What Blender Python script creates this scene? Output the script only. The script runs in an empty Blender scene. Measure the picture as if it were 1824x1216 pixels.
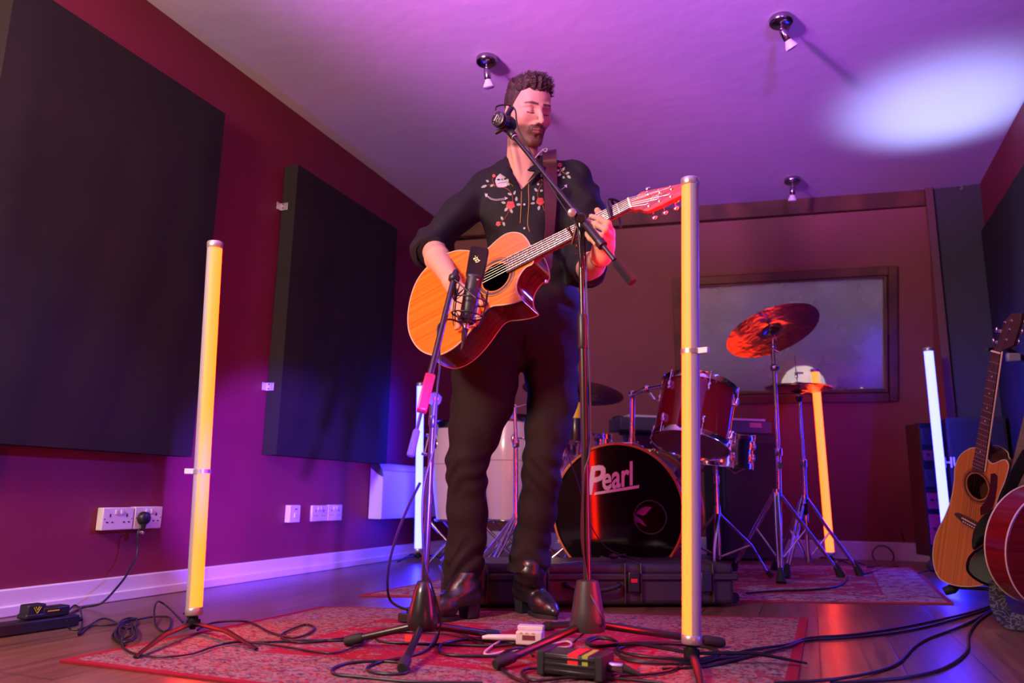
import bpy, bmesh, math, random
import numpy as np
from mathutils import Vector, Matrix
from mathutils.bvhtree import BVHTree

# ------------------------------------------------------------------ camera
F = 1345.0
YAW, PIT, ROL = [math.radians(a) for a in (21.3, 11.45, 0.87)]
f_ = np.array([-math.sin(YAW)*math.cos(PIT), math.cos(YAW)*math.cos(PIT), math.sin(PIT)])
r_ = np.array([math.cos(YAW), math.sin(YAW), 0.0])
u_ = np.cross(r_, f_)
R_ = math.cos(ROL)*r_ + math.sin(ROL)*u_
U_ = -math.sin(ROL)*r_ + math.cos(ROL)*u_
H = 0.40
C_ = np.array([0.0, 0.0, H])
cam_d = bpy.data.cameras.new('camera'); cam = bpy.data.objects.new('camera', cam_d)
bpy.context.scene.collection.objects.link(cam)
cam_d.sensor_width = 36.0; cam_d.lens = 36.0*F/1824.0; cam_d.clip_start = 0.05
M = Matrix(((R_[0], U_[0], -f_[0], C_[0]), (R_[1], U_[1], -f_[1], C_[1]), (R_[2], U_[2], -f_[2], C_[2]), (0, 0, 0, 1)))
cam.matrix_world = M
bpy.context.scene.camera = cam
cam_d.dof.use_dof = True; cam_d.dof.focus_distance = 2.45; cam_d.dof.aperture_fstop = 2.8

# ------------------------------------------------------------------ world, exposure
sc = bpy.context.scene
sc.view_settings.view_transform = 'Standard'; sc.view_settings.look = 'None'
sc.view_settings.exposure = 0.0; sc.view_settings.gamma = 1.0
sc.view_settings.use_curve_mapping = False
w = bpy.data.worlds.new('world'); sc.world = w; w.use_nodes = True
w.node_tree.nodes['Background'].inputs[0].default_value = (0.5, 0.32, 0.4, 1)
w.node_tree.nodes['Background'].inputs[1].default_value = 0.04

def lamp(kind, name, loc, target, power, col, size=0.3, spot=60, blend=0.5, sizey=None):
    d = bpy.data.lights.new(name, kind); d.energy = power; d.color = col
    if kind == 'AREA':
        d.size = size
        if sizey: d.shape = 'RECTANGLE'; d.size_y = sizey
    elif kind == 'SPOT':
        d.spot_size = math.radians(spot); d.spot_blend = blend; d.shadow_soft_size = size
    o = bpy.data.objects.new(name, d); sc.collection.objects.link(o)
    o.location = loc
    o.rotation_euler = (Vector(target)-Vector(loc)).to_track_quat('-Z', 'Y').to_euler()
    return o
# warm key softbox in front on the left, violet and blue washes on the ceiling, the bright blue-white ceiling pool
lamp('AREA', 'key_softbox', (-1.75, -0.45, 1.75), (-0.95, 2.3, 1.15), 105, (1.0, 0.74, 0.58), 0.45)
lamp('SPOT', 'violet_wash', (-1.9, -1.3, 1.35), (-0.80, 2.05, 3.05), 3600, (0.66, 0.11, 1.0), 0.12, 45, 1.0)
lamp('SPOT', 'blue_wash', (0.85, -1.2, 1.3), (0.55, 2.2, 2.95), 1800, (0.24, 0.06, 1.0), 0.12, 44, 1.0)
lamp('SPOT', 'ceiling_pool', (0.9, 4.75, 0.45), (0.74, 4.02, 2.34), 430, (0.36, 0.46, 1.0), 0.12, 32, 1.0)
lamp('SPOT', 'violet_wall_pool', (0.3, 0.3, 0.50), (-2.39, 3.02, 0.42), 3600, (0.13, 0.035, 1.0), 0.03, 19, 0.6)
lamp('SPOT', 'blue_rim_spot', (1.05, 4.4, 1.9), (-0.9, 2.3, 0.65), 800, (0.10, 0.06, 1.0), 0.08, 34, 0.6)
lamp('AREA', 'blue_tube_off_right', (1.02, 2.12, 0.62), (-1.0, 2.3, 0.55), 9, (0.05, 0.06, 1.0), 0.05, sizey=1.1)
lamp('AREA', 'red_fill', (0.6, 0.4, 0.3), (-0.9, 2.4, 0.9), 5, (1.0, 0.06, 0.08), 0.3)

# ------------------------------------------------------------------ helpers
def V3(p): return np.array(p, float)
def ray(x, y): return f_ + (x-912)/F*R_ - (y-608)/F*U_
def onz(x, y, z=0.0): d = ray(x, y); return C_ + d*(z-H)/d[2]
def onx(x, y, X): d = ray(x, y); return C_ + d*X/d[0]
def onpl(x, y, p, n): d = ray(x, y); return C_ + d*(np.dot(V3(p)-C_, n)/np.dot(d, n))
def dep(x, y, Y): d = ray(x, y); return C_ + d*Y/d[1]
def fw(x, y, D): return C_ + ray(x, y)*D
def nrm(v): v = V3(v); return v/(np.linalg.norm(v)+1e-12)

MATS = {}
def mat(name, col=(0.5, 0.5, 0.5), rough=0.5, metal=0.0, spec=0.5, emit=None, es=0.0, bump=None, var=None, coat=0.0):
    """bump=(scale,strength) noise bump; var=(scale, colour2, amount) noise colour variation"""
    if name in MATS: return MATS[name]
    m = bpy.data.materials.new(name); m.use_nodes = True; MATS[name] = m
    nt = m.node_tree; b = nt.nodes['Principled BSDF']
    b.inputs['Base Color'].default_value = (*col, 1); b.inputs['Roughness'].default_value = rough
    b.inputs['Metallic'].default_value = metal; b.inputs['Specular IOR Level'].default_value = spec
    b.inputs['Coat Weight'].default_value = coat; b.inputs['Coat Roughness'].default_value = 0.06
    if emit: b.inputs['Emission Color'].default_value = (*emit, 1); b.inputs['Emission Strength'].default_value = es
    tc = nt.nodes.new('ShaderNodeTexCoord')
    if var:
        n = nt.nodes.new('ShaderNodeTexNoise'); n.inputs['Scale'].default_value = var[0]; n.inputs['Detail'].default_value = 4
        nt.links.new(tc.outputs['Object'], n.inputs['Vector'])
        x = nt.nodes.new('ShaderNodeMix'); x.data_type = 'RGBA'
        x.inputs[6].default_value = (*col, 1); x.inputs[7].default_value = (*var[1], 1)
        mr = nt.nodes.new('ShaderNodeMapRange'); mr.inputs[1].default_value = 0.35; mr.inputs[2].default_value = 0.65; mr.inputs[4].default_value = var[2]
        nt.links.new(n.outputs['Fac'], mr.inputs[0]); nt.links.new(mr.outputs[0], x.inputs[0]); nt.links.new(x.outputs[2], b.inputs['Base Color'])
    if bump:
        n = nt.nodes.new('ShaderNodeTexNoise'); n.inputs['Scale'].default_value = bump[0]; n.inputs['Detail'].default_value = 3
        nt.links.new(tc.outputs['Object'], n.inputs['Vector'])
        bp = nt.nodes.new('ShaderNodeBump'); bp.inputs['Strength'].default_value = bump[1]; bp.inputs['Distance'].default_value = 0.01
        nt.links.new(n.outputs['Fac'], bp.inputs['Height']); nt.links.new(bp.outputs[0], b.inputs['Normal'])
    return m
def nodes(m): return m.node_tree, m.node_tree.nodes, m.node_tree.links, m.node_tree.nodes['Principled BSDF']
def N(nt, t, **k):
    n = nt.nodes.new(t)
    for a, b in k.items():
        if a.startswith('i_'): n.inputs[a[2:].replace('_', ' ')].default_value = b
        else: setattr(n, a, b)
    return n

def frame(axis, up=(0, 0, 1)):
    a = nrm(axis); x = np.cross(up, a)
    if np.linalg.norm(x) < 1e-4: x = np.cross((1, 0, 0), a)
    x = nrm(x); return x, np.cross(a, x), a

class MB:
    def __init__(s): s.v = []; s.f = []; s.m = []; s.k = 0; s.uv = None
    def add(s, vs, fs):
        o = len(s.v); s.v += [tuple(map(float, p)) for p in vs]; s.f += [tuple(i+o for i in q) for q in fs]; s.m += [s.k]*len(fs); return s
    def mat(s, k): s.k = k; return s
    def box(s, c, size, ax=None):
        c = V3(c); h = V3(size)/2; A = [V3((1, 0, 0)), V3((0, 1, 0)), V3((0, 0, 1))] if ax is None else [V3(a) for a in ax]
        vs = [c+A[0]*h[0]*i+A[1]*h[1]*j+A[2]*h[2]*k for i in (-1, 1) for j in (-1, 1) for k in (-1, 1)]
        return s.add(vs, [(0, 1, 3, 2), (4, 6, 7, 5), (0, 4, 5, 1), (2, 3, 7, 6), (0, 2, 6, 4), (1, 5, 7, 3)])
    def tube(s, path, r, n=10, cap=True, up=(0, 0, 1), sq=None):
        P = [V3(p) for p in path]; m = len(P)
        if not hasattr(r, '__len__'): r = [r]*m
        T = [nrm(P[min(i+1, m-1)]-P[max(i-1, 0)]) for i in range(m)]
        x, y, _ = frame(T[0], up); vs = []
        for i in range(m):
            x = nrm(x - T[i]*np.dot(x, T[i])); y = np.cross(T[i], x)
            for k in range(n):
                a = 2*math.pi*k/n
                vs.append(P[i]+r[i]*(math.cos(a)*x*(sq[0] if sq else 1)+math.sin(a)*y*(sq[1] if sq else 1)))
        fs = [(i*n+k, i*n+(k+1) % n, (i+1)*n+(k+1) % n, (i+1)*n+k) for i in range(m-1) for k in range(n)]
        if cap: fs += [tuple(range(n-1, -1, -1)), tuple(range((m-1)*n, m*n))]
        return s.add(vs, fs)
    def cyl(s, a, b, r, n=20, r2=None): return s.tube([a, b], [r, r if r2 is None else r2], n)
    def lathe(s, prof, o=(0, 0, 0), axis=(0, 0, 1), n=32, cap=True):
        x, y, a = frame(axis); o = V3(o); vs = []
        for rr, h in prof:
            for k in range(n):
                t = 2*math.pi*k/n; vs.append(o+a*h+rr*(math.cos(t)*x+math.sin(t)*y))
        m = len(prof); fs = [(i*n+k, i*n+(k+1) % n, (i+1)*n+(k+1) % n, (i+1)*n+k) for i in range(m-1) for k in range(n)]
        if cap:
            if prof[0][0] > 1e-4: fs.append(tuple(range(n-1, -1, -1)))
            if prof[-1][0] > 1e-4: fs.append(tuple(range((m-1)*n, m*n)))
        return s.add(vs, fs)
    def prism(s, pts, ext):
        P = [V3(p) for p in pts]; e = V3(ext); n = len(P)
        vs = P+[p+e for p in P]
        return s.add(vs, [tuple(range(n)), tuple(range(2*n-1, n-1, -1))]+[(i, i+n, (i+1) % n+n, (i+1) % n) for i in range(n)])
    def ball(s, c, r, n=12, ax=None):
        if not hasattr(r, '__len__'): r = (r, r, r)
        c = V3(c); A = ax or ((1, 0, 0), (0, 1, 0), (0, 0, 1)); A = [V3(a) for a in A]; m = n//2+1; vs = []
        for i in range(m):
            t = math.pi*i/(m-1)
            for k in range(n):
                p = 2*math.pi*k/n
                vs.append(c+A[0]*r[0]*math.sin(t)*math.cos(p)+A[1]*r[1]*math.sin(t)*math.sin(p)+A[2]*r[2]*math.cos(t))
        return s.add(vs, [(i*n+k, i*n+(k+1) % n, (i+1)*n+(k+1) % n, (i+1)*n+k) for i in range(m-1) for k in range(n)])
    def ring(s, c, axis, R, r, n=40, k=8, sc=(1, 1)):
        x, y, a = frame(axis); c = V3(c)
        vs = []
        for i in range(n):
            t = 2*math.pi*i/n; d = math.cos(t)*x+math.sin(t)*y
            for j in range(k):
                q = 2*math.pi*j/k; vs.append(c+d*(R+r*math.cos(q)*sc[0])+a*r*math.sin(q)*sc[1])
        return s.add(vs, [(i*k+j, ((i+1) % n)*k+j, ((i+1) % n)*k+(j+1) % k, i*k+(j+1) % k) for i in range(n) for j in range(k)])
    def build(s, name, mats, parent=None, smooth=True, bevel=0, angle=50, seg=2):
        me = bpy.data.meshes.new(name)
        off = V3(parent.location) if parent is not None else V3((0, 0, 0))
        if parent is not None and parent.parent is not None: off = off+V3(parent.parent.location)
        vs = np.array(s.v) - off
        me.from_pydata([tuple(p) for p in vs], [], s.f)
        if not isinstance(mats, (list, tuple)): mats = [mats]
        for m in mats: me.materials.append(m)
        for p, k in zip(me.polygons, s.m): p.material_index = min(k, len(mats)-1)
        bm = bmesh.new(); bm.from_mesh(me); bmesh.ops.remove_doubles(bm, verts=bm.verts, dist=1e-6)
        bmesh.ops.recalc_face_normals(bm, faces=bm.faces)
        for fc in bm.faces: fc.smooth = smooth
        if smooth:
            ca = math.radians(angle)
            for e in bm.edges:
                if len(e.link_faces) == 2 and e.calc_face_angle(0) > ca: e.smooth = False
        bm.to_mesh(me); bm.free()
        o = bpy.data.objects.new(name, me); sc.collection.objects.link(o)
        if parent is not None: o.parent = parent
        if bevel:
            b = o.modifiers.new('bevel', 'BEVEL'); b.width = bevel; b.segments = seg; b.limit_method = 'ANGLE'; b.angle_limit = math.radians(35)
        return o
def tag(o, label=None, cat=None, group=None, kind=None):
    if label: o['label'] = label
    if cat: o['category'] = cat
    if group: o['group'] = group
    if kind: o['kind'] = kind
    return o
def thing(name, label, cat, loc, group=None):
    o = bpy.data.objects.new(name, None); sc.collection.objects.link(o); o.location = tuple(float(a) for a in loc); o.empty_display_size = 0.05
    return tag(o, label, cat, group)
def sub(o, base=None):
    """mesh parts that carry sub-parts keep location 0, so children can be parented straight to them"""
    return o
def struct(o): o['kind'] = 'structure'; return o
def cr(pts, n=8, closed=False):
    """Catmull-Rom through points"""
    P = [V3(p) for p in pts]; out = []; m = len(P)
    rng = range(m) if closed else range(m-1)
    for i in rng:
        p0 = P[(i-1) % m] if closed or i > 0 else P[0]; p1 = P[i]; p2 = P[(i+1) % m]; p3 = P[(i+2) % m] if closed or i+2 < m else P[-1]
        for k in range(n):
            t = k/n
            out.append(0.5*((2*p1)+(-p0+p2)*t+(2*p0-5*p1+4*p2-p3)*t*t+(-p0+3*p1-3*p2+p3)*t**3))
    if not closed: out.append(P[-1])
    return out
def text_mesh(mb, txt, origin, xdir, ydir, h, thick=0.001, shear=0.0, font_w=1.0, fit=None, bold=0.0):
    """extruded lettering added to a mesh builder; fit=(width) scales to a width"""
    cu = bpy.data.curves.new('t', 'FONT'); cu.body = txt; cu.extrude = 0.5; cu.resolution_u = 3; cu.shear = shear; cu.offset = bold
    o = bpy.data.objects.new('t', cu); sc.collection.objects.link(o)
    dg = bpy.context.evaluated_depsgraph_get(); me = bpy.data.meshes.new_from_object(o.evaluated_get(dg))
    xs = [v.co.x for v in me.vertices]; ys = [v.co.y for v in me.vertices]
    x0, x1, y0 = min(xs), max(xs), 0.0; hh = max(ys)
    sx = h/hh*font_w if fit is None else fit/(x1-x0)
    X = nrm(xdir); Y = nrm(ydir); Z = np.cross(X, Y); o3 = V3(origin)
    vs = [o3+X*(v.co.x-x0)*sx+Y*v.co.y*h/hh+Z*(v.co.z)*thick for v in me.vertices]
    mb.add(vs, [tuple(p.vertices) for p in me.polygons])
    bpy.data.objects.remove(o); bpy.data.meshes.remove(me); bpy.data.curves.remove(cu)

# ------------------------------------------------------------------ common materials
CHROME = mat('chrome', (0.75, 0.75, 0.77), 0.12, 1.0)
DCHROME = mat('dark_chrome', (0.35, 0.34, 0.35), 0.18, 1.0)
BLK = mat('black_plastic', (0.012, 0.012, 0.013), 0.4)
BLKM = mat('black_metal', (0.014, 0.013, 0.013), 0.28, 0.0, 0.6)
RUB = mat('black_rubber', (0.01, 0.01, 0.01), 0.7)
WHT = mat('white_plastic', (0.62, 0.6, 0.58), 0.4)
CABLE = mat('cable_jacket', (0.012, 0.011, 0.012), 0.38)
ALU = mat('brushed_aluminium', (0.55, 0.52, 0.5), 0.35, 0.7)
REDL = mat('red_print', (0.5, 0.02, 0.02), 0.5)
# ------------------------------------------------------------------ room shell
LX, RX, CZ = -2.39, 1.10, 2.34
YB0 = 5.86; BY = math.radians(6.5)           # back wall of the alcove
def yb(x): return YB0 + math.tan(BY)*(x-0.1)
wallm = mat('wall_paint_dark_red', (0.185, 0.010, 0.034), 0.62, bump=(9, 0.12), var=(2.2, (0.155, 0.008, 0.028), 0.8))
backm = mat('wall_paint_brown_red', (0.20, 0.052, 0.036), 0.6, bump=(9, 0.12), var=(2.0, (0.17, 0.040, 0.036), 0.8))
ceilm = mat('ceiling_emulsion', (0.60, 0.55, 0.57), 0.75, bump=(14, 0.18), var=(1.5, (0.54, 0.5, 0.52), 0.7))
skm = mat('skirting_gloss_white', (0.62, 0.58, 0.6), 0.35, bump=(20, 0.1))
woodm = mat('stained_pine', (0.13, 0.042, 0.014), 0.45, bump=(30, 0.1), var=(6, (0.06, 0.02, 0.008), 1.0))
blkfab = mat('black_fabric', (0.012, 0.0085, 0.0075), 0.8, spec=0.3, bump=(7, 0.35), var=(3, (0.016, 0.011, 0.010), 1.0))

# laminate floor material: planks running away from the camera
fm = mat('laminate_planks', (0.16, 0.085, 0.045), 0.3)
nt, ns, lk, bs = nodes(fm)
tc = N(nt, 'ShaderNodeTexCoord'); mp = N(nt, 'ShaderNodeMapping'); mp.inputs['Rotation'].default_value = (0, 0, math.radians(90))
br = N(nt, 'ShaderNodeTexBrick'); br.offset = 0.37; br.inputs['Scale'].default_value = 1.0; br.inputs['Mortar Size'].default_value = 0.0022
br.inputs['Brick Width'].default_value = 1.25; br.inputs['Row Height'].default_value = 0.19; br.inputs['Mortar Smooth'].default_value = 0.3
br.inputs['Color1'].default_value = (0.19, 0.098, 0.05, 1); br.inputs['Color2'].default_value = (0.135, 0.068, 0.035, 1); br.inputs['Mortar'].default_value = (0.03, 0.015, 0.01, 1)
gr = N(nt, 'ShaderNodeTexNoise'); gm = N(nt, 'ShaderNodeMapping'); gm.inputs['Scale'].default_value = (26, 1.3, 1)
gr.inputs['Scale'].default_value = 2.2; gr.inputs['Detail'].default_value = 7; gr.inputs['Distortion'].default_value = 0.6
mx = N(nt, 'ShaderNodeMix', data_type='RGBA', blend_type='MULTIPLY'); mx.inputs[0].default_value = 0.75
rp = N(nt, 'ShaderNodeValToRGB'); rp.color_ramp.elements[0].position = 0.3; rp.color_ramp.elements[0].color = (0.35, 0.3, 0.27, 1); rp.color_ramp.elements[1].position = 0.62
rp.color_ramp.elements[1].color = (1, 1, 1, 1)
lk.new(tc.outputs['Object'], mp.inputs[0]); lk.new(mp.outputs[0], br.inputs['Vector']); lk.new(tc.outputs['Object'], gm.inputs[0]); lk.new(gm.outputs[0], gr.inputs['Vector'])
lk.new(gr.outputs['Fac'], rp.inputs[0]); lk.new(br.outputs['Color'], mx.inputs[6]); lk.new(rp.outputs[0], mx.inputs[7]); lk.new(mx.outputs[2], bs.inputs['Base Color'])
bp = N(nt, 'ShaderNodeBump'); bp.inputs['Strength'].default_value = 0.25; bp.inputs['Distance'].default_value = 0.002; bp.invert = True
lk.new(br.outputs['Fac'], bp.inputs['Height']); bp2 = N(nt, 'ShaderNodeBump'); bp2.inputs['Strength'].default_value = 0.1; bp2.inputs['Distance'].default_value = 0.002
lk.new(gr.outputs['Fac'], bp2.inputs['Height']); lk.new(bp.outputs[0], bp2.inputs['Normal']); lk.new(bp2.outputs[0], bs.inputs['Normal'])

FY = -2.6
struct(MB().box(((LX+RX)/2, (FY+7)/2, -0.05), (RX-LX+1.2, 7-FY, 0.1)).build('floor', fm, smooth=False))
struct(MB().box(((LX+RX)/2, (FY+7)/2, CZ+0.05), (RX-LX+1.2, 7-FY, 0.1)).build('ceiling', ceilm, smooth=False))
struct(MB().box((LX-0.06, (FY+7)/2, CZ/2), (0.12, 7-FY, CZ)).build('wall_left', wallm, smooth=False))
struct(MB().box((RX+0.06, (FY+7)/2, CZ/2), (0.12, 7-FY, CZ)).build('wall_right', wallm, smooth=False))
struct(MB().box(((LX+RX)/2, FY-0.06, CZ/2), (RX-LX+1.2, 0.12, CZ)).build('wall_front', wallm, smooth=False))
# back wall with the control-room window hole
LEAN = math.atan2(5.86-5.09, 2.24)              # the old wall leans in towards the beam
WT = V3((math.cos(BY), math.sin(BY), 0)); WU = nrm(V3((math.sin(BY), -math.cos(BY), 0))*math.sin(LEAN)+V3((0, 0, 1))*math.cos(LEAN)); WN = np.cross(WU, WT); WP = V3((0.1, YB0, 0))
def onwall(x, y): return onpl(x, y, WP, WN)
def wc(p): return float(np.dot(V3(p)-WP, WT)), float(np.dot(V3(p)-WP, WU))
wx0, wz1 = wc(onwall(1212, 512)); wx1, _ = wc(onwall(1581, 590)); _, wz1b = wc(onwall(1572, 486)); _, wz0 = wc(onwall(1591, 698)); wx0 -= 0.0
wz1 = (wz1+wz1b)/2
def W(tx, z, o=0.0): return WP + WT*tx + WU*z - WN*o
def wallbox(mb, t0, t1, z0, z1, o0, o1):
    c = W((t0+t1)/2, (z0+z1)/2, (o0+o1)/2); return mb.box(c, (abs(t1-t0), abs(o1-o0), z1-z0), (WT, WN, WU))
mb = MB(); tl, tr = -2.55, 0.66
wallbox(mb, tl, wx0, 0, CZ+0.02, 0, -0.12); wallbox(mb, wx1, tr, 0, CZ+0.02, 0, -0.12); wallbox(mb, wx0, wx1, 0, wz0, 0, -0.12); wallbox(mb, wx0, wx1, wz1, CZ+0.02, 0, -0.12)
struct(mb.build('wall_back', backm, smooth=False))
# window frame, pane
win = thing('window_1', None, None, W((wx0+wx1)/2, wz0)); struct(win)
mb = MB(); fwid = 0.055
for (a, b, c, d) in ((wx0-fwid, wx0, wz0-fwid, wz1+fwid), (wx1, wx1+fwid, wz0-fwid, wz1+fwid), (wx0, wx1, wz1, wz1+fwid), (wx0, wx1, wz0-fwid, wz0)):
    wallbox(mb, a, b, c, d, 0.03, -0.005)
for (a, b, c, d) in ((wx0, wx0+0.018, wz0, wz1), (wx1-0.018, wx1, wz0, wz1), (wx0, wx1, wz1-0.018, wz1), (wx0, wx1, wz0, wz0+0.018)):
    wallbox(mb, a, b, c, d, 0.012, -0.06)
mb.build('window_frame', woodm, win, bevel=0.004)
gm_ = bpy.data.materials.new('smeared_glass'); gm_.use_nodes = True; MATS['smeared_glass'] = gm_
nt = gm_.node_tree; nt.nodes.clear()
out = N(nt, 'ShaderNodeOutputMaterial'); tr_ = N(nt, 'ShaderNodeBsdfTransparent'); df = N(nt, 'ShaderNodeBsdfDiffuse'); gl = N(nt, 'ShaderNodeBsdfGlossy')
df.inputs[0].default_value = (0.55, 0.55, 0.55, 1); gl.inputs['Roughness'].default_value = 0.3; tr_.inputs[0].default_value = (0.8, 0.8, 0.8, 1)
m1 = N(nt, 'ShaderNodeMixShader'); m2 = N(nt, 'ShaderNodeMixShader'); tc = N(nt, 'ShaderNodeTexCoord'); no = N(nt, 'ShaderNodeTexNoise'); no.inputs['Scale'].default_value = 3.0; no.inputs['Detail'].default_value = 6
mr = N(nt, 'ShaderNodeMapRange'); mr.inputs[1].default_value = 0.3; mr.inputs[2].default_value = 0.75; mr.inputs[3].default_value = 0.14; mr.inputs[4].default_value = 0.42
nt.links.new(tc.outputs['Object'], no.inputs['Vector']); nt.links.new(no.outputs['Fac'], mr.inputs[0]); nt.links.new(mr.outputs[0], m1.inputs[0])
nt.links.new(tr_.outputs[0], m1.inputs[1]); nt.links.new(df.outputs[0], m1.inputs[2]); m2.inputs[0].default_value = 0.07
nt.links.new(m1.outputs[0], m2.inputs[1]); nt.links.new(gl.outputs[0], m2.inputs[2]); nt.links.new(m2.outputs[0], out.inputs[0])
wallbox(MB(), wx0+0.005, wx1-0.005, wz0+0.005, wz1-0.005, -0.035, -0.041).build('pane', gm_, win, smooth=False)
# the room seen behind the glass
crm = mat('control_room_paint', (0.30, 0.29, 0.26), 0.8, var=(1.3, (0.2, 0.19, 0.18), 1.0))
mb = MB(); wallbox(mb, wx0-0.8, wx1+0.5, 0, CZ, -1.7, -1.75); struct(mb.build('wall_control_room', crm, smooth=False))
mb = MB(); wallbox(mb, wx0-0.8, wx1+0.5, 0.72, 0.76, -0.5, -1.2); struct(mb.build('trim_3', mat('desk_black', (0.03, 0.03, 0.03), 0.5), smooth=False))
lamp('AREA', 'control_room_light', tuple(W(-0.1, 2.25, -0.9)), tuple(W(-0.1, 1.0, -1.6)), 26, (1.0, 0.86, 0.72), 0.5)

# beam over the alcove, reveal post, black corner
bp0 = onz(1245, 366, CZ); bp1 = onz(1640, 338, CZ); bdir = nrm((bp1-bp0)*V3((1, 1, 0))); bn = V3((-bdir[1], bdir[0], 0))
bl = bp0 + bdir*((LX-bp0[0])/bdir[0]); brt = bp1 + bdir*0.02
def beambox(a, b, z0, z1, d0, d1, mb): 
    c = (a+b)/2 + bn*(d0+d1)/2; c = V3((c[0], c[1], (z0+z1)/2)); return mb.box(c, (np.linalg.norm((b-a)[:2]), d1-d0, z1-z0), (bdir, bn, (0, 0, 1)))
mb = MB(); beambox(bl, brt, CZ-0.105, CZ, 0, 0.05, mb); struct(mb.build('trim_1', woodm, bevel=0.003))
p0 = brt
mb = MB(); a0, a1 = V3((p0[0]+0.02, yb(p0[0])+0.05, 0)), V3((p0[0]+0.02, p0[1], CZ))
mb.box((p0[0]+0.03, (yb(0.77)+p0[1])/2+0.05, CZ/2), (0.03, yb(0.77)-p0[1]+0.1, CZ)); struct(mb.build('wall_reveal', backm, smooth=False))
mb = MB(); mb.box((p0[0]+0.0225, p0[1]-0.012, CZ/2), (0.045, 0.024, CZ)); struct(mb.build('trim_2', mat('post_dark_paint', (0.11, 0.03, 0.03), 0.5), bevel=0.003))
mb = MB(); mb.box(((p0[0]+0.05+RX)/2, p0[1]+0.04, CZ/2), (RX-p0[0]-0.05, 0.06, CZ)); struct(mb.build('wall_corner', mat('corner_fabric', (0.035, 0.030, 0.034), 0.8, bump=(7, 0.3)), smooth=False))
# skirtings
mb = MB(); mb.box((LX+0.010, (FY+5.9)/2, 0.042), (0.02, 5.9-FY, 0.084)); mb.box((LX+0.016, (FY+5.9)/2, 0.017), (0.032, 5.9-FY, 0.034))
struct(mb.build('baseboard_left', skm, bevel=0.004))
mb = MB(); wallbox(mb, -2.47, 0.72, 0, 0.13, 0.02, 0); struct(mb.build('baseboard_back', skm, bevel=0.004))

# ------------------------------------------------------------------ acoustic panels
def wall_panel(name, label, xw, s, y0, y1, z0, z1, th, folds=7):
    t = thing(name, label, 'acoustic panel', (xw+s*th/2, (y0+y1)/2, z0), 'fabric wall panels')
    xw += s*0.004
    mb = MB(); ny, nz = 30, 24; vs = []; rnd = random.Random(3)
    for i in range(ny+1):
        for j in range(nz+1):
            y = y0+(y1-y0)*i/ny; z = z0+(z1-z0)*j/nz; e = min(i, ny-i, 3)/3*min(j, nz-j, 3)/3
            d = th-0.006+0.006*e+0.003*e*math.sin(y*23+2*math.sin(z*3))*(1-j/nz)
            vs.append((xw+s*d, y, z))
    for i in range(ny+1):
        for j in range(nz+1):
            vs.append((xw+s*0.003, y0+(y1-y0)*i/ny, z0+(z1-z0)*j/nz))
    o = (ny+1)*(nz+1); fs = []
    for i in range(ny):
        for j in range(nz):
            a = i*(nz+1)+j; fs.append((a, a+nz+1, a+nz+2, a+1)); fs.append((o+a, o+a+1, o+a+nz+2, o+a+nz+1))
    for i in range(ny):
        for j in (0, nz): a = i*(nz+1)+j; fs.append((a, a+nz+1, o+a+nz+1, o+a))
    for j in range(nz):
        for i in (0, ny): a = i*(nz+1)+j; fs.append((a, a+1, o+a+1, o+a))
    mb.add(vs, fs); mb.build('fabric_cover', blkfab, t, angle=50)
    return t
wall_panel('sound_absorber', 'large black fabric acoustic panel nearest the camera on the left wall', LX, 1, 1.44, 2.40, 0.53, 2.03, 0.08)
p2 = wall_panel('sound_absorber', 'black fabric acoustic panel with silver corner brackets on the left wall above the white sockets', LX, 1, 2.91, 3.91, 0.565, 2.01, 0.09)
for z in (1.79, 0.885):
    mb = MB(); mb.box((LX+0.0265, 2.903, z), (0.045, 0.004, 0.038)); mb.box((LX+0.005, 2.89, z), (0.006, 0.03, 0.038))
    b = mb.build('corner_bracket', ALU, p2, bevel=0.001)
    mb = MB()
    for a in (-0.01, 0.012):
        for c in (-0.01, 0.01): mb.cyl((LX+0.014+a, 2.896, z+c), (LX+0.014+a, 2.8935, z+c), 0.0035, 8)
    mb.build('screw', DCHROME, b)
wall_panel('sound_absorber', 'black fabric acoustic panel lit blue on the right wall', RX, -1, 3.0, 5.13, 0.35, 2.022, 0.03)

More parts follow.
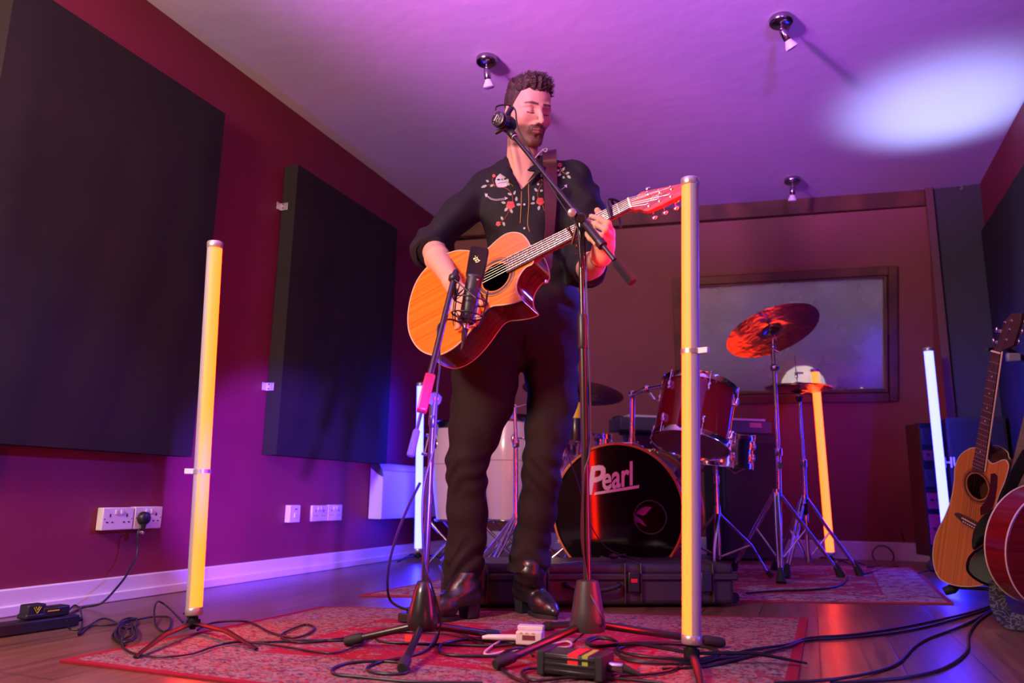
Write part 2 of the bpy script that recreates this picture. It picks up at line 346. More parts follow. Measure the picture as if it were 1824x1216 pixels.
# ------------------------------------------------------------------ rugs
def rug_mat(name, field, beige, dark, seed, scale, L, Wd, border):
    m = mat(name, field, 0.9, spec=0.2); nt, ns, lk, bs = nodes(m)
    uv = N(nt, 'ShaderNodeUVMap'); uv.uv_map = 'UVMap'
    sep = N(nt, 'ShaderNodeSeparateXYZ'); lk.new(uv.outputs[0], sep.inputs[0])
    def mth(op, a, b=None, c=None):
        n = N(nt, 'ShaderNodeMath', operation=op)
        for i, q in enumerate((a, b, c)):
            if q is None: continue
            if isinstance(q, (int, float)): n.inputs[i].default_value = q
            else: lk.new(q, n.inputs[i])
        return n.outputs[0]
    dx = mth('MINIMUM', sep.outputs[0], mth('SUBTRACT', L, sep.outputs[0])); dy = mth('MINIMUM', sep.outputs[1], mth('SUBTRACT', Wd, sep.outputs[1]))
    d = mth('MINIMUM', dx, dy)
    def band(lo, hi): return mth('MULTIPLY', mth('GREATER_THAN', d, lo), mth('LESS_THAN', d, hi))
    def pat(sc, detail, thr, dist=1.0, w=0.0):
        n = N(nt, 'ShaderNodeTexNoise', noise_dimensions='4D'); vm = N(nt, 'ShaderNodeMapping'); vm.inputs['Scale'].default_value = (0.62, 1.0, 1.0); lk.new(uv.outputs[0], vm.inputs[0]); n.inputs['W'].default_value = w+seed; n.inputs['Scale'].default_value = sc; n.inputs['Detail'].default_value = detail; n.inputs['Distortion'].default_value = dist
        lk.new(vm.outputs[0], n.inputs['Vector']); mr = N(nt, 'ShaderNodeMapRange'); mr.inputs[1].default_value = thr-0.015; mr.inputs[2].default_value = thr+0.015; lk.new(n.outputs['Fac'], mr.inputs[0]); return mr.outputs[0]
    def mix(f, a, b):
        n = N(nt, 'ShaderNodeMix', data_type='RGBA'); lk.new(f, n.inputs[0])
        for i, q in ((6, a), (7, b)):
            if isinstance(q, tuple): n.inputs[i].default_value = (*q, 1)
            else: lk.new(q, n.inputs[i])
        return n.outputs[2]
    busy = mix(pat(scale, 4, 0.47, 1.8), field, beige); busy = mix(pat(scale*1.5, 3, 0.55, 1.4, 7), busy, dark); busy = mix(pat(scale*2.2, 2, 0.60, 1.0, 9), busy, beige)
    fld = mix(pat(scale*0.9, 4, 0.62, 2.0, 3), field, beige)
    fld = mix(pat(4.2, 2, 0.55, 1.6, 11), fld, busy)
    col = mix(band(border[0], border[1]), fld, busy)
    col = mix(band(border[1], border[1]+0.012), col, field)
    col = mix(mth('LESS_THAN', d, border[0]*0.45), col, field)
    col = mix(band(border[0]*0.45, border[0]), col, busy)
    lk.new(col, bs.inputs['Base Color'])
    nz = N(nt, 'ShaderNodeTexNoise'); nz.inputs['Scale'].default_value = 260; bpn = N(nt, 'ShaderNodeBump'); bpn.inputs['Strength'].default_value = 0.5; bpn.inputs['Distance'].default_value = 0.003
    lk.new(uv.outputs[0], nz.inputs['Vector']); lk.new(nz.outputs['Fac'], bpn.inputs['Height']); lk.new(bpn.outputs[0], bs.inputs['Normal'])
    return m
def rug(name, label, q, z, m, L, Wd):
    """q: corners near-left, near-right, far-right, far-left on the floor"""
    q = [V3(a) for a in q]; c = sum(q)/4; mb = MB(); n = 24; vs = []; uvs = []
    for i in range(n+1):
        for j in range(n+1):
            u, v = i/n, j/n; p = q[0]*(1-u)*(1-v)+q[1]*u*(1-v)+q[2]*u*v+q[3]*(1-u)*v
            e = min(i, j, n-i, n-j); zz = z if e > 0 else z-0.002
            vs.append((p[0], p[1], zz+0.0012*math.sin(p[0]*7+p[1]*5))); uvs.append((u*L, v*Wd))
    k = len(vs)
    for p in list(vs): vs.append((p[0], p[1], 0.0008))
    for u in list(uvs): uvs.append(u)
    fs = []
    for i in range(n):
        for j in range(n):
            a = i*(n+1)+j; fs.append((a, a+n+1, a+n+2, a+1)); fs.append((k+a, k+a+1, k+a+n+2, k+a+n+1))
        for j in (0, n): a = i*(n+1)+j; fs.append((a, a+n+1, k+a+n+1, k+a)); b = j*(n+1)+i; fs.append((b, b+1, k+b+1, k+b))
    mb.add(vs, fs); t = thing(name, label, 'rug', (c[0], c[1], 0))
    o = mb.build('pile', m, t); me = o.data; ul = me.uv_layers.new(name='UVMap')
    # uv from position (vertices may be re-ordered): nearest original
    arr = np.array(vs)[:, :2]; uva = np.array(uvs)
    for lp in me.loops:
        co = me.vertices[lp.vertex_index].co; d = (arr[:k, 0]-co.x-c[0])**2+(arr[:k, 1]-co.y-c[1])**2; ul.data[lp.index].uv = tuple(uva[int(d.argmin())])
    return t
BG = (0.23, 0.155, 0.135); DK = (0.035, 0.025, 0.045); RD = (0.24, 0.007, 0.020)
r1 = rug_mat('rug_red_oriental', RD, BG, DK, 1.0, 58, 1.65, 1.5, (0.06, 0.36))
rug('rug', 'red patterned oriental rug under the singer and the mic stands', [(-1.656, 1.37, 0), (-0.06, 1.40, 0), (-0.03, 2.878, 0), (-1.62, 2.355, 0)], 0.007, r1, 1.65, 1.5)
r2 = rug_mat('rug_mauve_oriental', (0.28, 0.03, 0.055), (0.36, 0.26, 0.27), (0.09, 0.04, 0.07), 5.0, 22, 2.3, 1.9, (0.05, 0.26))
rug('rug', 'faded mauve rug under the drum kit', [(-1.668, 2.674, 0), (0.506, 3.541, 0), (0.56, 5.30, 0), (-1.62, 4.5, 0)], 0.007, r2, 2.3, 1.9)

# ------------------------------------------------------------------ LED tube lamps
TRI = mat('tripod_black', (0.004, 0.004, 0.004), 0.6, spec=0.3)
def tube_lamp(label, top, base, dia, emit, es, ang, leg=0.19, clip=None, face=(0.15, -1, 0), legs=(0.3, 2.4, 4.5), backdir=None):
    base = V3(base); top = V3(top); t = thing('tube_lamp', label, 'light tube', (base[0], base[1], 0), 'LED tube lamps on mini tripods')
    zb = 0.055; ax = nrm(top-base); b0 = base+ax*zb/ax[2]; r = dia/2
    L = np.linalg.norm(top-b0)
    fdir = nrm(V3(face)-ax*np.dot(face, ax)); sdir = np.cross(ax, fdir)
    # light emitting front: arc covering 'ang' degrees; housing: the rest
    def arc(mb, a0, a1, rr, s0, s1, n=20):
        vs = []; 
        for s in (s0, s1):
            for k in range(n+1):
                a = a0+(a1-a0)*k/n; vs.append(b0+ax*s+rr*(math.cos(a)*fdir+math.sin(a)*sdir))
        fs = [(k, k+1, n+1+k+1, n+1+k) for k in range(n)]+[tuple(range(n+1))[::-1], tuple(range(n+1, 2*n+2))]+[(0, n, 2*n+1, n+1)]
        mb.add(vs, fs)
    h = math.radians(ang)/2
    em = mat('tube_glow_%d_%d' % (int(emit[0]*10), int(es)), (0.06, 0.06, 0.06), 0.6, emit=emit, es=es)
    mb = MB(); arc(mb, -h, h, r*0.97, 0.02, L-0.02); mb.build('diffuser', em, t, angle=80)
    mb = MB(); arc(mb, h, 2*math.pi-h, r, 0.018, L-0.018, 16); mb.build('housing', mat('tube_housing', (0.42, 0.38, 0.38), 0.45, 0.2), t, angle=50)
    for s0, s1 in ((0, 0.022), (L-0.022, L)):
        mb = MB(); mb.tube([b0+ax*s0, b0+ax*(s0+0.002), b0+ax*(s1-0.002), b0+ax*s1], [r*0.98, r*1.06, r*1.06, r*0.98], 28); mb.build('end_cap', ALU, t)
    mb = MB(); mb.tube([b0-ax*0.003, b0-ax*0.018], [0.012, 0.014], 14); mb.tube([b0-ax*0.012, b0-ax*0.03], [0.019, 0.019], 14); mb.cyl((b0[0], b0[1], 0.035), (b0[0], b0[1], 0.018), 0.008); mb.build('tripod_hub', TRI, t)
    for a in legs:
        d = V3((math.cos(a), math.sin(a), 0)); hub = V3((b0[0], b0[1], 0.034))
        mb = MB(); x, y, _ = frame(d); p0 = hub+d*0.012; p1 = hub+d*leg*0.55+V3((0, 0, 0.001)); p2_ = V3((b0[0], b0[1], 0))+d*leg+V3((0, 0, 0.012))
        mb.tube([p0, p1, p2_], [0.007, 0.008, 0.0045], 8, sq=(1.3, 0.6)); mb.build('tripod_leg', TRI, t)
    if clip is not None:
        c = b0+ax*(L*clip); mb = MB(); mb.tube([c-ax*0.006, c+ax*0.006], [r*1.1, r*1.1], 24); mb.build('retaining_band', ALU, t)
        dd = nrm(clip_dir) if clip_dir is not None else sdir
        mb = MB(); q = c+dd*(r*1.1+0.008); xx, yy, _ = frame(ax, dd)
        mb.box(q, (0.03, 0.016, 0.016), (dd, np.cross(ax, dd), ax)); mb.build('clip', WHT, t, bevel=0.002)
    return t
OR = (1.0, 0.0100, 0.0004); BLU = (0.0135, 0.015, 1.0)
clip_dir = (-0.9, -0.45, 0)
tube_lamp('orange light tube standing on the left of the rug in front of the left wall', (-1.686, 1.76, 1.158), (-1.63, 1.76, 0), 0.045, OR, 50, 186, 0.34, 0.36, (0.97, 0.22, 0), (5.10, 5.93, 2.4))
clip_dir = (0.95, -0.25, 0)
tube_lamp('orange light tube nearest the camera standing right of the singer', (-0.252, 1.95, 1.242), (-0.287, 1.95, 0), 0.046, OR, 50, 180, 0.28, 0.60, (-0.99, -0.145, 0), (0.43, 4.92, 2.75))
clip_dir = None
tube_lamp('blue light tube behind the left mic stand near the white heater', (-2.227, 4.15, 1.075), (-2.197, 4.15, 0), 0.045, BLU, 58, 280, 0.2, None, (0.3, -1, 0), (0.2, 2.4, 4.6))
tube_lamp('orange light tube at the back between the hi-hat and the window wall', (0.078, 5.3, 1.24), (0.10, 5.3, 0), 0.05, (1.0, 0.042, 0.004), 11, 280, 0.2, None, (-0.1, -1, 0), (-0.3, 2.0, 4.0))
tube_lamp('blue light tube standing in front of the black amplifier on the right', (0.690, 4.88, 1.27), (0.692, 4.85, 0), 0.05, BLU, 58, 280, 0.17, None, (-0.1, -1, 0), (3.4, 4.7, 6.0))
# ------------------------------------------------------------------ signed-distance sculpting
class SDF:
    def __init__(s, lo, hi, h, dt=np.float32):
        s.lo = V3(lo); s.h = h; s.n = np.ceil((V3(hi)-s.lo)/h).astype(int)+1
        s.F = np.full(tuple(s.n), 0.2, dt)
    def sl(s, bb, m):
        a = np.clip(np.floor((V3(bb[0])-m-s.lo)/s.h).astype(int), 0, s.n-1); b = np.clip(np.ceil((V3(bb[1])+m-s.lo)/s.h).astype(int)+1, 1, s.n)
        g = [(s.lo[i]+s.h*np.arange(a[i], b[i])).astype(np.float32) for i in range(3)]
        return (slice(a[0], b[0]), slice(a[1], b[1]), slice(a[2], b[2])), g[0][:, None, None], g[1][None, :, None], g[2][None, None, :]
    def op(s, bb, fn, k, mode='+'):
        q, X, Y, Z = s.sl(bb, k+0.012)
        A = s.F[q]
        if A.size == 0: return s
        d = fn(X, Y, Z); k = max(k, 1e-4)
        if mode == '+':
            hh = np.maximum(k-np.abs(A-d), 0)/k; s.F[q] = np.minimum(A, d)-hh*hh*k*0.25
        else:
            hh = np.maximum(k-np.abs(A+d), 0)/k; s.F[q] = np.maximum(A, -d)+hh*hh*k*0.25
        return s
    def cone(s, a, b, ra, rb, k=0.01, mode='+', sq=None):
        """round cone; sq=(axis, factor) flattens along an axis"""
        a = V3(a); b = V3(b); r = max(ra, rb)
        def fn(X, Y, Z):
            ab = b-a; L = max(float(ab@ab), 1e-9)
            px, py, pz = X-a[0], Y-a[1], Z-a[2]
            t = np.clip((px*ab[0]+py*ab[1]+pz*ab[2])/L, 0, 1)
            dx, dy, dz = px-t*ab[0], py-t*ab[1], pz-t*ab[2]
            if sq is not None:
                n, f = nrm(sq[0]), sq[1]; q = (dx*n[0]+dy*n[1]+dz*n[2])*(f-1); dx = dx+q*n[0]; dy = dy+q*n[1]; dz = dz+q*n[2]
            return np.sqrt(dx*dx+dy*dy+dz*dz)-(ra+(rb-ra)*t)
        m = r*1.3
        return s.op((np.minimum(a, b)-m, np.maximum(a, b)+m), fn, k, mode)
    def ell(s, c, r, ax=None, k=0.01, mode='+'):
        c = V3(c); A = np.eye(3) if ax is None else np.array([nrm(q) for q in ax]); r = V3(r)
        def fn(X, Y, Z):
            px, py, pz = X-c[0], Y-c[1], Z-c[2]
            u = [px*A[i][0]+py*A[i][1]+pz*A[i][2] for i in range(3)]
            k0 = np.sqrt((u[0]/r[0])**2+(u[1]/r[1])**2+(u[2]/r[2])**2); k1 = np.sqrt((u[0]/r[0]**2)**2+(u[1]/r[1]**2)**2+(u[2]/r[2]**2)**2)+1e-6
            return np.minimum(k0*(k0-1)/k1, 0.2)
        m = max(r)
        return s.op((c-m, c+m), fn, k, mode)
    def chain(s, pts, rs, k=0.01, mode='+', sq=None):
        for i in range(len(pts)-1): s.cone(pts[i], pts[i+1], rs[i], rs[i+1], k, mode, sq)
        return s
    def half(s, p, n, bb, k=0.002):
        """cut away the side the normal points to, inside bb"""
        p = V3(p); n = nrm(n)
        return s.op(bb, lambda X, Y, Z: -((X-p[0])*n[0]+(Y-p[1])*n[1]+(Z-p[2])*n[2]), k, '-')
    def mesh(s):
        F = s.F; S = F < 0; n = F.shape
        c = [S[i:n[0]-1+i, j:n[1]-1+j, k:n[2]-1+k] for i in (0, 1) for j in (0, 1) for k in (0, 1)]
        anyc = c[0].copy(); allc = c[0].copy()
        for q in c[1:]: anyc |= q; allc &= q
        mask = anyc & ~allc; idx = np.full(mask.shape, -1, np.int32); I, J, K = np.nonzero(mask); idx[I, J, K] = np.arange(len(I))
        cor = [(i, j, k) for i in (0, 1) for j in (0, 1) for k in (0, 1)]; val = [F[I+i, J+j, K+k] for (i, j, k) in cor]
        acc = np.zeros((len(I), 3)); cnt = np.zeros(len(I))
        for a in range(8):
            for b in range(a+1, 8):
                dv = V3(cor[b])-V3(cor[a])
                if np.abs(dv).sum() != 1: continue
                x = (val[a] < 0) != (val[b] < 0); t = val[a]/(val[a]-val[b]+1e-12)
                acc += np.where(x[:, None], V3(cor[a])+t[:, None]*dv, 0); cnt += x
        Vv = (np.stack([I, J, K], 1)+acc/cnt[:, None])*s.h+s.lo
        quads = []
        for ax in range(3):
            sl0 = [slice(None)]*3; sl1 = [slice(None)]*3; sl0[ax] = slice(0, n[ax]-1); sl1[ax] = slice(1, n[ax])
            d = S[tuple(sl0)] != S[tuple(sl1)]; E = np.array(np.nonzero(d)).T
            o1, o2 = [(1, 2), (2, 0), (0, 1)][ax]
            E = E[(E[:, o1] > 0) & (E[:, o2] > 0) & (E[:, o1] < n[o1]-1) & (E[:, o2] < n[o2]-1)]
            u = np.zeros(3, int); u[o1] = 1; v = np.zeros(3, int); v[o2] = 1
            q = np.stack([idx[tuple((E-w_).T)] for w_ in (u+v, v, u*0, u)], 1)
            ins = S[tuple(E.T)]; q = np.where(ins[:, None], q, q[:, ::-1]); quads.append(q)
        Q = np.concatenate(quads); Q = Q[(Q >= 0).all(1)]
        return Vv, Q
def vgrad(V, Q, it=1, lam=0.5):
    """Laplacian smoothing"""
    for _ in range(it):
        acc = np.zeros_like(V); cnt = np.zeros(len(V))
        for a, b in ((0, 1), (1, 2), (2, 3), (3, 0)):
            np.add.at(acc, Q[:, a], V[Q[:, b]]); np.add.at(acc, Q[:, b], V[Q[:, a]]); np.add.at(cnt, Q[:, a], 1); np.add.at(cnt, Q[:, b], 1)
        V = V*(1-lam)+lam*acc/np.maximum(cnt, 1)[:, None]
    return V
def biggest(V, Q):
    """keep the largest connected piece"""
    lab = np.arange(len(V))
    while True:
        m = lab[Q].min(1); new = lab.copy()
        for a in range(4): np.minimum.at(new, Q[:, a], m)
        new = new[new]
        if (new == lab).all(): break
        lab = new
    u, c = np.unique(lab, return_counts=True); keep = lab == u[c.argmax()]
    mp = np.cumsum(keep)-1; return V[keep], mp[Q[keep[Q[:, 0]]]]
def np_obj(name, V, Q, mats, parent, attr=None, mi=None):
    off = V3((0, 0, 0)); p = parent
    while p is not None: off = off+V3(p.location); p = p.parent
    me = bpy.data.meshes.new(name); me.vertices.add(len(V)); me.vertices.foreach_set('co', (V-off).astype(np.float32).ravel())
    me.loops.add(Q.size); me.loops.foreach_set('vertex_index', Q.astype(np.int32).ravel()); me.polygons.add(len(Q))
    me.polygons.foreach_set('loop_start', np.arange(0, Q.size, 4, dtype=np.int32)); me.polygons.foreach_set('loop_total', np.full(len(Q), 4, np.int32))
    me.update(calc_edges=True); me.validate()
    me.polygons.foreach_set('use_smooth', np.ones(len(me.polygons), bool))
    if not isinstance(mats, (list, tuple)): mats = [mats]
    for m in mats: me.materials.append(m)
    if attr is not None:
        a = me.color_attributes.new('Col', 'FLOAT_COLOR', 'POINT'); a.data.foreach_set('color', np.hstack([attr, np.ones((len(V), 1))]).astype(np.float32).ravel())
    o = bpy.data.objects.new(name, me); sc.collection.objects.link(o); o.parent = parent
    return o
def bvh_of(V, Q): return BVHTree.FromPolygons([tuple(p) for p in V], [tuple(int(i) for i in q) for q in Q])

# ------------------------------------------------------------------ the singer
PB = V3((-0.972, 2.42, 0)); MN = nrm((0.37, -0.93, 0)); ML = V3((-MN[1], MN[0], 0)); UP = V3((0, 0, 1))
def P(x, y, o=0.0): return onpl(x, y, PB+MN*o, MN)
GN = nrm(-(0.51*R_-0.42*U_+0.75*f_)); GC = fw(883, 490, 2.30)
def Pg(x, y, h=0.0): return onpl(x, y, GC+GN*h, GN)
person = thing('person', 'man with short brown hair and beard in black embroidered western shirt, playing and singing', 'person', PB)

skin = mat('skin', (0.6, 0.34, 0.25), 0.55, spec=0.3, bump=(220, 0.08)); nt, ns, lk, bs = nodes(skin)
va = N(nt, 'ShaderNodeVertexColor'); va.layer_name = 'Col'; lk.new(va.outputs[0], bs.inputs['Base Color'])
bs.inputs['Subsurface Weight'].default_value = 0.12; bs.inputs['Subsurface Radius'].default_value = (0.012, 0.004, 0.002); bs.inputs['Subsurface Scale'].default_value = 1.0

# head frame
hy, hp, hr = math.radians(30), math.radians(-21), math.radians(6)
f0 = MN*math.cos(hy)+ML*math.sin(hy); HF = nrm(f0*math.cos(hp)+UP*math.sin(hp)); HX = nrm(np.cross(HF, UP)*-1); HX = nrm(np.cross(UP, HF)); HZ = np.cross(HF, HX)*-1
HZ = nrm(np.cross(HX, HF)) if np.dot(np.cross(HX, HF), UP) > 0 else nrm(np.cross(HF, HX))
if np.dot(HX, ML) < 0: HX = -HX
HX, HZ = HX*math.cos(hr)+HZ*math.sin(hr), HZ*math.cos(hr)-HX*math.sin(hr)
HC = P(940, 201, 0.055)
HS = 1.0
def hd(x, y, z): return HC+(HX*x+HF*y+HZ*z)*HS
AX = (HX, HF, HZ)

lo = PB+V3((-0.50, -0.62, 0.88)); hi = PB+V3((0.62, 0.22, 1.97))
B = SDF(lo, hi, 0.0026)
# torso core and neck
B.ell(P(940, 385, -0.03), (0.14, 0.095, 0.20), (ML, MN, UP), 0.03)
B.cone(P(940, 430, -0.03), P(935, 560, -0.04), 0.10, 0.09, 0.04)
B.cone(P(880, 325, -0.03), P(1005, 318, -0.03), 0.045, 0.045, 0.05)
nb = P(929, 318, -0.005)
B.cone(hd(0, -0.025, -0.045), nb+UP*0.0, 0.054, 0.060, 0.02)
B.cone(nb, P(932, 350, -0.03), 0.06, 0.085, 0.03)
B.ell(P(932, 350, 0.02), (0.11, 0.055, 0.09), (ML, MN, UP), 0.03)
# sternomastoids, throat
B.cone(hd(-0.062, -0.02, -0.05), P(926, 322, 0.062), 0.013, 0.009, 0.012); B.cone(hd(0.055, -0.02, -0.05), P(935, 322, 0.062), 0.012, 0.009, 0.012)
B.ell(hd(0.0, 0.022, -0.135)-UP*0.01, (0.016, 0.014, 0.02), AX, 0.015)
B.cone(P(922, 328, 0.062), P(890, 330, 0.05), 0.008, 0.006, 0.012); B.cone(P(938, 328, 0.062), P(975, 324, 0.045), 0.008, 0.006, 0.012)
# skull and face
e = lambda c, r, k=0.01, m='+', ax=AX: B.ell(hd(*c), V3(r)*HS, ax, k, m)
c_ = lambda a, b, ra, rb, k=0.008, m='+', sq=None: B.cone(hd(*a), hd(*b), ra*HS, rb*HS, k, m, sq)
e((0, -0.014, 0.036), (0.0755, 0.097, 0.084), 0.01)
e((0, 0.018, -0.02), (0.0655, 0.068, 0.085), 0.02)
e((0, 0.035, -0.072), (0.047, 0.050, 0.042), 0.022)
for s_ in (-1, 1):
    c_((s_*0.056, -0.004, -0.045), (s_*0.050, 0.006, -0.078), 0.016, 0.014, 0.02); c_((s_*0.050, 0.006, -0.078), (s_*0.016, 0.074, -0.108), 0.013, 0.012, 0.02)
e((0, 0.075, -0.105), (0.020, 0.015, 0.014), 0.014)
e((0, 0.052, 0.05), (0.055, 0.035, 0.042), 0.02)
for s_ in (-1, 1):
    c_((s_*0.010, 0.082, 0.019), (s_*0.036, 0.076, 0.024), 0.0090, 0.0080, 0.014); c_((s_*0.036, 0.076, 0.024), (s_*0.055, 0.058, 0.014), 0.0078, 0.0065, 0.014)
    e((s_*0.045, 0.058, -0.024), (0.020, 0.018, 0.018), 0.026)
    e((s_*0.031, 0.0955, 0.0005), (0.0165, 0.014, 0.0125), 0.010, '-')
    e((s_*0.031, 0.0700, -0.001), (0.0152, 0.0145, 0.0128), 0.005)
    # lid fold and lash line
    for dz, rr, k in ((0.0065, 0.0012, 0.003), (-0.0075, 0.0012, 0.002)):
        L = [(s_*(0.031+t*0.0135), 0.071+0.0150*math.sqrt(max(0, 1-(t*0.88)**2-(dz/0.0135)**2*0.8)), dz-(0.002*(1-t*t) if dz < 0 else -0.0025*(1-t*t))) for t in (-1, -0.6, -0.2, 0.2, 0.6, 1)]
        for a, b in zip(L[:-1], L[1:]): c_(a, b, rr, rr, k, '-')
# nose
c_((0, 0.0835, 0.012), (0, 0.1015, -0.018), 0.0085, 0.0085, 0.010); c_((0, 0.1015, -0.018), (0, 0.1115, -0.036), 0.0085, 0.0098, 0.006)
for s_ in (-1, 1):
    e((s_*0.0118, 0.0985, -0.0385), (0.0075, 0.0105, 0.0075), 0.006); e((s_*0.0062, 0.104, -0.0462), (0.0036, 0.0052, 0.0035), 0.003, '-')
# mouth
e((0, 0.083, -0.063), (0.028, 0.014, 0.022), 0.014)
for s_ in (-1, 1):
    c_((0, 0.0952, -0.0612), (s_*0.021, 0.0880, -0.0660), 0.0036, 0.0022, 0.006); c_((0, 0.0938, -0.0720), (s_*0.016, 0.0885, -0.0705), 0.0043, 0.0028, 0.006)
    c_((0, 0.0990, -0.0665), (s_*0.0245, 0.0910, -0.0680), 0.0013, 0.001, 0.0035, '-')
c_((0, 0.091, -0.088), (0, 0.091, -0.088), 0.004, 0.004, 0.01, '-')
# ears
for s_ in (-1, 1):
    ex = nrm(HX*s_+HF*-0.35); ez = nrm(HZ-HF*0.25); ey = np.cross(ez, ex)
    B.ell(hd(s_*0.0785, -0.012, -0.010), V3((0.008, 0.0175, 0.031)), (ex, ey, ez), 0.006); B.ell(hd(s_*0.0865, -0.008, -0.004), V3((0.006, 0.010, 0.018)), (ex, ey, ez), 0.004, '-')
    B.ell(hd(s_*0.079, -0.004, -0.034), V3((0.006, 0.008, 0.009)), (ex, ey, ez), 0.006)
# his right arm (left in the picture): upper arm inside the sleeve, bare forearm, strumming hand
shR, elR, wrR = P(862, 338, -0.03), P(770, 440, 0.10), Pg(805, 501, 0.060)
B.chain([P(866, 342, -0.035), P(818, 386, 0.015), elR], [0.040, 0.038, 0.038], 0.03)
fm_ = elR*0.62+wrR*0.38
B.chain([elR, fm_+UP*0.0-ML*0.004, wrR], [0.043, 0.0405, 0.0265], 0.02)
GPn = None
def fingers(B, kn, palm0, list_, pr=0.0135):
    for pts, rs in list_:
        Q = [Pg(*q) for q in pts]; B.chain([palm0]+[Q[0]], [pr*1.2, rs[0]*1.15], 0.014); B.chain(Q, rs, 0.004)
        for q, r in zip(Q[1:-1], rs[1:-1]): B.ell(q, (r*1.06, r*1.06, r*1.06), None, 0.004)
fr = [0.0098, 0.0090, 0.0082, 0.0072]
palmR = Pg(812, 517, 0.052)
B.cone(wrR, palmR, 0.027, 0.024, 0.02, '+', (GN, 1.35))
fingers(B, None, palmR, [
    ([(833, 540, 0.045), (849, 553, 0.045), (853, 566, 0.030), (849, 575, 0.018)], fr),
    ([(826, 547, 0.044), (840, 565, 0.044), (843, 580, 0.030), (838, 588, 0.018)], fr),
    ([(817, 550, 0.042), (829, 571, 0.042), (830, 586, 0.028), (825, 593, 0.016)], fr),
    ([(808, 549, 0.038), (817, 568, 0.038), (817, 581, 0.025), (812, 588, 0.015)], [0.0088, 0.008, 0.0074, 0.0066])])
B.chain([Pg(818, 512, 0.050), Pg(836, 520, 0.045), Pg(850, 532, 0.036), Pg(858, 541, 0.028)], [0.0155, 0.0125, 0.0105, 0.0088], 0.008)
# his left arm (right in the picture): fretting hand around the neck
shL, elL, wrL = P(1024, 318, -0.03), P(1040, 486, 0.10), Pg(1071, 455, -0.062)
B.chain([P(1018, 324, -0.035), P(1038, 378, 0.005), P(1037, 440, 0.045), elL], [0.040, 0.038, 0.038, 0.038], 0.03); B.chain([elL, elL*0.5+wrL*0.5, wrL], [0.041, 0.039, 0.0285], 0.02)
palmL = Pg(1076, 437, -0.045)
B.cone(wrL, palmL, 0.028, 0.026, 0.02)
B.chain([palmL, Pg(1085, 420, -0.026)], [0.025, 0.016], 0.02); B.chain([palmL, Pg(1070, 434, -0.026)], [0.024, 0.015], 0.02)
fingers(B, None, palmL, [
    ([(1088, 411, -0.012), (1083, 398, 0.024), (1067, 389, 0.030), (1053, 385, 0.019)], fr),
    ([(1087, 421, -0.014), (1079, 409, 0.024), (1062, 400, 0.030), (1047, 394, 0.019)], fr),
    ([(1081, 430, -0.016), (1071, 421, 0.020), (1056, 411, 0.026), (1043, 403, 0.017)], fr),
    ([(1074, 438, -0.016), (1062, 433, 0.014), (1051, 424, 0.022), (1042, 414, 0.016)], [0.009, 0.0082, 0.0075, 0.0068])])
B.chain([Pg(1082, 427, -0.045), Pg(1080, 403, -0.046), Pg(1072, 386, -0.038), Pg(1064, 375, -0.024)], [0.015, 0.013, 0.0115, 0.0095], 0.008)
BV, BQ = B.mesh(); BV, BQ = biggest(BV, BQ); BV = vgrad(BV, BQ, 1, 0.35)
# colours: skin with redder cheeks/knuckles, beard, brows, lips, lash line
L = (BV-HC)/HS; hx, hyy, hz = L@HX, L@HF, L@HZ
ss = lambda a, b, x: np.clip((x-a)/(b-a), 0, 1)**2*(3-2*np.clip((x-a)/(b-a), 0, 1))
nz_ = lambda s, k=0.0: 0.5+0.25*(np.sin(BV[:, 0]*s+k)*np.sin(BV[:, 1]*s*1.13+1+k)+np.sin(BV[:, 2]*s*0.91+2+k)*np.sin(BV[:, 0]*s*1.7+3))
col = np.tile(V3((0.58, 0.335, 0.215)), (len(BV), 1)); inhead = (hz > -0.135) & (np.abs(hx) < 0.095) & (np.abs(hyy) < 0.13)
def blend(m, c): 
    global col
    col = col*(1-m[:, None])+V3(c)*m[:, None]
blend(0.45*np.exp(-(((np.abs(hx)-0.045)/0.02)**2+((hz+0.03)/0.02)**2))*inhead*(hyy > 0.03), (0.55, 0.2, 0.15))
ax_ = np.abs(hx)
jaw = -0.052-0.25*(0.075-np.clip(hyy, -0.02, 0.09))*0+0.55*np.clip(0.045-hyy, 0, 0.07)           # beard line rises towards the ears
be = ss(0.010, -0.008, hz-jaw)*(hyy > -0.022)*inhead*ss(-0.138, -0.120, hz)
mo = np.maximum(ss(0.034, 0.028, ax_)*ss(-0.043, -0.048, hz+0.10*ax_)*ss(-0.0640, -0.0600, hz)*(hyy > 0.068), ss(0.020, 0.024, ax_)*ss(0.038, 0.032, ax_)*ss(-0.048, -0.054, hz)*ss(-0.10, -0.08, hz)*(hyy > 0.055))
ck = 1-ss(0.030, 0.016, ax_)*ss(-0.048, -0.056, hz)*ss(-0.078, -0.072, hz)
bd = np.clip(np.maximum(be*0.85, mo), 0, 1)*inhead*(0.85+0.35*nz_(900))
bd *= np.where(hyy > 0.03, 1, 0.75)
blend(np.clip(bd, 0, 0.95), (0.060, 0.020, 0.009))
lip = np.clip(ss(0.024, 0.019, ax_)*ss(-0.0570, -0.0595, hz+0.12*ax_)*ss(-0.0785, -0.0760, hz-0.12*ax_)*(hyy > 0.086), 0, 1)*inhead
blend(lip*0.8, (0.34, 0.11, 0.095))
blend(ss(0.0014, 0.0005, np.abs(hz+0.0668+0.03*ax_))*(ax_ < 0.024)*(hyy > 0.085)*inhead, (0.05, 0.01, 0.01))
bz = 0.0235+0.10*(ax_-0.012)-3.6*np.clip(ax_-0.034, 0, 1)**1.35*0.25
brow = ss(0.0056, 0.0030, np.abs(hz-bz)*(1+0.5*np.clip(ax_-0.035, 0, 1)*30))*ss(0.007, 0.012, ax_)*ss(0.060, 0.050, ax_)*(hyy > 0.04)*inhead
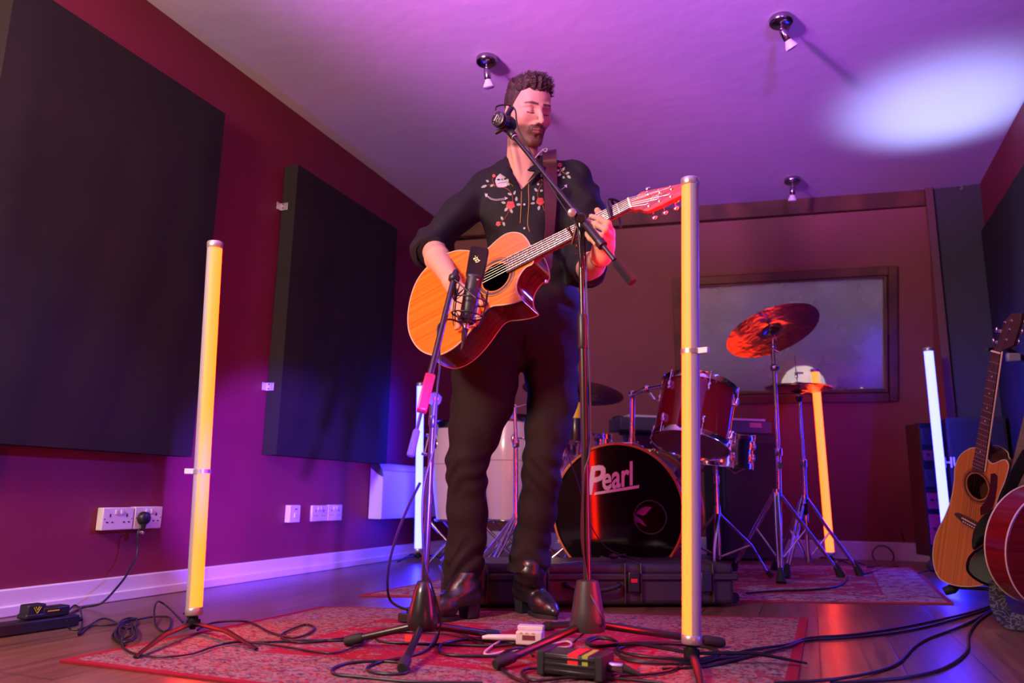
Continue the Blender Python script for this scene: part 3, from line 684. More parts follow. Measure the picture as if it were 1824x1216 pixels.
blend(np.clip(brow*(0.75+0.4*nz_(1100, 2)), 0, 0.92), (0.055, 0.022, 0.012))
for s_ in (-1, 1):
    tt = (hx-s_*0.031)/0.0145; lz = -0.0075-0.002*(1-tt*tt)
    blend(ss(0.0022, 0.0010, np.abs(hz-lz))*(np.abs(tt) < 1.05)*(hyy > 0.06)*inhead, (0.035, 0.014, 0.010))
    blend(0.5*ss(0.016, 0.006, np.sqrt((hx-s_*0.031)**2+(hz-0.004)**2))*(hyy > 0.06)*inhead, (0.42, 0.17, 0.13))
body = np_obj('body', BV, BQ, skin, person, col)

# hair: a cropped cap with a brushed-up top
G = SDF(HC-0.16, HC+0.19, 0.0026)
ge = lambda c, r, k=0.01, m='+': G.ell(hd(*c), V3(r), AX, k, m)
ge((0, -0.016, 0.040), (0.0785, 0.101, 0.089), 0.01)
ge((0, 0.020, 0.094), (0.060, 0.074, 0.034), 0.02); ge((-0.012, 0.052, 0.106), (0.048, 0.042, 0.024), 0.02); ge((0.0, -0.03, 0.09), (0.066, 0.07, 0.038), 0.02)
# texture strands: combed front-to-back ridges
sf = G.F; g0 = [(G.lo[i]+G.h*np.arange(G.n[i])) for i in range(3)]
XX, YY, ZZ = np.meshgrid(*g0, indexing='ij'); XX -= HC[0]; YY -= HC[1]; ZZ -= HC[2]
a_ = XX*HX[0]+YY*HX[1]+ZZ*HX[2]; b_ = XX*HF[0]+YY*HF[1]+ZZ*HF[2]; d_ = XX*HZ[0]+YY*HZ[1]+ZZ*HZ[2]
top = np.clip((d_-0.06)/0.03, 0, 1)
G.F = (sf + (top*0.0038+0.0006)*(np.sin(a_*330+2.2*np.sin(b_*55)+40*d_)*0.6+np.sin(a_*170+b_*120+1.0)*0.6)).astype(np.float32)
# open the face: forehead, temples, below the ears
cut = np.maximum.reduce([np.minimum(b_-(0.052-0.35*np.clip(np.abs(a_)-0.035, 0, 1)), 0.066-d_+0.10*np.clip(np.abs(a_)-0.03, 0, 0.02)),
                         np.minimum(b_-(0.006+0.60*np.clip(d_, 0, 0.07)), 0.060-d_), np.minimum(b_+0.012, 0.012-d_), -0.052-d_])
G.F = np.maximum(G.F, cut).astype(np.float32)
GV, GQ = G.mesh(); GV, GQ = biggest(GV, GQ); GV = vgrad(GV, GQ, 1, 0.3)
hairm = mat('hair_brown', (0.022, 0.010, 0.006), 0.45, var=(60, (0.050, 0.022, 0.011), 1.0), bump=(260, 0.5))
hair = np_obj('hair', GV, GQ, hairm, person)
gb = bvh_of(GV, GQ); rnd = random.Random(5); mb = MB()
for i in range(950):
    th = rnd.uniform(-1.2, 1.2); ph = rnd.uniform(-0.95, 1.25)
    d = nrm(HX*math.sin(th)*0.8+HZ*math.cos(th)*math.cos(ph)+HF*math.sin(ph)); h_ = gb.ray_cast(Vector(HC+HZ*0.03+d*0.25), Vector(-d))
    if h_[0] is None: continue
    p = V3(h_[0]); q = p-HC
    if q@HZ < 0.055: continue
    fwd = nrm(HF*(0.7 if q@HF > 0 else 0.35)+HX*(0.45+rnd.uniform(-0.3, 0.3))+HZ*rnd.uniform(0.25, 0.7)+d*0.35)
    l = rnd.uniform(0.010, 0.020)*(1.15 if q@HF > 0.02 else 0.7)
    mb.tube([p-d*0.003, p+fwd*l*0.5+d*0.001, p+fwd*l-HZ*0.003], [0.0011, 0.0008, 0.0002], 4, cap=False)
mb.build('hair_strands', hairm, hair)

# ---------------- shirt
def wob(S, fn):
    g = [(S.lo[i]+S.h*np.arange(S.n[i])).astype(np.float32) for i in range(3)]
    m = np.abs(S.F) < 0.03; I = np.nonzero(m); S.F[I] += fn(g[0][I[0]], g[1][I[1]], g[2][I[2]]).astype(np.float32)
S = SDF(PB+V3((-0.50, -0.36, 0.95)), PB+V3((0.42, 0.22, 1.66)), 0.0032)
tx = (ML, MN, UP)
S.ell(P(938, 372, -0.035), (0.172, 0.118, 0.20), tx, 0.03); S.ell(P(946, 470, -0.035), (0.158, 0.112, 0.22), tx, 0.05); S.ell(P(950, 545, -0.035), (0.168, 0.118, 0.18), tx, 0.05)
S.cone(P(874, 330, -0.035), P(1012, 314, -0.035), 0.055, 0.056, 0.05)
S.cone(P(905, 318, -0.03), P(960, 312, -0.03), 0.062, 0.062, 0.04)
S.ell(P(895, 372, 0.03), (0.075, 0.04, 0.08), tx, 0.04); S.ell(P(985, 366, 0.03), (0.075, 0.04, 0.08), tx, 0.04)
# sleeves
mR = shR*0.5+elR*0.5
S.chain([P(866, 336, -0.035), P(820, 380, 0.015), P(768, 434, 0.085)], [0.064, 0.060, 0.056], 0.03); S.chain([P(768, 434, 0.085), P(766, 447, 0.135)], [0.058, 0.055], 0.015)
S.chain([P(1022, 320, -0.035), P(1042, 375, 0.01), P(1040, 440, 0.05), P(1036, 484, 0.09)], [0.066, 0.064, 0.058, 0.058], 0.03)
S.chain([P(1036, 484, 0.09), P(1050, 480, 0.20)], [0.056, 0.053], 0.02)
S.ell(P(1052, 356, -0.02), (0.04, 0.04, 0.05), tx, 0.03)
mN, mL_ = MN.astype(np.float32), ML.astype(np.float32)
def folds(X, Y, Z):
    l = X*ML[0]+Y*ML[1]-PB@ML; o = X*MN[0]+Y*MN[1]-PB@MN
    arm = np.clip((np.abs(l-0.03)-0.15)/0.05, 0, 1); low = np.clip((1.40-Z)/0.2, 0, 1)
    a = np.sin(Z*52+l*34+2.5*np.sin(l*17+Z*9)+o*30); b = np.sin(Z*33-l*61+1.7*np.sin(Z*21+o*20)); c = np.sin(l*48+2*np.sin(Z*14)+Z*10)
    return arm*(0.0036*a+0.0028*b)+(1-arm)*(0.0018*c*low+0.0022*low*a+0.0012*b)
wob(S, folds)
# waist cut, cuff cuts, neckline
W0 = P(945, 556, 0.05)
S.half((0, 0, W0[2]), (0, 0, -1), (S.lo, S.lo+S.h*S.n))
cR = P(764, 452, 0.15); dR = nrm(wrR-elR); S.half(cR, dR, (cR-0.10, cR+0.10)); 
cL = P(1052, 480, 0.20); dL = nrm(wrL-elL); S.half(cL, dL, (cL-0.085, cL+0.11))
S.cone(hd(0, -0.02, -0.03), nb, 0.062, 0.066, 0.004, '-'); S.cone(nb+UP*0.03, nb-UP*0.02, 0.066, 0.060, 0.004, '-')
# V opening: a wedge from the collar to the top snap
v0, v1, v2 = P(915, 300, 0.10), P(963, 296, 0.10), P(929, 333, 0.10)
def wedge(X, Y, Z):
    l = X*ML[0]+Y*ML[1]; o = X*MN[0]+Y*MN[1]; d = []
    pl = [(v0@ML, v0[2]), (v2@ML, v2[2]), (v1@ML, v1[2])]
    for a, b in zip(pl, pl[1:]+pl[:1]):
        n = V3((b[1]-a[1], a[0]-b[0])); n = n/np.linalg.norm(n); d.append((l-a[0])*n[0]+(Z-a[1])*n[1])
    sg = 1
    m = np.maximum(np.maximum(-d[0], -d[1]), -d[2]) if ((v1@ML-pl[0][0])*0+1) and (((pl[1][0]-pl[0][0])*(pl[2][1]-pl[0][1])-(pl[1][1]-pl[0][1])*(pl[2][0]-pl[0][0])) < 0) else np.maximum(np.maximum(d[0], d[1]), d[2])
    return np.maximum(m, (PB@MN+0.0)-o)
S.op((P(929, 340, 0.1)-0.14, P(929, 300, 0.1)+0.14), wedge, 0.003, '-')
SV, SQ = S.mesh(); SV, SQ = biggest(SV, SQ); SV = vgrad(SV, SQ, 1, 0.4)
shirtm = mat('shirt_black_cotton', (0.010, 0.0085, 0.0085), 0.72, spec=0.3, bump=(500, 0.25))
shirt = np_obj('shirt', SV, SQ, shirtm, person)
sb = bvh_of(SV, SQ)
def onshirt(x, y, lift=0.0, bv=None):
    d = ray(x, y); h_ = (bv or sb).ray_cast(Vector(C_), Vector(nrm(d)))
    if h_[0] is None: return P(x, y, 0.08)
    return V3(h_[0])-nrm(d)*lift
# rolled cuffs
mb = MB()
for c, d, r, sq in ((cR, dR, 0.0565, (1, 1)), (cL, dL, 0.053, (1, 1))):
    mb = MB(); x, y, a = frame(d); n = 40; prof = [(0.80, 0.004), (1.0, 0.002), (1.06, -0.006), (1.08, -0.024), (1.05, -0.042), (0.97, -0.048)]
    vs = []; m = len(prof)
    for rr, h_ in prof:
        for k in range(n):
            t = 2*math.pi*k/n; w_ = 1+0.035*math.sin(3*t+h_*40)+0.02*math.sin(7*t); vs.append(c+d*(h_+0.004*math.sin(2*t))+(math.cos(t)*x+math.sin(t)*y)*r*rr*w_)
    mb.add(vs, [(i*n+k, i*n+(k+1) % n, (i+1)*n+(k+1) % n, (i+1)*n+k) for i in range(m-1) for k in range(n)])
    mb.build('rolled_cuff', shirtm, shirt)
# collar leaves: thick curved flaps standing on the neckline
def flap(pts, name='collar'):
    """pts: rows of (px,py,off)"""
    rows = [[P(*q) for q in r] for r in pts]; mb = MB(); n = len(rows[0]); m = len(rows); vs = []
    for s_ in (0, 1):
        for r in rows:
            for p in r: vs.append(p+MN*0.004*(1-2*s_)*0.5)
    fs = []
    for i in range(m-1):
        for j in range(n-1):
            a = i*n+j; fs.append((a, a+1, a+n+1, a+n)); b = a+m*n; fs.append((b, b+n, b+n+1, b+1))
    for i in range(m-1):
        for j in (0, n-1): a = i*n+j; fs.append((a, a+n, a+n+m*n, a+m*n))
    for j in range(n-1):
        for i in (0, m-1): a = i*n+j; fs.append((a, a+1, a+1+m*n, a+m*n))
    mb.add(vs, fs); o = mb.build(name, shirtm, shirt, angle=60); sd = o.modifiers.new('s', 'SUBSURF'); sd.levels = sd.render_levels = 2
    return o
flap([[(905, 272, 0.0), (906, 290, 0.052), (911, 308, 0.078), (927, 332, 0.098)],
      [(897, 281, -0.01), (894, 296, 0.060), (899, 309, 0.088), (922, 331, 0.103)],
      [(886, 297, -0.03), (882, 303, 0.048), (892, 310, 0.085), (914, 324, 0.104)]])
flap([[(966, 272, -0.01), (966, 284, 0.045), (958, 298, 0.075), (934, 330, 0.098)],
      [(971, 279, -0.02), (971, 290, 0.050), (963, 301, 0.083), (942, 323, 0.103)],
      [(976, 284, -0.03), (977, 293, 0.045), (968, 305, 0.085), (950, 314, 0.103)]])

# ---------------- trousers
T = SDF(PB+V3((-0.36, -0.30, 0.08)), PB+V3((0.36, 0.26, 1.12)), 0.0036)
def legpts(L): return [P(x, y, o) for x, y, h_, o in L], [h_*np.linalg.norm(P(x, y, o)-C_)/F*0.93 for x, y, h_, o in L]
rl = [(880, 600, 64, -0.03), (866, 660, 64, -0.02), (858, 720, 58, 0), (846, 765, 49, 0.02), (833, 820, 38, 0.03), (832, 850, 36, 0.02), (833, 910, 37, 0), (832, 960, 34, -0.01), (824, 1000, 34, -0.01), (822, 1052, 35, 0.0)]
ll = [(985, 600, 56, -0.03), (983, 660, 49, -0.03), (984, 710, 47, -0.01), (975, 765, 42, 0.01), (967, 815, 35, 0.03), (965, 850, 35, 0.02), (956, 910, 35, -0.01), (948, 960, 33, -0.03), (943, 1000, 35, -0.035), (942, 1022, 37, -0.03)]
a, b = legpts(rl); T.chain(a, b, 0.02); a, b = legpts(ll); T.chain(a, b, 0.02)
T.ell(P(945, 590, -0.035), (0.164, 0.118, 0.13), tx, 0.04); T.ell(P(945, 560, -0.035), (0.166, 0.116, 0.11), tx, 0.03); T.ell(P(972, 625, -0.03), (0.10, 0.10, 0.12), tx, 0.04)
def jf(X, Y, Z):
    l = X*ML[0]+Y*ML[1]-PB@ML; o = X*MN[0]+Y*MN[1]-PB@MN
    knee = np.exp(-((Z-0.47)/0.07)**2); ank = np.exp(-((Z-0.16)/0.08)**2); cro = np.exp(-((Z-0.84)/0.10)**2)
    ph = np.where(l > 0.03, 1.0, -1.0)
    return 0.0034*knee*np.sin(Z*95+ph*l*55+2.2*np.sin(l*33+o*30))+0.0052*ank*np.sin(Z*92+ph*l*55+2.6*np.sin(l*36+o*35))+0.0055*cro*np.sin((l-0.03)*ph*40-Z*62+1.0)+0.0016*np.sin(Z*41+l*25+2*np.sin(o*30))+0.0016*np.sin(l*70+Z*12)
wob(T, jf)
wz = P(945, 548, 0.08)[2]
T.half((0, 0, wz), (0, 0, 1), (T.lo, T.lo+T.h*T.n))
e1_ = P(822, 1048, 0.0); T.half(e1_, nrm((0.05, 0, -1)), (e1_-0.12, e1_+0.10)); e2_ = P(942, 1018, -0.03); T.half(e2_, (0, 0, -1), (e2_-0.11, e2_+0.10))
TV, TQ = T.mesh(); TV, TQ = biggest(TV, TQ); TV = vgrad(TV, TQ, 1, 0.4)
jeanm = mat('black_denim', (0.0085, 0.0065, 0.0065), 0.78, spec=0.25, bump=(420, 0.35), var=(9, (0.012, 0.0095, 0.009), 1.0))
tro = np_obj('trousers', TV, TQ, jeanm, person); tb = bvh_of(TV, TQ)
def strip(pts, wd, lift, m, name, par, bv, th=0.0015, closed=False):
    """flat ribbon lying on a surface; pts in picture pixels"""
    Q = [onshirt(x, y, lift, bv) for x, y in pts]; mb = MB(); mb.tube(Q, wd, 6, sq=(1, 0.6)); return mb.build(name, m, par)
strip([(935, 560), (934, 590), (936, 620), (937, 650)], 0.0012, 0.0006, mat('denim_seam', (0.012, 0.010, 0.010), 0.9, spec=0.1), 'fly_seam', tro, tb)
mb = MB()                                                               # waistband
x, y = ML, MN; c = V3((*(P(945, 548, -0.035)[:2]), wz)); n = 60; vs = []
for rr, h_ in ((0.99, -0.036), (1.02, -0.034), (1.02, 0.0), (0.99, 0.003), (0.93, 0.003)):
    for k in range(n): t = 2*math.pi*k/n; vs.append(c+UP*h_+x*math.cos(t)*0.160*rr+y*math.sin(t)*0.112*rr)
mb.add(vs, [(i*n+k, i*n+(k+1) % n, (i+1)*n+(k+1) % n, (i+1)*n+k) for i in range(4) for k in range(n)])
mb.build('waistband', jeanm, tro)

# ---------------- boots
bootm = mat('black_leather', (0.010, 0.010, 0.011), 0.33, 0, 0.6, bump=(35, 0.25))
def boot(heel, toe, ank, nm):
    heel = V3((heel[0], heel[1], 0.008)); toe = V3((toe[0], toe[1], 0.008)); d = nrm(toe-heel); sd = V3((-d[1], d[0], 0)); Lg = np.linalg.norm(toe-heel)
    lo = np.minimum(np.minimum(heel, toe), ank)-0.08; hi = np.maximum(np.maximum(heel, toe), ank)+0.09; lo[2] = -0.01; hi[2] = ank[2]+0.06
    K = SDF(lo, hi, 0.0026)
    at_ = lambda u, z, s_=0.0: heel+d*u*Lg+UP*z+sd*s_
    K.chain([at_(0.05, 0.070), at_(0.35, 0.058), at_(0.62, 0.040), at_(0.86, 0.028), at_(0.985, 0.021)], [0.036, 0.038, 0.036, 0.024, 0.0125], 0.02)
    K.chain([at_(0.62, 0.026), at_(0.78, 0.022)], [0.024, 0.022], 0.015)
    K.chain([at_(0.10, 0.08), ank, ank+(ank-at_(0.10, 0.08))*0.45], [0.040, 0.042, 0.047], 0.03)
    K.chain([at_(0.30, 0.085), at_(0.16, 0.13)], [0.036, 0.038], 0.03)
    K.half(at_(0, 0.012), (0, 0, -1), (K.lo, K.lo+K.h*K.n))
    K.op((K.lo, K.lo+K.h*K.n), lambda X, Y, Z: np.maximum(np.maximum(Z-0.046, ((X-heel[0])*d[0]+(Y-heel[1])*d[1])-0.42*Lg), -9-Z), 0.01, '-')
    wob(K, lambda X, Y, Z: 0.0016*np.sin(Z*150+((X-heel[0])*d[0]+(Y-heel[1])*d[1])*60)*np.clip((Z-0.05)/0.04, 0, 1))
    v, q = K.mesh(); v, q = biggest(v, q); o = np_obj(nm, v, q, bootm, person)
    mb = MB()                                                            # sole, stacked heel, ankle strap
    out = []
    for u, w_ in ((0.36, 0.024), (0.5, 0.029), (0.64, 0.036), (0.76, 0.034), (0.88, 0.025), (0.97, 0.013), (1.01, 0.004)): out.append((u, w_))
    pl = [at_(u, 0.0, w_) for u, w_ in out]+[at_(u, 0.0, -w_) for u, w_ in out[::-1]]
    mb.prism([p for p in pl], (0, 0, 0.013)); mb.build('sole', RUB, o)
    mb = MB(); hl = [(-0.10, 0.018), (-0.12, 0.0), (-0.10, -0.018), (-0.02, -0.030), (0.22, -0.030), (0.22, 0.030), (-0.02, 0.030)]
    top_ = [at_(u*1.0, 0.050, s_*1.08) for u, s_ in hl]; bot = [at_(u*0.85+0.01, 0.0, s_*0.92) for u, s_ in hl]; n = len(hl)
    mb.add(bot+top_, [tuple(range(n))[::-1], tuple(range(n, 2*n))]+[(i, (i+1) % n, (i+1) % n+n, i+n) for i in range(n)]); mb.build('heel', RUB, o, bevel=0.002)
    mb = MB(); mb.ring(ank*0.72+at_(0.10, 0.08)*0.28, nrm(ank-at_(0.1, 0.08)), 0.0425, 0.0035, 36, 8, (0.6, 2.4)); mb.build('ankle_strap', bootm, o)
boot(onz(842, 1103), onz(757, 1112), P(824, 1050, 0.0), 'boot')
boot(onz(930, 1093), onz(990, 1108), P(942, 1024, -0.03), 'boot')

# ---------------- embroidery, piping and snaps, lying on the shirt
gold = mat('gold_piping', (0.42, 0.25, 0.06), 0.45, 0.3); ered = mat('embroidery_red', (0.52, 0.035, 0.03), 0.6); egrn = mat('embroidery_sage', (0.34, 0.42, 0.33), 0.6)
ewht = mat('embroidery_silver', (0.50, 0.46, 0.50), 0.6); eor = mat('embroidery_rust', (0.36, 0.06, 0.02), 0.6); edk = mat('embroidery_dark', (0.012, 0.01, 0.01), 0.7); epk = mat('embroidery_pink', (0.65, 0.25, 0.22), 0.6)
z2 = lambda L: [(720+x/4.343, 120+y/4.343) for x, y in L]
def line(mb, L, r, lift=0.0012):
    Q = cr([(x, y, 0) for x, y in z2(L)], 5); mb.tube([onshirt(p[0], p[1], lift) for p in Q], r, 6)
def patch(mb, L, lift=0.0016, sub_=True):
    pts = z2(L); cx = sum(p[0] for p in pts)/len(pts); cy = sum(p[1] for p in pts)/len(pts); base = onshirt(cx, cy, 0)
    Q = [onshirt(x, y, lift) for x, y in pts]
    Q = [q if np.linalg.norm(q-base) < 0.09 else base for q in Q]; c = onshirt(cx, cy, lift+0.0008); n = len(Q); bk = [onshirt(x, y, -0.001) for x, y in pts]
    mb.add(Q+[c]+bk, [(i, (i+1) % n, n) for i in range(n)]+[(i, n+1+i, n+1+(i+1) % n, (i+1) % n) for i in range(n)])
for L in ([(985, 700), (955, 760), (918, 850), (908, 960), (905, 1060), (897, 1205)], [(968, 815), (962, 930), (964, 1060), (955, 1205), (970, 1270)]):
    mb = MB(); line(mb, L, 0.0016); mb.build('piping', gold, shirt)
for c in ((929, 1061), (929, 1245)):
    p = onshirt(*z2([c])[0], 0.001); mb = MB(); mb.lathe([(0.0, 0.002), (0.0035, 0.002), (0.0035, 0.0012)], p, MN, 16); mb.mat(1).ring(p+MN*0.0015, MN, 0.0042, 0.0008, 20, 6)
    mb.build('snap_button', [WHT, CHROME], shirt)
mb = MB()   # stems
for L in ([(700, 925), (688, 890), (683, 860), (700, 835)], [(640, 912), (690, 905), (735, 925), (790, 935), (830, 975), (838, 1030), (822, 1060), (805, 1120), (780, 1165), (745, 1200)], [(800, 890), (830, 905), (842, 922)],
          [(1028, 895), (1060, 865), (1068, 880)], [(1068, 900), (1045, 935), (1032, 985), (1045, 1030)], [(1066, 1040), (1075, 1075), (1086, 1110)], [(1188, 840), (1215, 800), (1240, 780)], [(1215, 800), (1205, 765)], [(1215, 800), (1245, 822), (1265, 835)]):
    mb = MB(); line(mb, L, 0.0010); mb.build('embroidered_stem', eor, shirt)
def leaf(mb, x, y, a, l=30, w_=11):
    a = math.radians(a); u = (math.cos(a), -math.sin(a)); v = (-u[1], u[0])
    prof = [(0, 0), (0.22, 0.85), (0.38, 0.55), (0.52, 1.0), (0.70, 0.5), (0.82, 0.6), (1, 0), (0.82, -0.6), (0.70, -0.5), (0.52, -1.0), (0.38, -0.55), (0.22, -0.85)]
    patch(mb, [(x+u[0]*p*l+v[0]*q*w_, y+u[1]*p*l+v[1]*q*w_) for p, q in prof])
mb = MB()
for q in ((640, 912, 200, 48, 12), (655, 885, 150, 26), (690, 905, 215, 30), (790, 905, 60, 30), (800, 890, -60, 26), (848, 985, 70, 34), (832, 985, 160, 34), (868, 1035, 90, 36, 12), (868, 1060, 0, 34, 12), (785, 1050, 165, 36, 12), (800, 1085, 230, 36, 13), (822, 1095, -65, 36, 13),
          (762, 1180, 115, 30, 12), (765, 1195, -70, 34, 12), (1000, 1030, 90, 38, 11), (1012, 1048, 190, 36, 11), (1045, 1070, -100, 36, 13), (1060, 850, 80, 34, 12), (1045, 900, 200, 20), (1030, 960, 130, 34, 12), (1050, 955, 10, 24), (1222, 800, 55, 36, 11), (1200, 800, 160, 22), (1212, 822, 215, 32, 12), (1250, 822, 20, 30), (1262, 836, -40, 34, 13), (1240, 845, -140, 18)):
    mb = MB(); leaf(mb, *q); mb.build('embroidered_leaf', egrn, shirt)
def rose(cx, cy, r):
    mb = MB(); patch(mb, [(cx+r*(1+0.12*math.sin(5*t))*math.cos(t), cy+r*(1+0.12*math.sin(5*t))*math.sin(t)) for t in [i*math.pi/9 for i in range(18)]], 0.002)
    mb.mat(1)
    for rr in (0.78, 0.45): line(mb, [(cx+rr*r*math.cos(t), cy+rr*r*math.sin(t)*0.9) for t in [0.4+i*0.55 for i in range(10)]], 0.0007, 0.0034)
    mb.build('embroidered_rose', [ered, epk], shirt)
rose(822, 1066, 33); rose(1052, 1036, 30); rose(728, 1210, 19); rose(1203, 755, 18); rose(694, 838, 13)
mb = MB()
patch(mb, [(703, 880), (712, 850), (735, 825), (768, 808), (800, 822), (808, 850), (808, 880), (795, 895), (800, 912), (785, 922), (742, 930), (718, 925), (712, 905)], 0.0018)
mb.mat(1)
for L in ([(715, 868), (728, 858), (745, 866), (742, 873), (722, 874)], [(768, 862), (786, 850), (798, 852), (795, 862), (775, 870)], [(751, 866), (757, 856), (764, 866), (757, 876)]): patch(mb, L, 0.0034)
line(mb, [(722, 900), (745, 892), (770, 890), (792, 884)], 0.0006, 0.0034)
mb.build('embroidered_skull', [ewht, edk], shirt)
mb = MB()
for L in ([(638, 985), (665, 1008), (710, 1020), (780, 1012)], [(640, 995), (668, 1018), (712, 1028), (778, 1022)]): line(mb, L, 0.0009)
for L in ([(622, 975), (648, 978), (640, 990), (636, 1006), (628, 996)], [(775, 1000), (803, 1010), (778, 1026), (782, 1013)]): patch(mb, L)
mb.build('embroidered_arrow', ewht, shirt)
mb = MB(); line(mb, [(1215, 945), (1235, 930), (1255, 915)], 0.0009); patch(mb, [(1235, 912), (1260, 905), (1258, 932), (1250, 925)]); mb.build('embroidered_arrow', ewht, shirt)
# wrist watch on his left wrist, in-ear cable loop at the collar
wd = nrm(wrL-elL); mb = MB(); wcn = wrL-wd*0.012
mb.ring(wcn, wd, 0.0315, 0.0022, 36, 8, (0.8, 4)); mb.build('watch_strap', mat('watch_steel', (0.3, 0.29, 0.3), 0.25, 0.9), person)
mb = MB(); wn = nrm(ML*0.9+UP*0.1); mb.lathe([(0.0, 0.006), (0.016, 0.006), (0.018, 0.002), (0.018, -0.003)], wcn+wn*0.033, wn, 24); mb.build('watch_case', DCHROME, person)
mb = MB(); mb.tube(cr([P(951, 284, 0.08), P(960, 273, 0.085), P(968, 266, 0.075), P(974, 264, 0.07), P(973, 270, 0.07), P(968, 268, 0.065), P(966, 264, 0.05)], 5), 0.0012, 6)
mb.build('ear_monitor_cable', mat('clear_cable', (0.7, 0.55, 0.5), 0.3), person)
# ------------------------------------------------------------------ guitars
def wood_mat(name, c1, c2, axis, scale=60, rough=0.18, coat=0.6, along=None):
    m = mat(name, c1, rough, coat=coat); nt, ns, lk, bs = nodes(m)
    tc = N(nt, 'ShaderNodeTexCoord'); d = N(nt, 'ShaderNodeVectorMath', operation='DOT_PRODUCT'); d.inputs[1].default_value = tuple(axis)
    lk.new(tc.outputs['Object'], d.inputs[0]); nz = N(nt, 'ShaderNodeTexNoise'); nz.inputs['Scale'].default_value = 1.2; nz.inputs['Detail'].default_value = 3
    lk.new(tc.outputs['Object'], nz.inputs['Vector'])
    ad = N(nt, 'ShaderNodeMath', operation='MULTIPLY_ADD'); lk.new(nz.outputs['Fac'], ad.inputs[0]); ad.inputs[1].default_value = 0.05; lk.new(d.outputs['Value'], ad.inputs[2])
    n1 = N(nt, 'ShaderNodeTexNoise', noise_dimensions='1D'); n1.inputs['Scale'].default_value = scale; n1.inputs['Detail'].default_value = 5; lk.new(ad.outputs[0], n1.inputs['W'])
    mr = N(nt, 'ShaderNodeMapRange'); mr.inputs[1].default_value = 0.35; mr.inputs[2].default_value = 0.7; lk.new(n1.outputs['Fac'], mr.inputs[0])
    mx = N(nt, 'ShaderNodeMix', data_type='RGBA'); mx.inputs[6].default_value = (*c1, 1); mx.inputs[7].default_value = (*c2, 1); lk.new(mr.outputs[0], mx.inputs[0]); lk.new(mx.outputs[2], bs.inputs['Base Color'])
    return m
from mathutils.geometry import tessellate_polygon
def plate(mb, outer, hole, off):
    """flat plate with a hole, offset by a vector"""
    polys = [[Vector(p) for p in outer]]+([[Vector(p) for p in hole]] if hole else [])
    tri = tessellate_polygon(polys); pts = list(outer)+(list(hole) if hole else [])
    mb.add([V3(p)+off for p in pts], [tuple(t) for t in tri])
BIND = mat('binding_cream', (0.55, 0.42, 0.28), 0.4); ROSE = mat('rosewood', (0.05, 0.02, 0.012), 0.45, var=(40, (0.09, 0.035, 0.02), 1.0))
STR = mat('string_steel', (0.7, 0.6, 0.5), 0.3, 1.0); PEARL = mat('pearl_dot', (0.6, 0.58, 0.55), 0.3); BONE = mat('bone_nut', (0.75, 0.55, 0.35), 0.5); DARKIN = mat('guitar_inside', (0.03, 0.015, 0.008), 0.8)
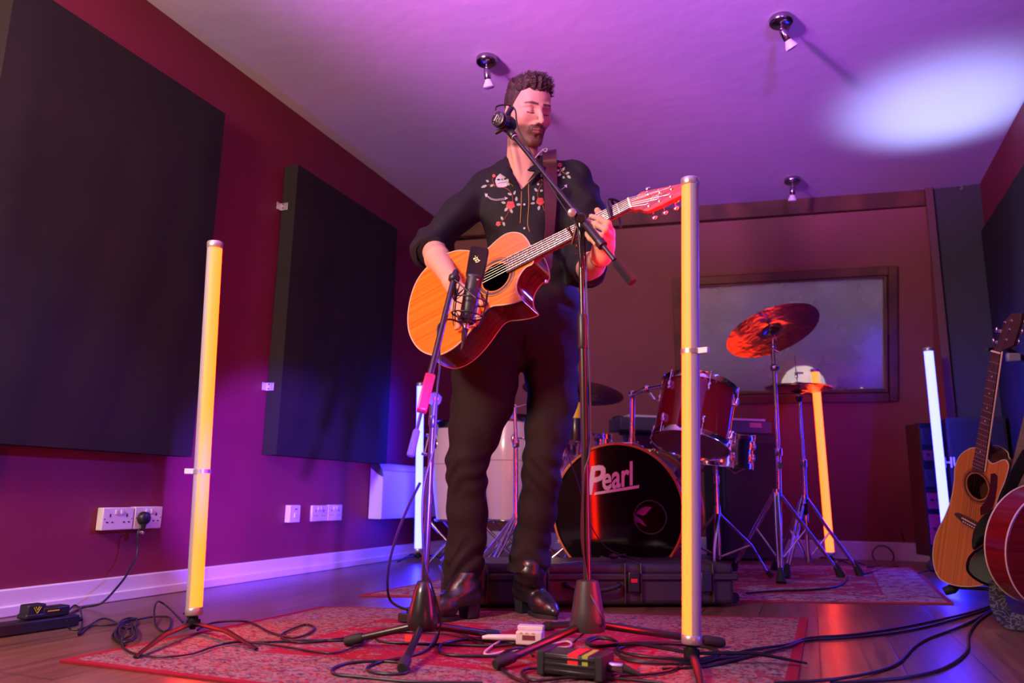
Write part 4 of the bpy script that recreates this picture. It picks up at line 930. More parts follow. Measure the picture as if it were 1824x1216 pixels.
def guitar(name, label, cat, c0, n, out_px, fb_px, hole_px, hole_r, head_px, tuner_px, thick, topm, sidem, headm, sd=1, back_scale=1.0, logo=None, pick=None, bind=True):
    n = nrm(n); on = lambda x, y, o=0.0: onpl(x, y, c0+n*o, n)
    t = thing(name, label, cat, on(*out_px[0])*0+sum(on(*q) for q in out_px)/len(out_px)-n*thick/2, 'acoustic guitars')
    nu = (on(*fb_px[1])+on(*fb_px[2]))/2; en = (on(*fb_px[0])+on(*fb_px[3]))/2; ax = nrm(nu-en); wd = np.cross(n, ax)
    O = [on(x, y) for x, y in out_px]; O = cr(O, 5, closed=True); m = len(O)
    hc = on(*hole_px); hole = [hc+hole_r*(math.cos(a)*ax+math.sin(a)*wd) for a in [2*math.pi*i/40 for i in range(40)]]
    mb = MB(); plate(mb, O, hole, n*0.0); plate(mb, O, hole, -n*0.004); k = len(mb.v)
    mb.add([h for h in hole]+[h-n*0.004 for h in hole], [(i, (i+1) % 40, 40+(i+1) % 40, 40+i) for i in range(40)])
    body = mb.build('top_board', topm, t, angle=30)
    mb = MB(); cen = sum(O)/m; Bk = [cen+(p-cen)*back_scale-n*thick for p in O]; lev = 4; vs = []
    for j in range(lev+1): vs += [O[i]*(1-j/lev)+Bk[i]*(j/lev)-n*0.004*(1-j/lev) for i in range(m)]
    mb.add(vs, [(j*m+i, j*m+(i+1) % m, (j+1)*m+(i+1) % m, (j+1)*m+i) for j in range(lev) for i in range(m)]); mb.build('sides', sidem, t, angle=50)
    mb = MB(); plate(mb, Bk, None, n*0.0); plate(mb, Bk, None, -n*0.004); mb.add([p for p in Bk]+[p-n*0.004 for p in Bk], [(i, (i+1) % m, m+(i+1) % m, m+i) for i in range(m)]); mb.build('back_board', sidem, t)
    if bind:
        for L, nm in ((O, 'top_binding'), (Bk, 'back_binding')):
            mb = MB(); LL = L+[L[0], L[1]]; mb.tube(LL, 0.0021, 6, cap=False); mb.build(nm, BIND, t)
    mb = MB(); mb.ring(hc+n*0.0004, n, hole_r+0.009, 0.0045, 48, 6, (1.0, 0.12)); mb.ring(hc+n*0.0004, n, hole_r+0.018, 0.0012, 48, 6, (1, 0.4)); mb.build('rosette', ROSE, t)
    # neck, fretboard
    z = 0.008; q = [on(*p)+n*z for p in fb_px]; Lf = np.linalg.norm(nu-en)
    mb = MB(); mb.prism(q, -n*0.006); fbo = mb.build('fretboard', ROSE, t)
    sc_ = Lf/0.685; frm = [nu-ax*(sc_*(1-2**(-k/12))) for k in range(1, 20)]
    w0 = np.linalg.norm(q[1]-q[2]); w1 = np.linalg.norm(q[0]-q[3]); wa = lambda p: w0+(w1-w0)*np.linalg.norm(p-nu)/Lf
    mid = lambda p: nu+(en-nu)*(np.dot(nu-p, ax)/Lf)+n*(z+0.0006)
    mb = MB()
    for p in frm: c = mid(p); w_ = wa(p)*0.49; mb.tube([c-wd*w_, c+wd*w_], 0.0009, 6)
    fo = mb.build('frets', STR, fbo); fo['kind'] = 'stuff'
    for k in (3, 5, 7, 9, 15):
        p = (mid(nu-ax*sc_*(1-2**(-k/12)))+mid(nu-ax*sc_*(1-2**(-(k-1)/12))))/2; mb = MB(); mb.lathe([(0, 0.0008), (0.003, 0.0008), (0.003, -0.001)], p-n*0.0004, n, 14); mb.build('fret_marker', PEARL, fbo)
    mb = MB(); c1 = nu-ax*0.012-n*0.008; jt = nu-ax*sc_*0.555
    vs = []; rr = [(nu+ax*0.0, w0*0.47, 0.017), (nu-ax*sc_*0.3, (w0+w1)*0.235, 0.019), (jt+ax*0.05, w1*0.46, 0.021), (jt+ax*0.02, w1*0.46, 0.035), (jt-ax*0.01, w1*0.46, 0.07)]
    for c, w_, dp in rr:
        for k in range(13): a = math.pi*k/12; vs.append(c+n*(z-0.006)+wd*math.cos(a)*w_-n*math.sin(a)*dp)
    mb.add(vs, [(i*13+k, i*13+k+1, (i+1)*13+k+1, (i+1)*13+k) for i in range(4) for k in range(12)]+[(i*13, (i+1)*13, (i+1)*13+12, i*13+12) for i in range(4)]+[tuple(range(13)), tuple(range(52, 65))])
    mb.build('neck', sidem if headm is None else headm, t)
    # headstock
    hp = [on(*p)+n*0.001 for p in head_px]; mb = MB(); mb.prism(hp, -n*0.015); hs = mb.build('headstock', headm, t, bevel=0.0012)
    mb = MB(); mb.box(nu+ax*0.002+n*(z-0.001), (0.005, w0, 0.009), (ax, wd, n)); mb.build('nut', BONE, t)
    for i, (x, y) in enumerate(tuner_px):
        p = on(x, y); mb = MB(); mb.lathe([(0.0055, 0), (0.0055, 0.002), (0.003, 0.003), (0.003, 0.009), (0.0022, 0.010)], p+n*0.001, n, 14)
        s_ = 1 if np.dot(p-nu, wd) > 0 else -1
        mb.lathe([(0.004, 0), (0.004, 0.018)], p-n*0.018, wd*s_, 10); mb.ball(p-n*0.018+wd*s_*0.034, (0.010, 0.007, 0.005), 12, (ax, wd, n)); mb.box(p-n*0.017, (0.012, 0.012, 0.006), (ax, wd, n)); mb.cyl(p-n*0.018+wd*s_*0.015, p-n*0.018+wd*s_*0.03, 0.002, 8)
        mb.build('tuning_peg', CHROME, hs)
    # bridge, strings
    br = nu-ax*sc_*0.995
    mb = MB(); B2 = []
    for u, v in ((-0.075, 0.006), (-0.06, 0.014), (-0.03, 0.017), (0.03, 0.017), (0.06, 0.014), (0.075, 0.006), (0.075, -0.004), (0.05, -0.010), (0.03, -0.018), (-0.03, -0.018), (-0.05, -0.010), (-0.075, -0.004)): B2.append(br+wd*u+ax*v)
    mb.prism([p+n*0.008 for p in B2], -n*0.0075); bo = mb.build('bridge', ROSE, t, bevel=0.002)
    mb = MB(); mb.box(br+n*0.010+ax*0.004, (0.003, 0.07, 0.004), (ax, wd, n)); mb.build('saddle', BONE, bo)
    for k in range(6):
        u = (k-2.5)/2.5; mb = MB(); mb.ball(br-ax*0.009+wd*u*0.026+n*0.0095, 0.0032, 8); mb.build('bridge_pin', PEARL, bo)
    for k in range(6):
        u = (k-2.5)/2.5; e_ = tuner_order(k, tuner_px); tp = on(*e_)+n*0.008
        mb = MB(); mb.tube([br+ax*0.003+wd*u*0.026+n*0.0125, nu+wd*u*w0*0.40+n*(z+0.0035), tp], [0.00050-0.00005*k]*3, 5); mb.build('string', STR, t)
    return t, on, ax, wd, n, hs, jt, nu
def tuner_order(k, tp):
    o = {0: 3, 1: 4, 2: 5, 3: 2, 4: 1, 5: 0}; return tp[o[k]]
out1 = [(946, 441), (934, 421), (919, 414), (901, 417), (884, 429), (870, 442), (857, 450), (836, 447), (818, 446), (801, 450), (783, 458), (762, 475), (744, 498), (733, 525), (727, 558), (728, 587), (736, 608), (750, 624), (770, 632), (789, 630), (810, 618), (827, 602), (842, 584), (854, 567), (866, 552), (878, 545), (895, 543), (913, 540), (925, 536), (929, 532.5), (922, 522), (920, 507), (926, 490), (937, 476), (950, 467)]
g2 = lambda L: [(700+a/3.378, 380+b/3.378) for a, b in L]
axg = nrm(onpl(1123, 362, GC, GN)-onpl(903, 476, GC, GN)); wdg = np.cross(GN, axg)
cedar = wood_mat('cedar_top', (0.70, 0.195, 0.010), (0.48, 0.105, 0.006), wdg, 75); mahog = wood_mat('mahogany_sides', (0.11, 0.012, 0.010), (0.06, 0.006, 0.006), GN, 60, 0.15)
headw = wood_mat('headstock_redwood', (0.42, 0.075, 0.014), (0.20, 0.03, 0.008), wdg, 90)
G1 = guitar('acoustic_guitar', 'orange-topped cutaway acoustic guitar held by the singer, with a capo and a wine-red strap', 'guitar', GC, GN, out1,
    [(901, 463), (1120, 356), (1125, 374), (905, 488)], (883, 493), 0.049,
    [(1120, 355.5), (1134, 350.5), (1139, 343.5), (1144, 341), (1180, 334), (1211, 327.6), (1240, 322), (1236, 333), (1240, 336.5), (1212.6, 348.8), (1185, 362), (1155, 376), (1150, 376.5), (1137.6, 373), (1125, 374.5)],
    [(1154.6, 345.5), (1175.5, 341.7), (1196, 336), (1156, 366), (1175, 357), (1194.8, 348.8)], 0.100, cedar, mahog, headw)
t1, on1, ax1, wd1, n1, hs1, jt1, nu1 = G1
mb = MB(); a0, a1 = on1(1160.5, 358), on1(1181, 344.5); text_mesh(mb, 'Cort', a0+n1*0.0014, nrm(a1-a0), np.cross(n1, nrm(a1-a0)), 0.011, 0.0006, 0.35, fit=np.linalg.norm(a1-a0)); mb.build('lettering', mat('logo_white', (0.7, 0.62, 0.55), 0.4), hs1)
mb = MB(); c = on1(959, 486)-n1*0.045; mb.lathe([(0.004, 0), (0.004, 0.006), (0.008, 0.008), (0.008, 0.012), (0.005, 0.014)], c, wd1*-1, 14); mb.build('strap_button', CHROME, t1)
# strap: over his left shoulder, down the chest, behind the neck to the heel
strm = mat('wine_strap', (0.075, 0.010, 0.022), 0.6, bump=(300, 0.3)); mb = MB()
prs = [((967, 284), (991, 283)), ((967, 296), (992, 297)), ((968, 315), (992, 316)), ((969, 340), (992, 341)), ((970, 365), (991, 367)), ((971, 390), (989, 393)), ((971, 412), (987, 416)), ((968, 432), (986, 436))]
rows = [(P(966, 270, -0.12), P(991, 266, -0.12)), (P(966, 272, -0.05), P(991, 268, -0.05)), (P(966, 276, 0.005), P(991, 273, 0.0))]+[(onshirt(*a, 0.012), onshirt(*b, 0.012)) for a, b in prs]
rows += [(P(966, 455, 0.22), P(984, 460, 0.22)), (P(968, 470, 0.30), P(982, 478, 0.30)), (P(964, 480, 0.335), P(972, 488, 0.335))]
def rib(mb, rows, th=0.003):
    A = cr([r[0] for r in rows], 4); B2 = cr([r[1] for r in rows], 4); m = len(A); vs = []
    for i in range(m):
        tg = nrm(A[min(i+1, m-1)]-A[max(i-1, 0)]); nn = nrm(np.cross(B2[i]-A[i], tg)); vs += [A[i]+nn*th/2, B2[i]+nn*th/2, B2[i]-nn*th/2, A[i]-nn*th/2]
    mb.add(vs, [(i*4+k, i*4+(k+1) % 4, (i+1)*4+(k+1) % 4, (i+1)*4+k) for i in range(m-1) for k in range(4)]+[(0, 1, 2, 3), (m*4-4, m*4-3, m*4-2, m*4-1)])
rib(mb, rows); mb.build('strap', strm, t1, angle=60)
# capo
cp = thing('capo', 'black spring capo clamped on the neck of the orange acoustic guitar', 'capo', on1(1090, 378)+n1*0.01)
mb = MB(); mb.tube(cr([on1(1086.5, 364)+n1*0.018, on1(1087.5, 370)+n1*0.022, on1(1090, 382)+n1*0.022, on1(1093, 394)+n1*0.017], 4), [0.0045]*13, 10, sq=(1.2, 0.8)); mb.build('clamp_bar', BLKM, cp)
mb = MB(); mb.tube(cr([on1(1086.5, 364)+n1*0.018, on1(1089, 357.5)+n1*0.010, on1(1097, 355)-n1*0.006, on1(1101, 357)-n1*0.02], 4), [0.004]*13, 8); mb.tube(cr([on1(1089, 357)+n1*0.0, on1(1092, 366)-n1*0.03, on1(1097, 385)-n1*0.03, on1(1100, 398)-n1*0.022], 4), [0.004]*13, 8); mb.build('handle', BLKM, cp)

# ------------------------------------------------------------------ microphone stands
def vpl(base):
    b = V3((base[0], base[1], 0)); n = nrm(V3((C_[0], C_[1], 0))-b); return lambda x, y, o=0.0: onpl(x, y, b+n*o, n)
def floorcable(pts, r=0.0032, z=0.0):
    return [V3(q) for q in pts]
# --- right stand, carrying the round vocal microphone
b2 = V3((-0.553, 1.985, 0)); v2 = vpl(b2)
st = thing('boom_mic_stand', 'tall black boom microphone stand right of the singer, boom reaching up to the round microphone', 'microphone stand', b2, 'boom microphone stands')
zt = v2(1035, 405)[2]; zc = v2(1040, 618)[2]; zc2 = v2(1038, 563)[2]
mb = MB(); mb.lathe([(0.020, 0.185), (0.028, 0.183), (0.033, 0.16), (0.041, 0.11), (0.047, 0.075), (0.044, 0.060), (0.018, 0.055)], b2, (0, 0, 1), 32); hub = mb.build('base_hub', mat('grey_black_cast', (0.030, 0.026, 0.026), 0.42, bump=(600, 0.08)), st)
pd = nrm(v2(1034, 420)-v2(1046, 1062)); pb = V3((b2[0], b2[1], 0.17)); pu = lambda z: pb+pd*((z-0.17)/pd[2])
mb = MB(); mb.tube([pu(0.16), pu(zc)], 0.0105, 20); mb.build('lower_tube', BLKM, st)
mb = MB(); mb.tube([pu(zc-0.005), pu(zc+0.003), pu(zc2-0.003), pu(zc2+0.004)], [0.0125, 0.0145, 0.0145, 0.012], 20); mb.build('height_clutch', BLK, st)
mb = MB(); mb.tube([pu(zc2), pu(zt-0.02)], 0.0075, 16); mb.build('upper_tube', BLKM, st)
for x, y in ((885, 1182), (1286, 1144), (972, 1115)):
    ft = onz(x, y, 0.021); h_ = V3((b2[0], b2[1], 0.078)); d = nrm(ft-h_)
    mb = MB(); mb.tube([h_+d*0.03, ft-d*0.03], 0.0095, 14); lg = mb.build('leg', BLKM, st)
    mb = MB(); mb.tube([ft-d*0.055, ft-d*0.05, ft-d*0.005, ft+d*0.006], [0.011, 0.0135, 0.0135, 0.010], 14); mb.build('rubber_foot', RUB, lg)
# boom
tip = fw(913, 240, 2.36); tail = fw(1127, 503, 2.02); piv = pu(zt)
piv2 = onpl(1040, 392, piv, nrm(C_-piv)) ; bd_ = nrm(tail-tip)
L = lambda x, y: None
def onseg(x):
    lo_, hi_ = 0.0, 1.0
    for _ in range(40):
        m_ = (lo_+hi_)/2; p = tip*(1-m_)+tail*m_; v = p-C_; px = 912+F*(v@R_)/(v@f_)
        if px < x: lo_ = m_
        else: hi_ = m_
    return tip*(1-lo_)+tail*lo_
mb = MB(); mb.tube([tip, tail-bd_*0.09], 0.0068, 16); bm2 = mb.build('boom_arm', BLKM, st)
mb = MB(); mb.tube([onseg(1022), onseg(1024), onseg(1068), onseg(1070)], [0.008, 0.0105, 0.0115, 0.0125], 18); mb.build('boom_sleeve', BLK, bm2)
mb = MB(); mb.tube([onseg(1068), onseg(1074)], [0.0145, 0.0145], 18); mb.build('sleeve_collar', BLK, bm2)
mb = MB(); k0 = onseg(1097); mb.tube([k0, k0+bd_*0.006, tail-bd_*0.004, tail], [0.009, 0.0125, 0.0135, 0.011], 18)
mb.build('hand_grip', mat('grip_rubber', (0.02, 0.019, 0.019), 0.75, bump=(700, 1.0)), bm2)
jc = onseg(1034); toC = nrm(C_-jc)
mb = MB(); mb.ball(jc-toC*0.004, 0.0165, 16); mb.tube([jc-toC*0.03, jc+toC*0.024], [0.012, 0.012], 18); mb.tube([pu(zt-0.06), pu(zt-0.01), jc-toC*0.01], [0.0085, 0.010, 0.012], 14); mb.build('swivel_joint', BLKM, st)
kb = fw(1020, 378.5, 0.0)*0+onpl(1019, 379, jc, toC); mb = MB(); mb.lathe([(0.004, -0.02), (0.006, -0.002), (0.0125, 0), (0.0135, 0.006), (0.011, 0.014), (0.003, 0.017)], kb, toC, 20); mb.build('wing_knob', ALU, st)
mb = MB(); q = onpl(1019, 436, jc, toC); mb.tube([jc-toC*0.006, onpl(1026, 408, jc, toC), q], [0.005, 0.006, 0.005], 10); mb.ball(onpl(1013, 407, jc, toC), 0.006, 10); mb.tube([onpl(1013, 407, jc, toC), onpl(1028, 437, jc, toC)], 0.0035, 8); mb.ball(onpl(1028, 438, jc, toC), 0.006, 10)
mb.tube([onpl(1024, 452, jc, toC), onpl(1041, 452.5, jc, toC)], 0.003, 8); mb.ball(onpl(1041, 452.5, jc, toC), 0.005, 10); mb.build('clamp_lever', mat('bronze_clamp', (0.10, 0.045, 0.03), 0.35, 0.6), st)
mb = MB(); mb.tube([tip-bd_*0.022, tip-bd_*0.018, tip+bd_*0.008, tip+bd_*0.012], [0.009, 0.0125, 0.0125, 0.009], 18); mb.mat(1).tube([tip+bd_*0.012, tip+bd_*0.016], [0.0105, 0.0105], 18); mb.build('thread_collar', [BLK, ALU], bm2)
# round vocal microphone
mc = fw(886.6, 211.5, 2.34); mx_ = nrm(-0.62*R_+0.12*U_-0.78*f_)       # faces down-left towards the camera
mi = thing('microphone', 'round black microphone in front of the singer\'s cheek at the tip of the long boom', 'microphone', mc-mx_*0.03, 'studio microphones')
mb = MB(); mb.lathe([(0.0, 0.002), (0.0205, 0.002), (0.0235, 0.001), (0.0245, -0.002), (0.0245, -0.012), (0.0235, -0.014), (0.0235, -0.034), (0.0215, -0.037)], mc, mx_, 40); mcap = mb.build('barrel', BLKM, mi)
mb = MB(); mb.ring(mc-mx_*0.013, mx_, 0.0243, 0.001, 40, 6); mb.build('trim_ring', mat('brass_ring', (0.3, 0.2, 0.1), 0.3, 0.8), mcap)
mb = MB(); mb.ball(mc-mx_*0.050, (0.027, 0.027, 0.030), 24, (frame(mx_)[0], frame(mx_)[1], mx_)); mb.build('grille', mat('grille_mesh', (0.03, 0.028, 0.03), 0.4, 0.4, bump=(900, 1.0)), mi)
fx = nrm(np.cross(UP, mx_)); fyv = np.cross(mx_, fx)
lg_ = mat('engraved_white', (0.5, 0.5, 0.5), 0.5); tilt = math.radians(50); tx1 = fx*math.cos(tilt)+fyv*math.sin(tilt); ty1 = -fx*math.sin(tilt)+fyv*math.cos(tilt)
mb = MB(); mb.box(mc+mx_*0.0023+ty1*0.008, (0.022, 0.0035, 0.0008), (tx1, ty1, mx_)); mb.build('engraving', lg_, mcap)
mb = MB(); mb.tube(cr([mc+mx_*0.0026+tx1*(u*0.0105)-ty1*(0.001+0.0035*math.sin(u*5)) for u in (-1, -0.6, -0.2, 0.2, 0.6, 1)], 4), 0.0009, 6); mb.build('engraving', lg_, mcap)
mb = MB(); mb.tube(cr([mc+mx_*0.0026+tx1*(u*0.008)-ty1*(0.010+0.002*math.sin(u*6)) for u in (-1, -0.5, 0, 0.5, 1)], 4), 0.0008, 6); mb.build('engraving', lg_, mcap)
for a in (0.5, 2.1, 3.7, 5.3):
    p = mc+mx_*0.0025+0.0185*(math.cos(a)*fx+math.sin(a)*fyv); mb = MB(); mb.lathe([(0, 0.001), (0.0016, 0.001), (0.0016, -0.001)], p, mx_, 8); mb.build('screw', ALU, mcap)
mb = MB(); mb.tube([mc-mx_*0.03-UP*0.022, mc-mx_*0.03-UP*0.030-R_*0.014, fw(882, 237, 2.36)], [0.006, 0.007, 0.006], 10); mb.tube([mc-mx_*0.03-UP*0.02, tip-bd_*0.02], [0.009, 0.008], 12); mb.build('mount_bracket', BLK, mi); mb = MB(); mb.tube([mc-mx_*0.035+UP*0.015, fw(911, 192, 2.4)], [0.007, 0.009], 14); mb.build('mount_knob', BLK, mi)
mcb = thing('microphone_cable', 'thin black cable looping over the round microphone and down the boom and right stand', 'cable', fw(905, 190, 2.35))
pth = [fw(883, 196, 2.335), fw(884, 190, 2.34), fw(895, 187, 2.35), fw(910, 188, 2.36), fw(918, 197, 2.35), fw(920, 215, 2.34), fw(925, 234, 2.33), fw(940, 262, 2.31), fw(962, 300, 2.27), fw(990, 347, 2.22), fw(1015, 385, 2.17), fw(1030, 410, 2.14), pu(zt-0.12)+toC*0.013, pu(1.15)+R_*0.011, pu(0.95)+R_*0.012+toC*0.004, v2(1051, 700, 0.01), v2(1051, 800, 0.01), v2(1041, 840, 0.018), v2(1037, 900, 0.018), v2(1036, 960, 0.018), v2(1043, 1010, 0.016), v2(1052, 1058, 0.03), v2(1074, 1110, 0.055), onz(1040, 1128, 0.03), onz(1020, 1145, 0.006)]
mb = MB(); mb.tube(cr(pth, 5), 0.0026, 8); mb.build('cable', CABLE, mcb)

# --- left stand, carrying the studio condenser microphone
b1 = V3((-0.945, 1.822, 0)); v1_ = vpl(b1)
st1 = thing('boom_mic_stand', 'black boom stand with red clutch in front of the guitar, left of the singer\'s boots', 'microphone stand', b1, 'boom microphone stands')
mb = MB(); mb.lathe([(0.013, 0.178), (0.018, 0.175), (0.026, 0.15), (0.0355, 0.11), (0.0395, 0.085), (0.037, 0.066), (0.030, 0.056), (0.010, 0.054)], b1, (0, 0, 1), 32); mb.build('base_hub', BLKM, st1)
mb = MB(); wk = v1_(779, 1074); mb.tube([V3((b1[0], b1[1], wk[2])), wk], 0.006, 10); mb.box(wk, (0.012, 0.020, 0.044), (nrm(wk-V3((b1[0], b1[1], wk[2]))), np.cross(UP, nrm(wk-V3((b1[0], b1[1], wk[2])))), UP)); mb.build('wing_lever', mat('lever_brown', (0.10, 0.05, 0.04), 0.45), st1, bevel=0.004)
for x, y in ((618, 1141), (717, 1189), (885, 1131)):
    ft = onz(x, y, 0.021); h_ = V3((b1[0], b1[1], 0.072)); d = nrm(ft-h_)
    mb = MB(); mb.tube([h_+d*0.025, ft-d*0.03], 0.0092, 14); lg = mb.build('leg', BLKM, st1)
    mb = MB(); mb.tube([ft-d*0.045, ft-d*0.04, ft-d*0.004, ft+d*0.004], [0.0105, 0.0135, 0.0135, 0.0115], 14); mb.build('rubber_foot', RUB, lg)
pA, pB_ = v1_(755, 1066), v1_(771, 742); mb = MB(); mb.tube([pA, pA*0.45+pB_*0.55], 0.0100, 18); mb.build('lower_tube', BLKM, st1)
pm = pA*0.45+pB_*0.55; mb = MB(); mb.tube([pm-UP*0.02, pm+UP*0.004], [0.0118, 0.0118], 18); mb.tube([pm, pB_], 0.0085, 16); mb.tube([pB_-UP*0.03, pB_-UP*0.02, pB_, pB_+UP*0.012], [0.009, 0.0125, 0.0125, 0.010], 16); mb.build('upper_tube', BLKM, st1)
mb = MB(); kc = v1_(774, 711); tc1 = nrm(C_-kc); mb.lathe([(0.0, -0.020), (0.019, -0.020), (0.021, -0.016), (0.021, 0.010), (0.018, 0.014), (0.0, 0.014)], kc, tc1, 24); mb.tube([pB_, kc], [0.012, 0.014], 14); mb.build('swivel_joint', BLK, st1)
mb = MB(); mb.lathe([(0.0, 0.0), (0.0065, 0.0), (0.0065, 0.006), (0.0, 0.007)], v1_(776.5, 710)+tc1*0.014, tc1, 16); mb.build('joint_bolt', mat('red_bronze', (0.35, 0.06, 0.04), 0.35, 0.5), st1)
bt, be_ = fw(731, 812, 1.78), fw(808, 500, 2.05); dbm = nrm(be_-bt)
def seg1(y):
    lo_, hi_ = 0.0, 1.0
    for _ in range(40):
        m_ = (lo_+hi_)/2; p = bt*(1-m_)+be_*m_; v = p-C_; py = 608-F*(v@U_)/(v@f_)
        if py > y: lo_ = m_
        else: hi_ = m_
    return bt*(1-lo_)+be_*lo_
mb = MB(); mb.tube([seg1(790), seg1(733)], 0.0042, 10); mb.mat(0).tube([seg1(672), be_], 0.0085, 18); bmo = mb.build('boom_arm', BLKM, st1)
mb = MB(); mb.tube([bt, bt+dbm*0.003, seg1(768), seg1(765)], [0.0075, 0.0098, 0.0088, 0.006], 16); mb.build('foam_grip', mat('foam_grip_grey', (0.09, 0.08, 0.09), 0.85, bump=(500, 0.8)), bmo)
q0, q1 = seg1(733), seg1(668); cc = (q0+q1)/2; xx = nrm(np.cross(dbm, tc1)); mb = MB(); mb.box(cc, (0.026, 0.026, np.linalg.norm(q1-q0)), (xx, np.cross(dbm, xx), dbm)); rb = mb.build('boom_clutch', mat('red_clutch', (0.42, 0.012, 0.015), 0.35), bmo, bevel=0.004)
mb = MB()
for q in (q0, q1): mb.box(q, (0.030, 0.030, 0.005), (xx, np.cross(dbm, xx), dbm))
mb.box(cc+xx*(-0.0)+tc1*0.0135, (0.006, 0.002, np.linalg.norm(q1-q0)*0.96), (xx, tc1, dbm)); mb.build('clutch_frame', ALU, rb)
mb = MB(); kk = v1_(776, 678, 0.03); mb.tube([seg1(690), kk], [0.006, 0.008], 12); mb.lathe([(0.0, -0.006), (0.011, -0.006), (0.012, 0.008), (0.0, 0.011)], kk, tc1, 18); mb.build('clutch_knob', mat('red_bronze', (0.35, 0.06, 0.04)), rb)
mb = MB(); mb.tube([be_-dbm*0.004, be_+dbm*0.002, be_+dbm*0.014, be_+dbm*0.020, be_+dbm*0.032, be_+dbm*0.04], [0.009, 0.0155, 0.0155, 0.010, 0.008, 0.003], 18); mb.build('thread_collar', BLK, bmo)
# condenser microphone
mt, mbm = fw(855, 442, 2.11), fw(830, 579, 2.06); ma = nrm(mt-mbm); Lm = np.linalg.norm(mt-mbm); mf = nrm(-(f_)-0.10*R_); mf = nrm(mf-ma*np.dot(mf, ma)); ms = np.cross(ma, mf)
if np.dot(ms, R_) < 0: ms = -ms
cm = thing('microphone', 'large black studio condenser microphone with gold dots hanging in a spider mount before the guitar', 'microphone', mbm, 'studio microphones')
def oval(mb, prof, n_=32, pw=2.6):
    vs = []
    for s_, a, b in prof:
        for k in range(n_):
            t = 2*math.pi*k/n_; c, s2 = math.cos(t), math.sin(t); g = (abs(c)**pw+abs(s2)**pw)**(-1/pw); vs.append(mbm+ma*s_*Lm+ms*a*g*c+mf*b*g*s2)
    m = len(prof); mb.add(vs, [(i*n_+k, i*n_+(k+1) % n_, (i+1)*n_+(k+1) % n_, (i+1)*n_+k) for i in range(m-1) for k in range(n_)]+[tuple(range(n_))[::-1], tuple(range((m-1)*n_, m*n_))])
mb = MB(); oval(mb, [(0.02, 0.018, 0.018), (0.03, 0.0215, 0.0215), (0.10, 0.0225, 0.0225), (0.12, 0.0205, 0.0205), (0.15, 0.0205, 0.0205), (0.155, 0.0225, 0.0225), (0.60, 0.0225, 0.0225), (0.605, 0.0222, 0.0222)], pw=2.0); mbo = mb.build('body_tube', mat('mic_matte_black', (0.028, 0.024, 0.023), 0.42), cm)
mb = MB(); oval(mb, [(0.605, 0.0215, 0.018), (0.61, 0.0245, 0.019), (0.80, 0.0260, 0.0165), (0.96, 0.0262, 0.0135), (0.99, 0.0250, 0.012), (1.005, 0.022, 0.009)], pw=4.5); gr_ = mb.build('grille_head', mat('grille_black', (0.018, 0.015, 0.014), 0.5, 0.2, bump=(1400, 1.0)), cm)
mb = MB(); oval(mb, [(0.60, 0.0238, 0.0225), (0.607, 0.0242, 0.0225), (0.627, 0.0245, 0.0215), (0.632, 0.0240, 0.020)], pw=2.6); mb.build('grille_collar', mat('mic_collar', (0.05, 0.045, 0.044), 0.35, 0.4), cm)
mb = MB(); rnd = random.Random(2)
for i in range(46):
    a = rnd.uniform(0, 6.28); r = 0.0105*math.sqrt(rnd.random()); mb.ball(mbm+ma*(0.83*Lm+r*math.sin(a))+ms*(r*math.cos(a)*0.9)+mf*0.0166, 0.00055, 6)
so = mb.build('gold_star_dots', mat('gold_dots', (0.7, 0.5, 0.25), 0.3, 1.0), gr_); so['kind'] = 'stuff'
mb = MB(); mb.ball(mbm+ma*0.565*Lm+ms*0.012+mf*0.0195, (0.0045, 0.0025, 0.0012), 10, (ms, ma, mf)); mb.build('badge', mat('badge_pink', (0.5, 0.18, 0.16), 0.4), cm)
for u in (-0.005, 0.005): 
    mb = MB(); mb.ball(mbm+ma*0.145*Lm+ms*u+mf*0.0208, 0.0022, 8); mb.build('screw', ALU, cm)
mb = MB(); mb.tube([mbm+ma*0.03*Lm, mbm-ma*0.012], 0.0088, 16); xl = mb.build('connector', ALU, cm)
mb = MB(); mb.tube([mbm-ma*0.010, mbm-ma*0.03, mbm-ma*0.045], [0.0092, 0.0075, 0.005], 14); mb.build('cable_boot', RUB, xl)
sm = thing('shock_mount', 'black spider shock mount with elastic cords around the condenser microphone', 'shock mount', mbm+ma*0.1)
sc0 = mbm+ma*0.22*Lm; Rr = 0.048
rings = []
mb = MB(); mb.ring(sc0+ma*0.020, ma, Rr, 0.0021, 44, 8); sr = mb.build('ring', BLK, sm)
mb = MB(); mb.ring(sc0-ma*0.022, ma, Rr*0.92, 0.0021, 44, 8); mb.build('ring', BLK, sm)
mb = MB(); mb.ring(sc0-ma*0.035, ma, 0.0245, 0.002, 32, 8); mb.build('cradle_ring', BLK, sm)
ang = [math.radians(a) for a in (20, 75, 130, 200, 255, 320)]
pt = lambda a, r, h_: sc0+ma*h_+ms*r*math.cos(a)+mf*r*math.sin(a)
for i, a in enumerate(ang):
    mb = MB(); mb.tube([pt(a, Rr*1.0, 0.055), pt(a, Rr*1.06, 0.02), pt(a, Rr, -0.022), pt(a, Rr*0.8, -0.052)], 0.0018, 6); mb.build('spoke', BLK, sm)
    for s_, h2 in ((1, 0.05), (-1, -0.03)):
        mb = MB(); mb.tube([pt(a, Rr, 0.02 if s_ > 0 else -0.022), pt(a+0.35, 0.024, h2), pt(a+0.7, Rr, 0.02 if s_ > 0 else -0.022)], 0.0013, 6); mb.build('elastic_cord', RUB, sm)
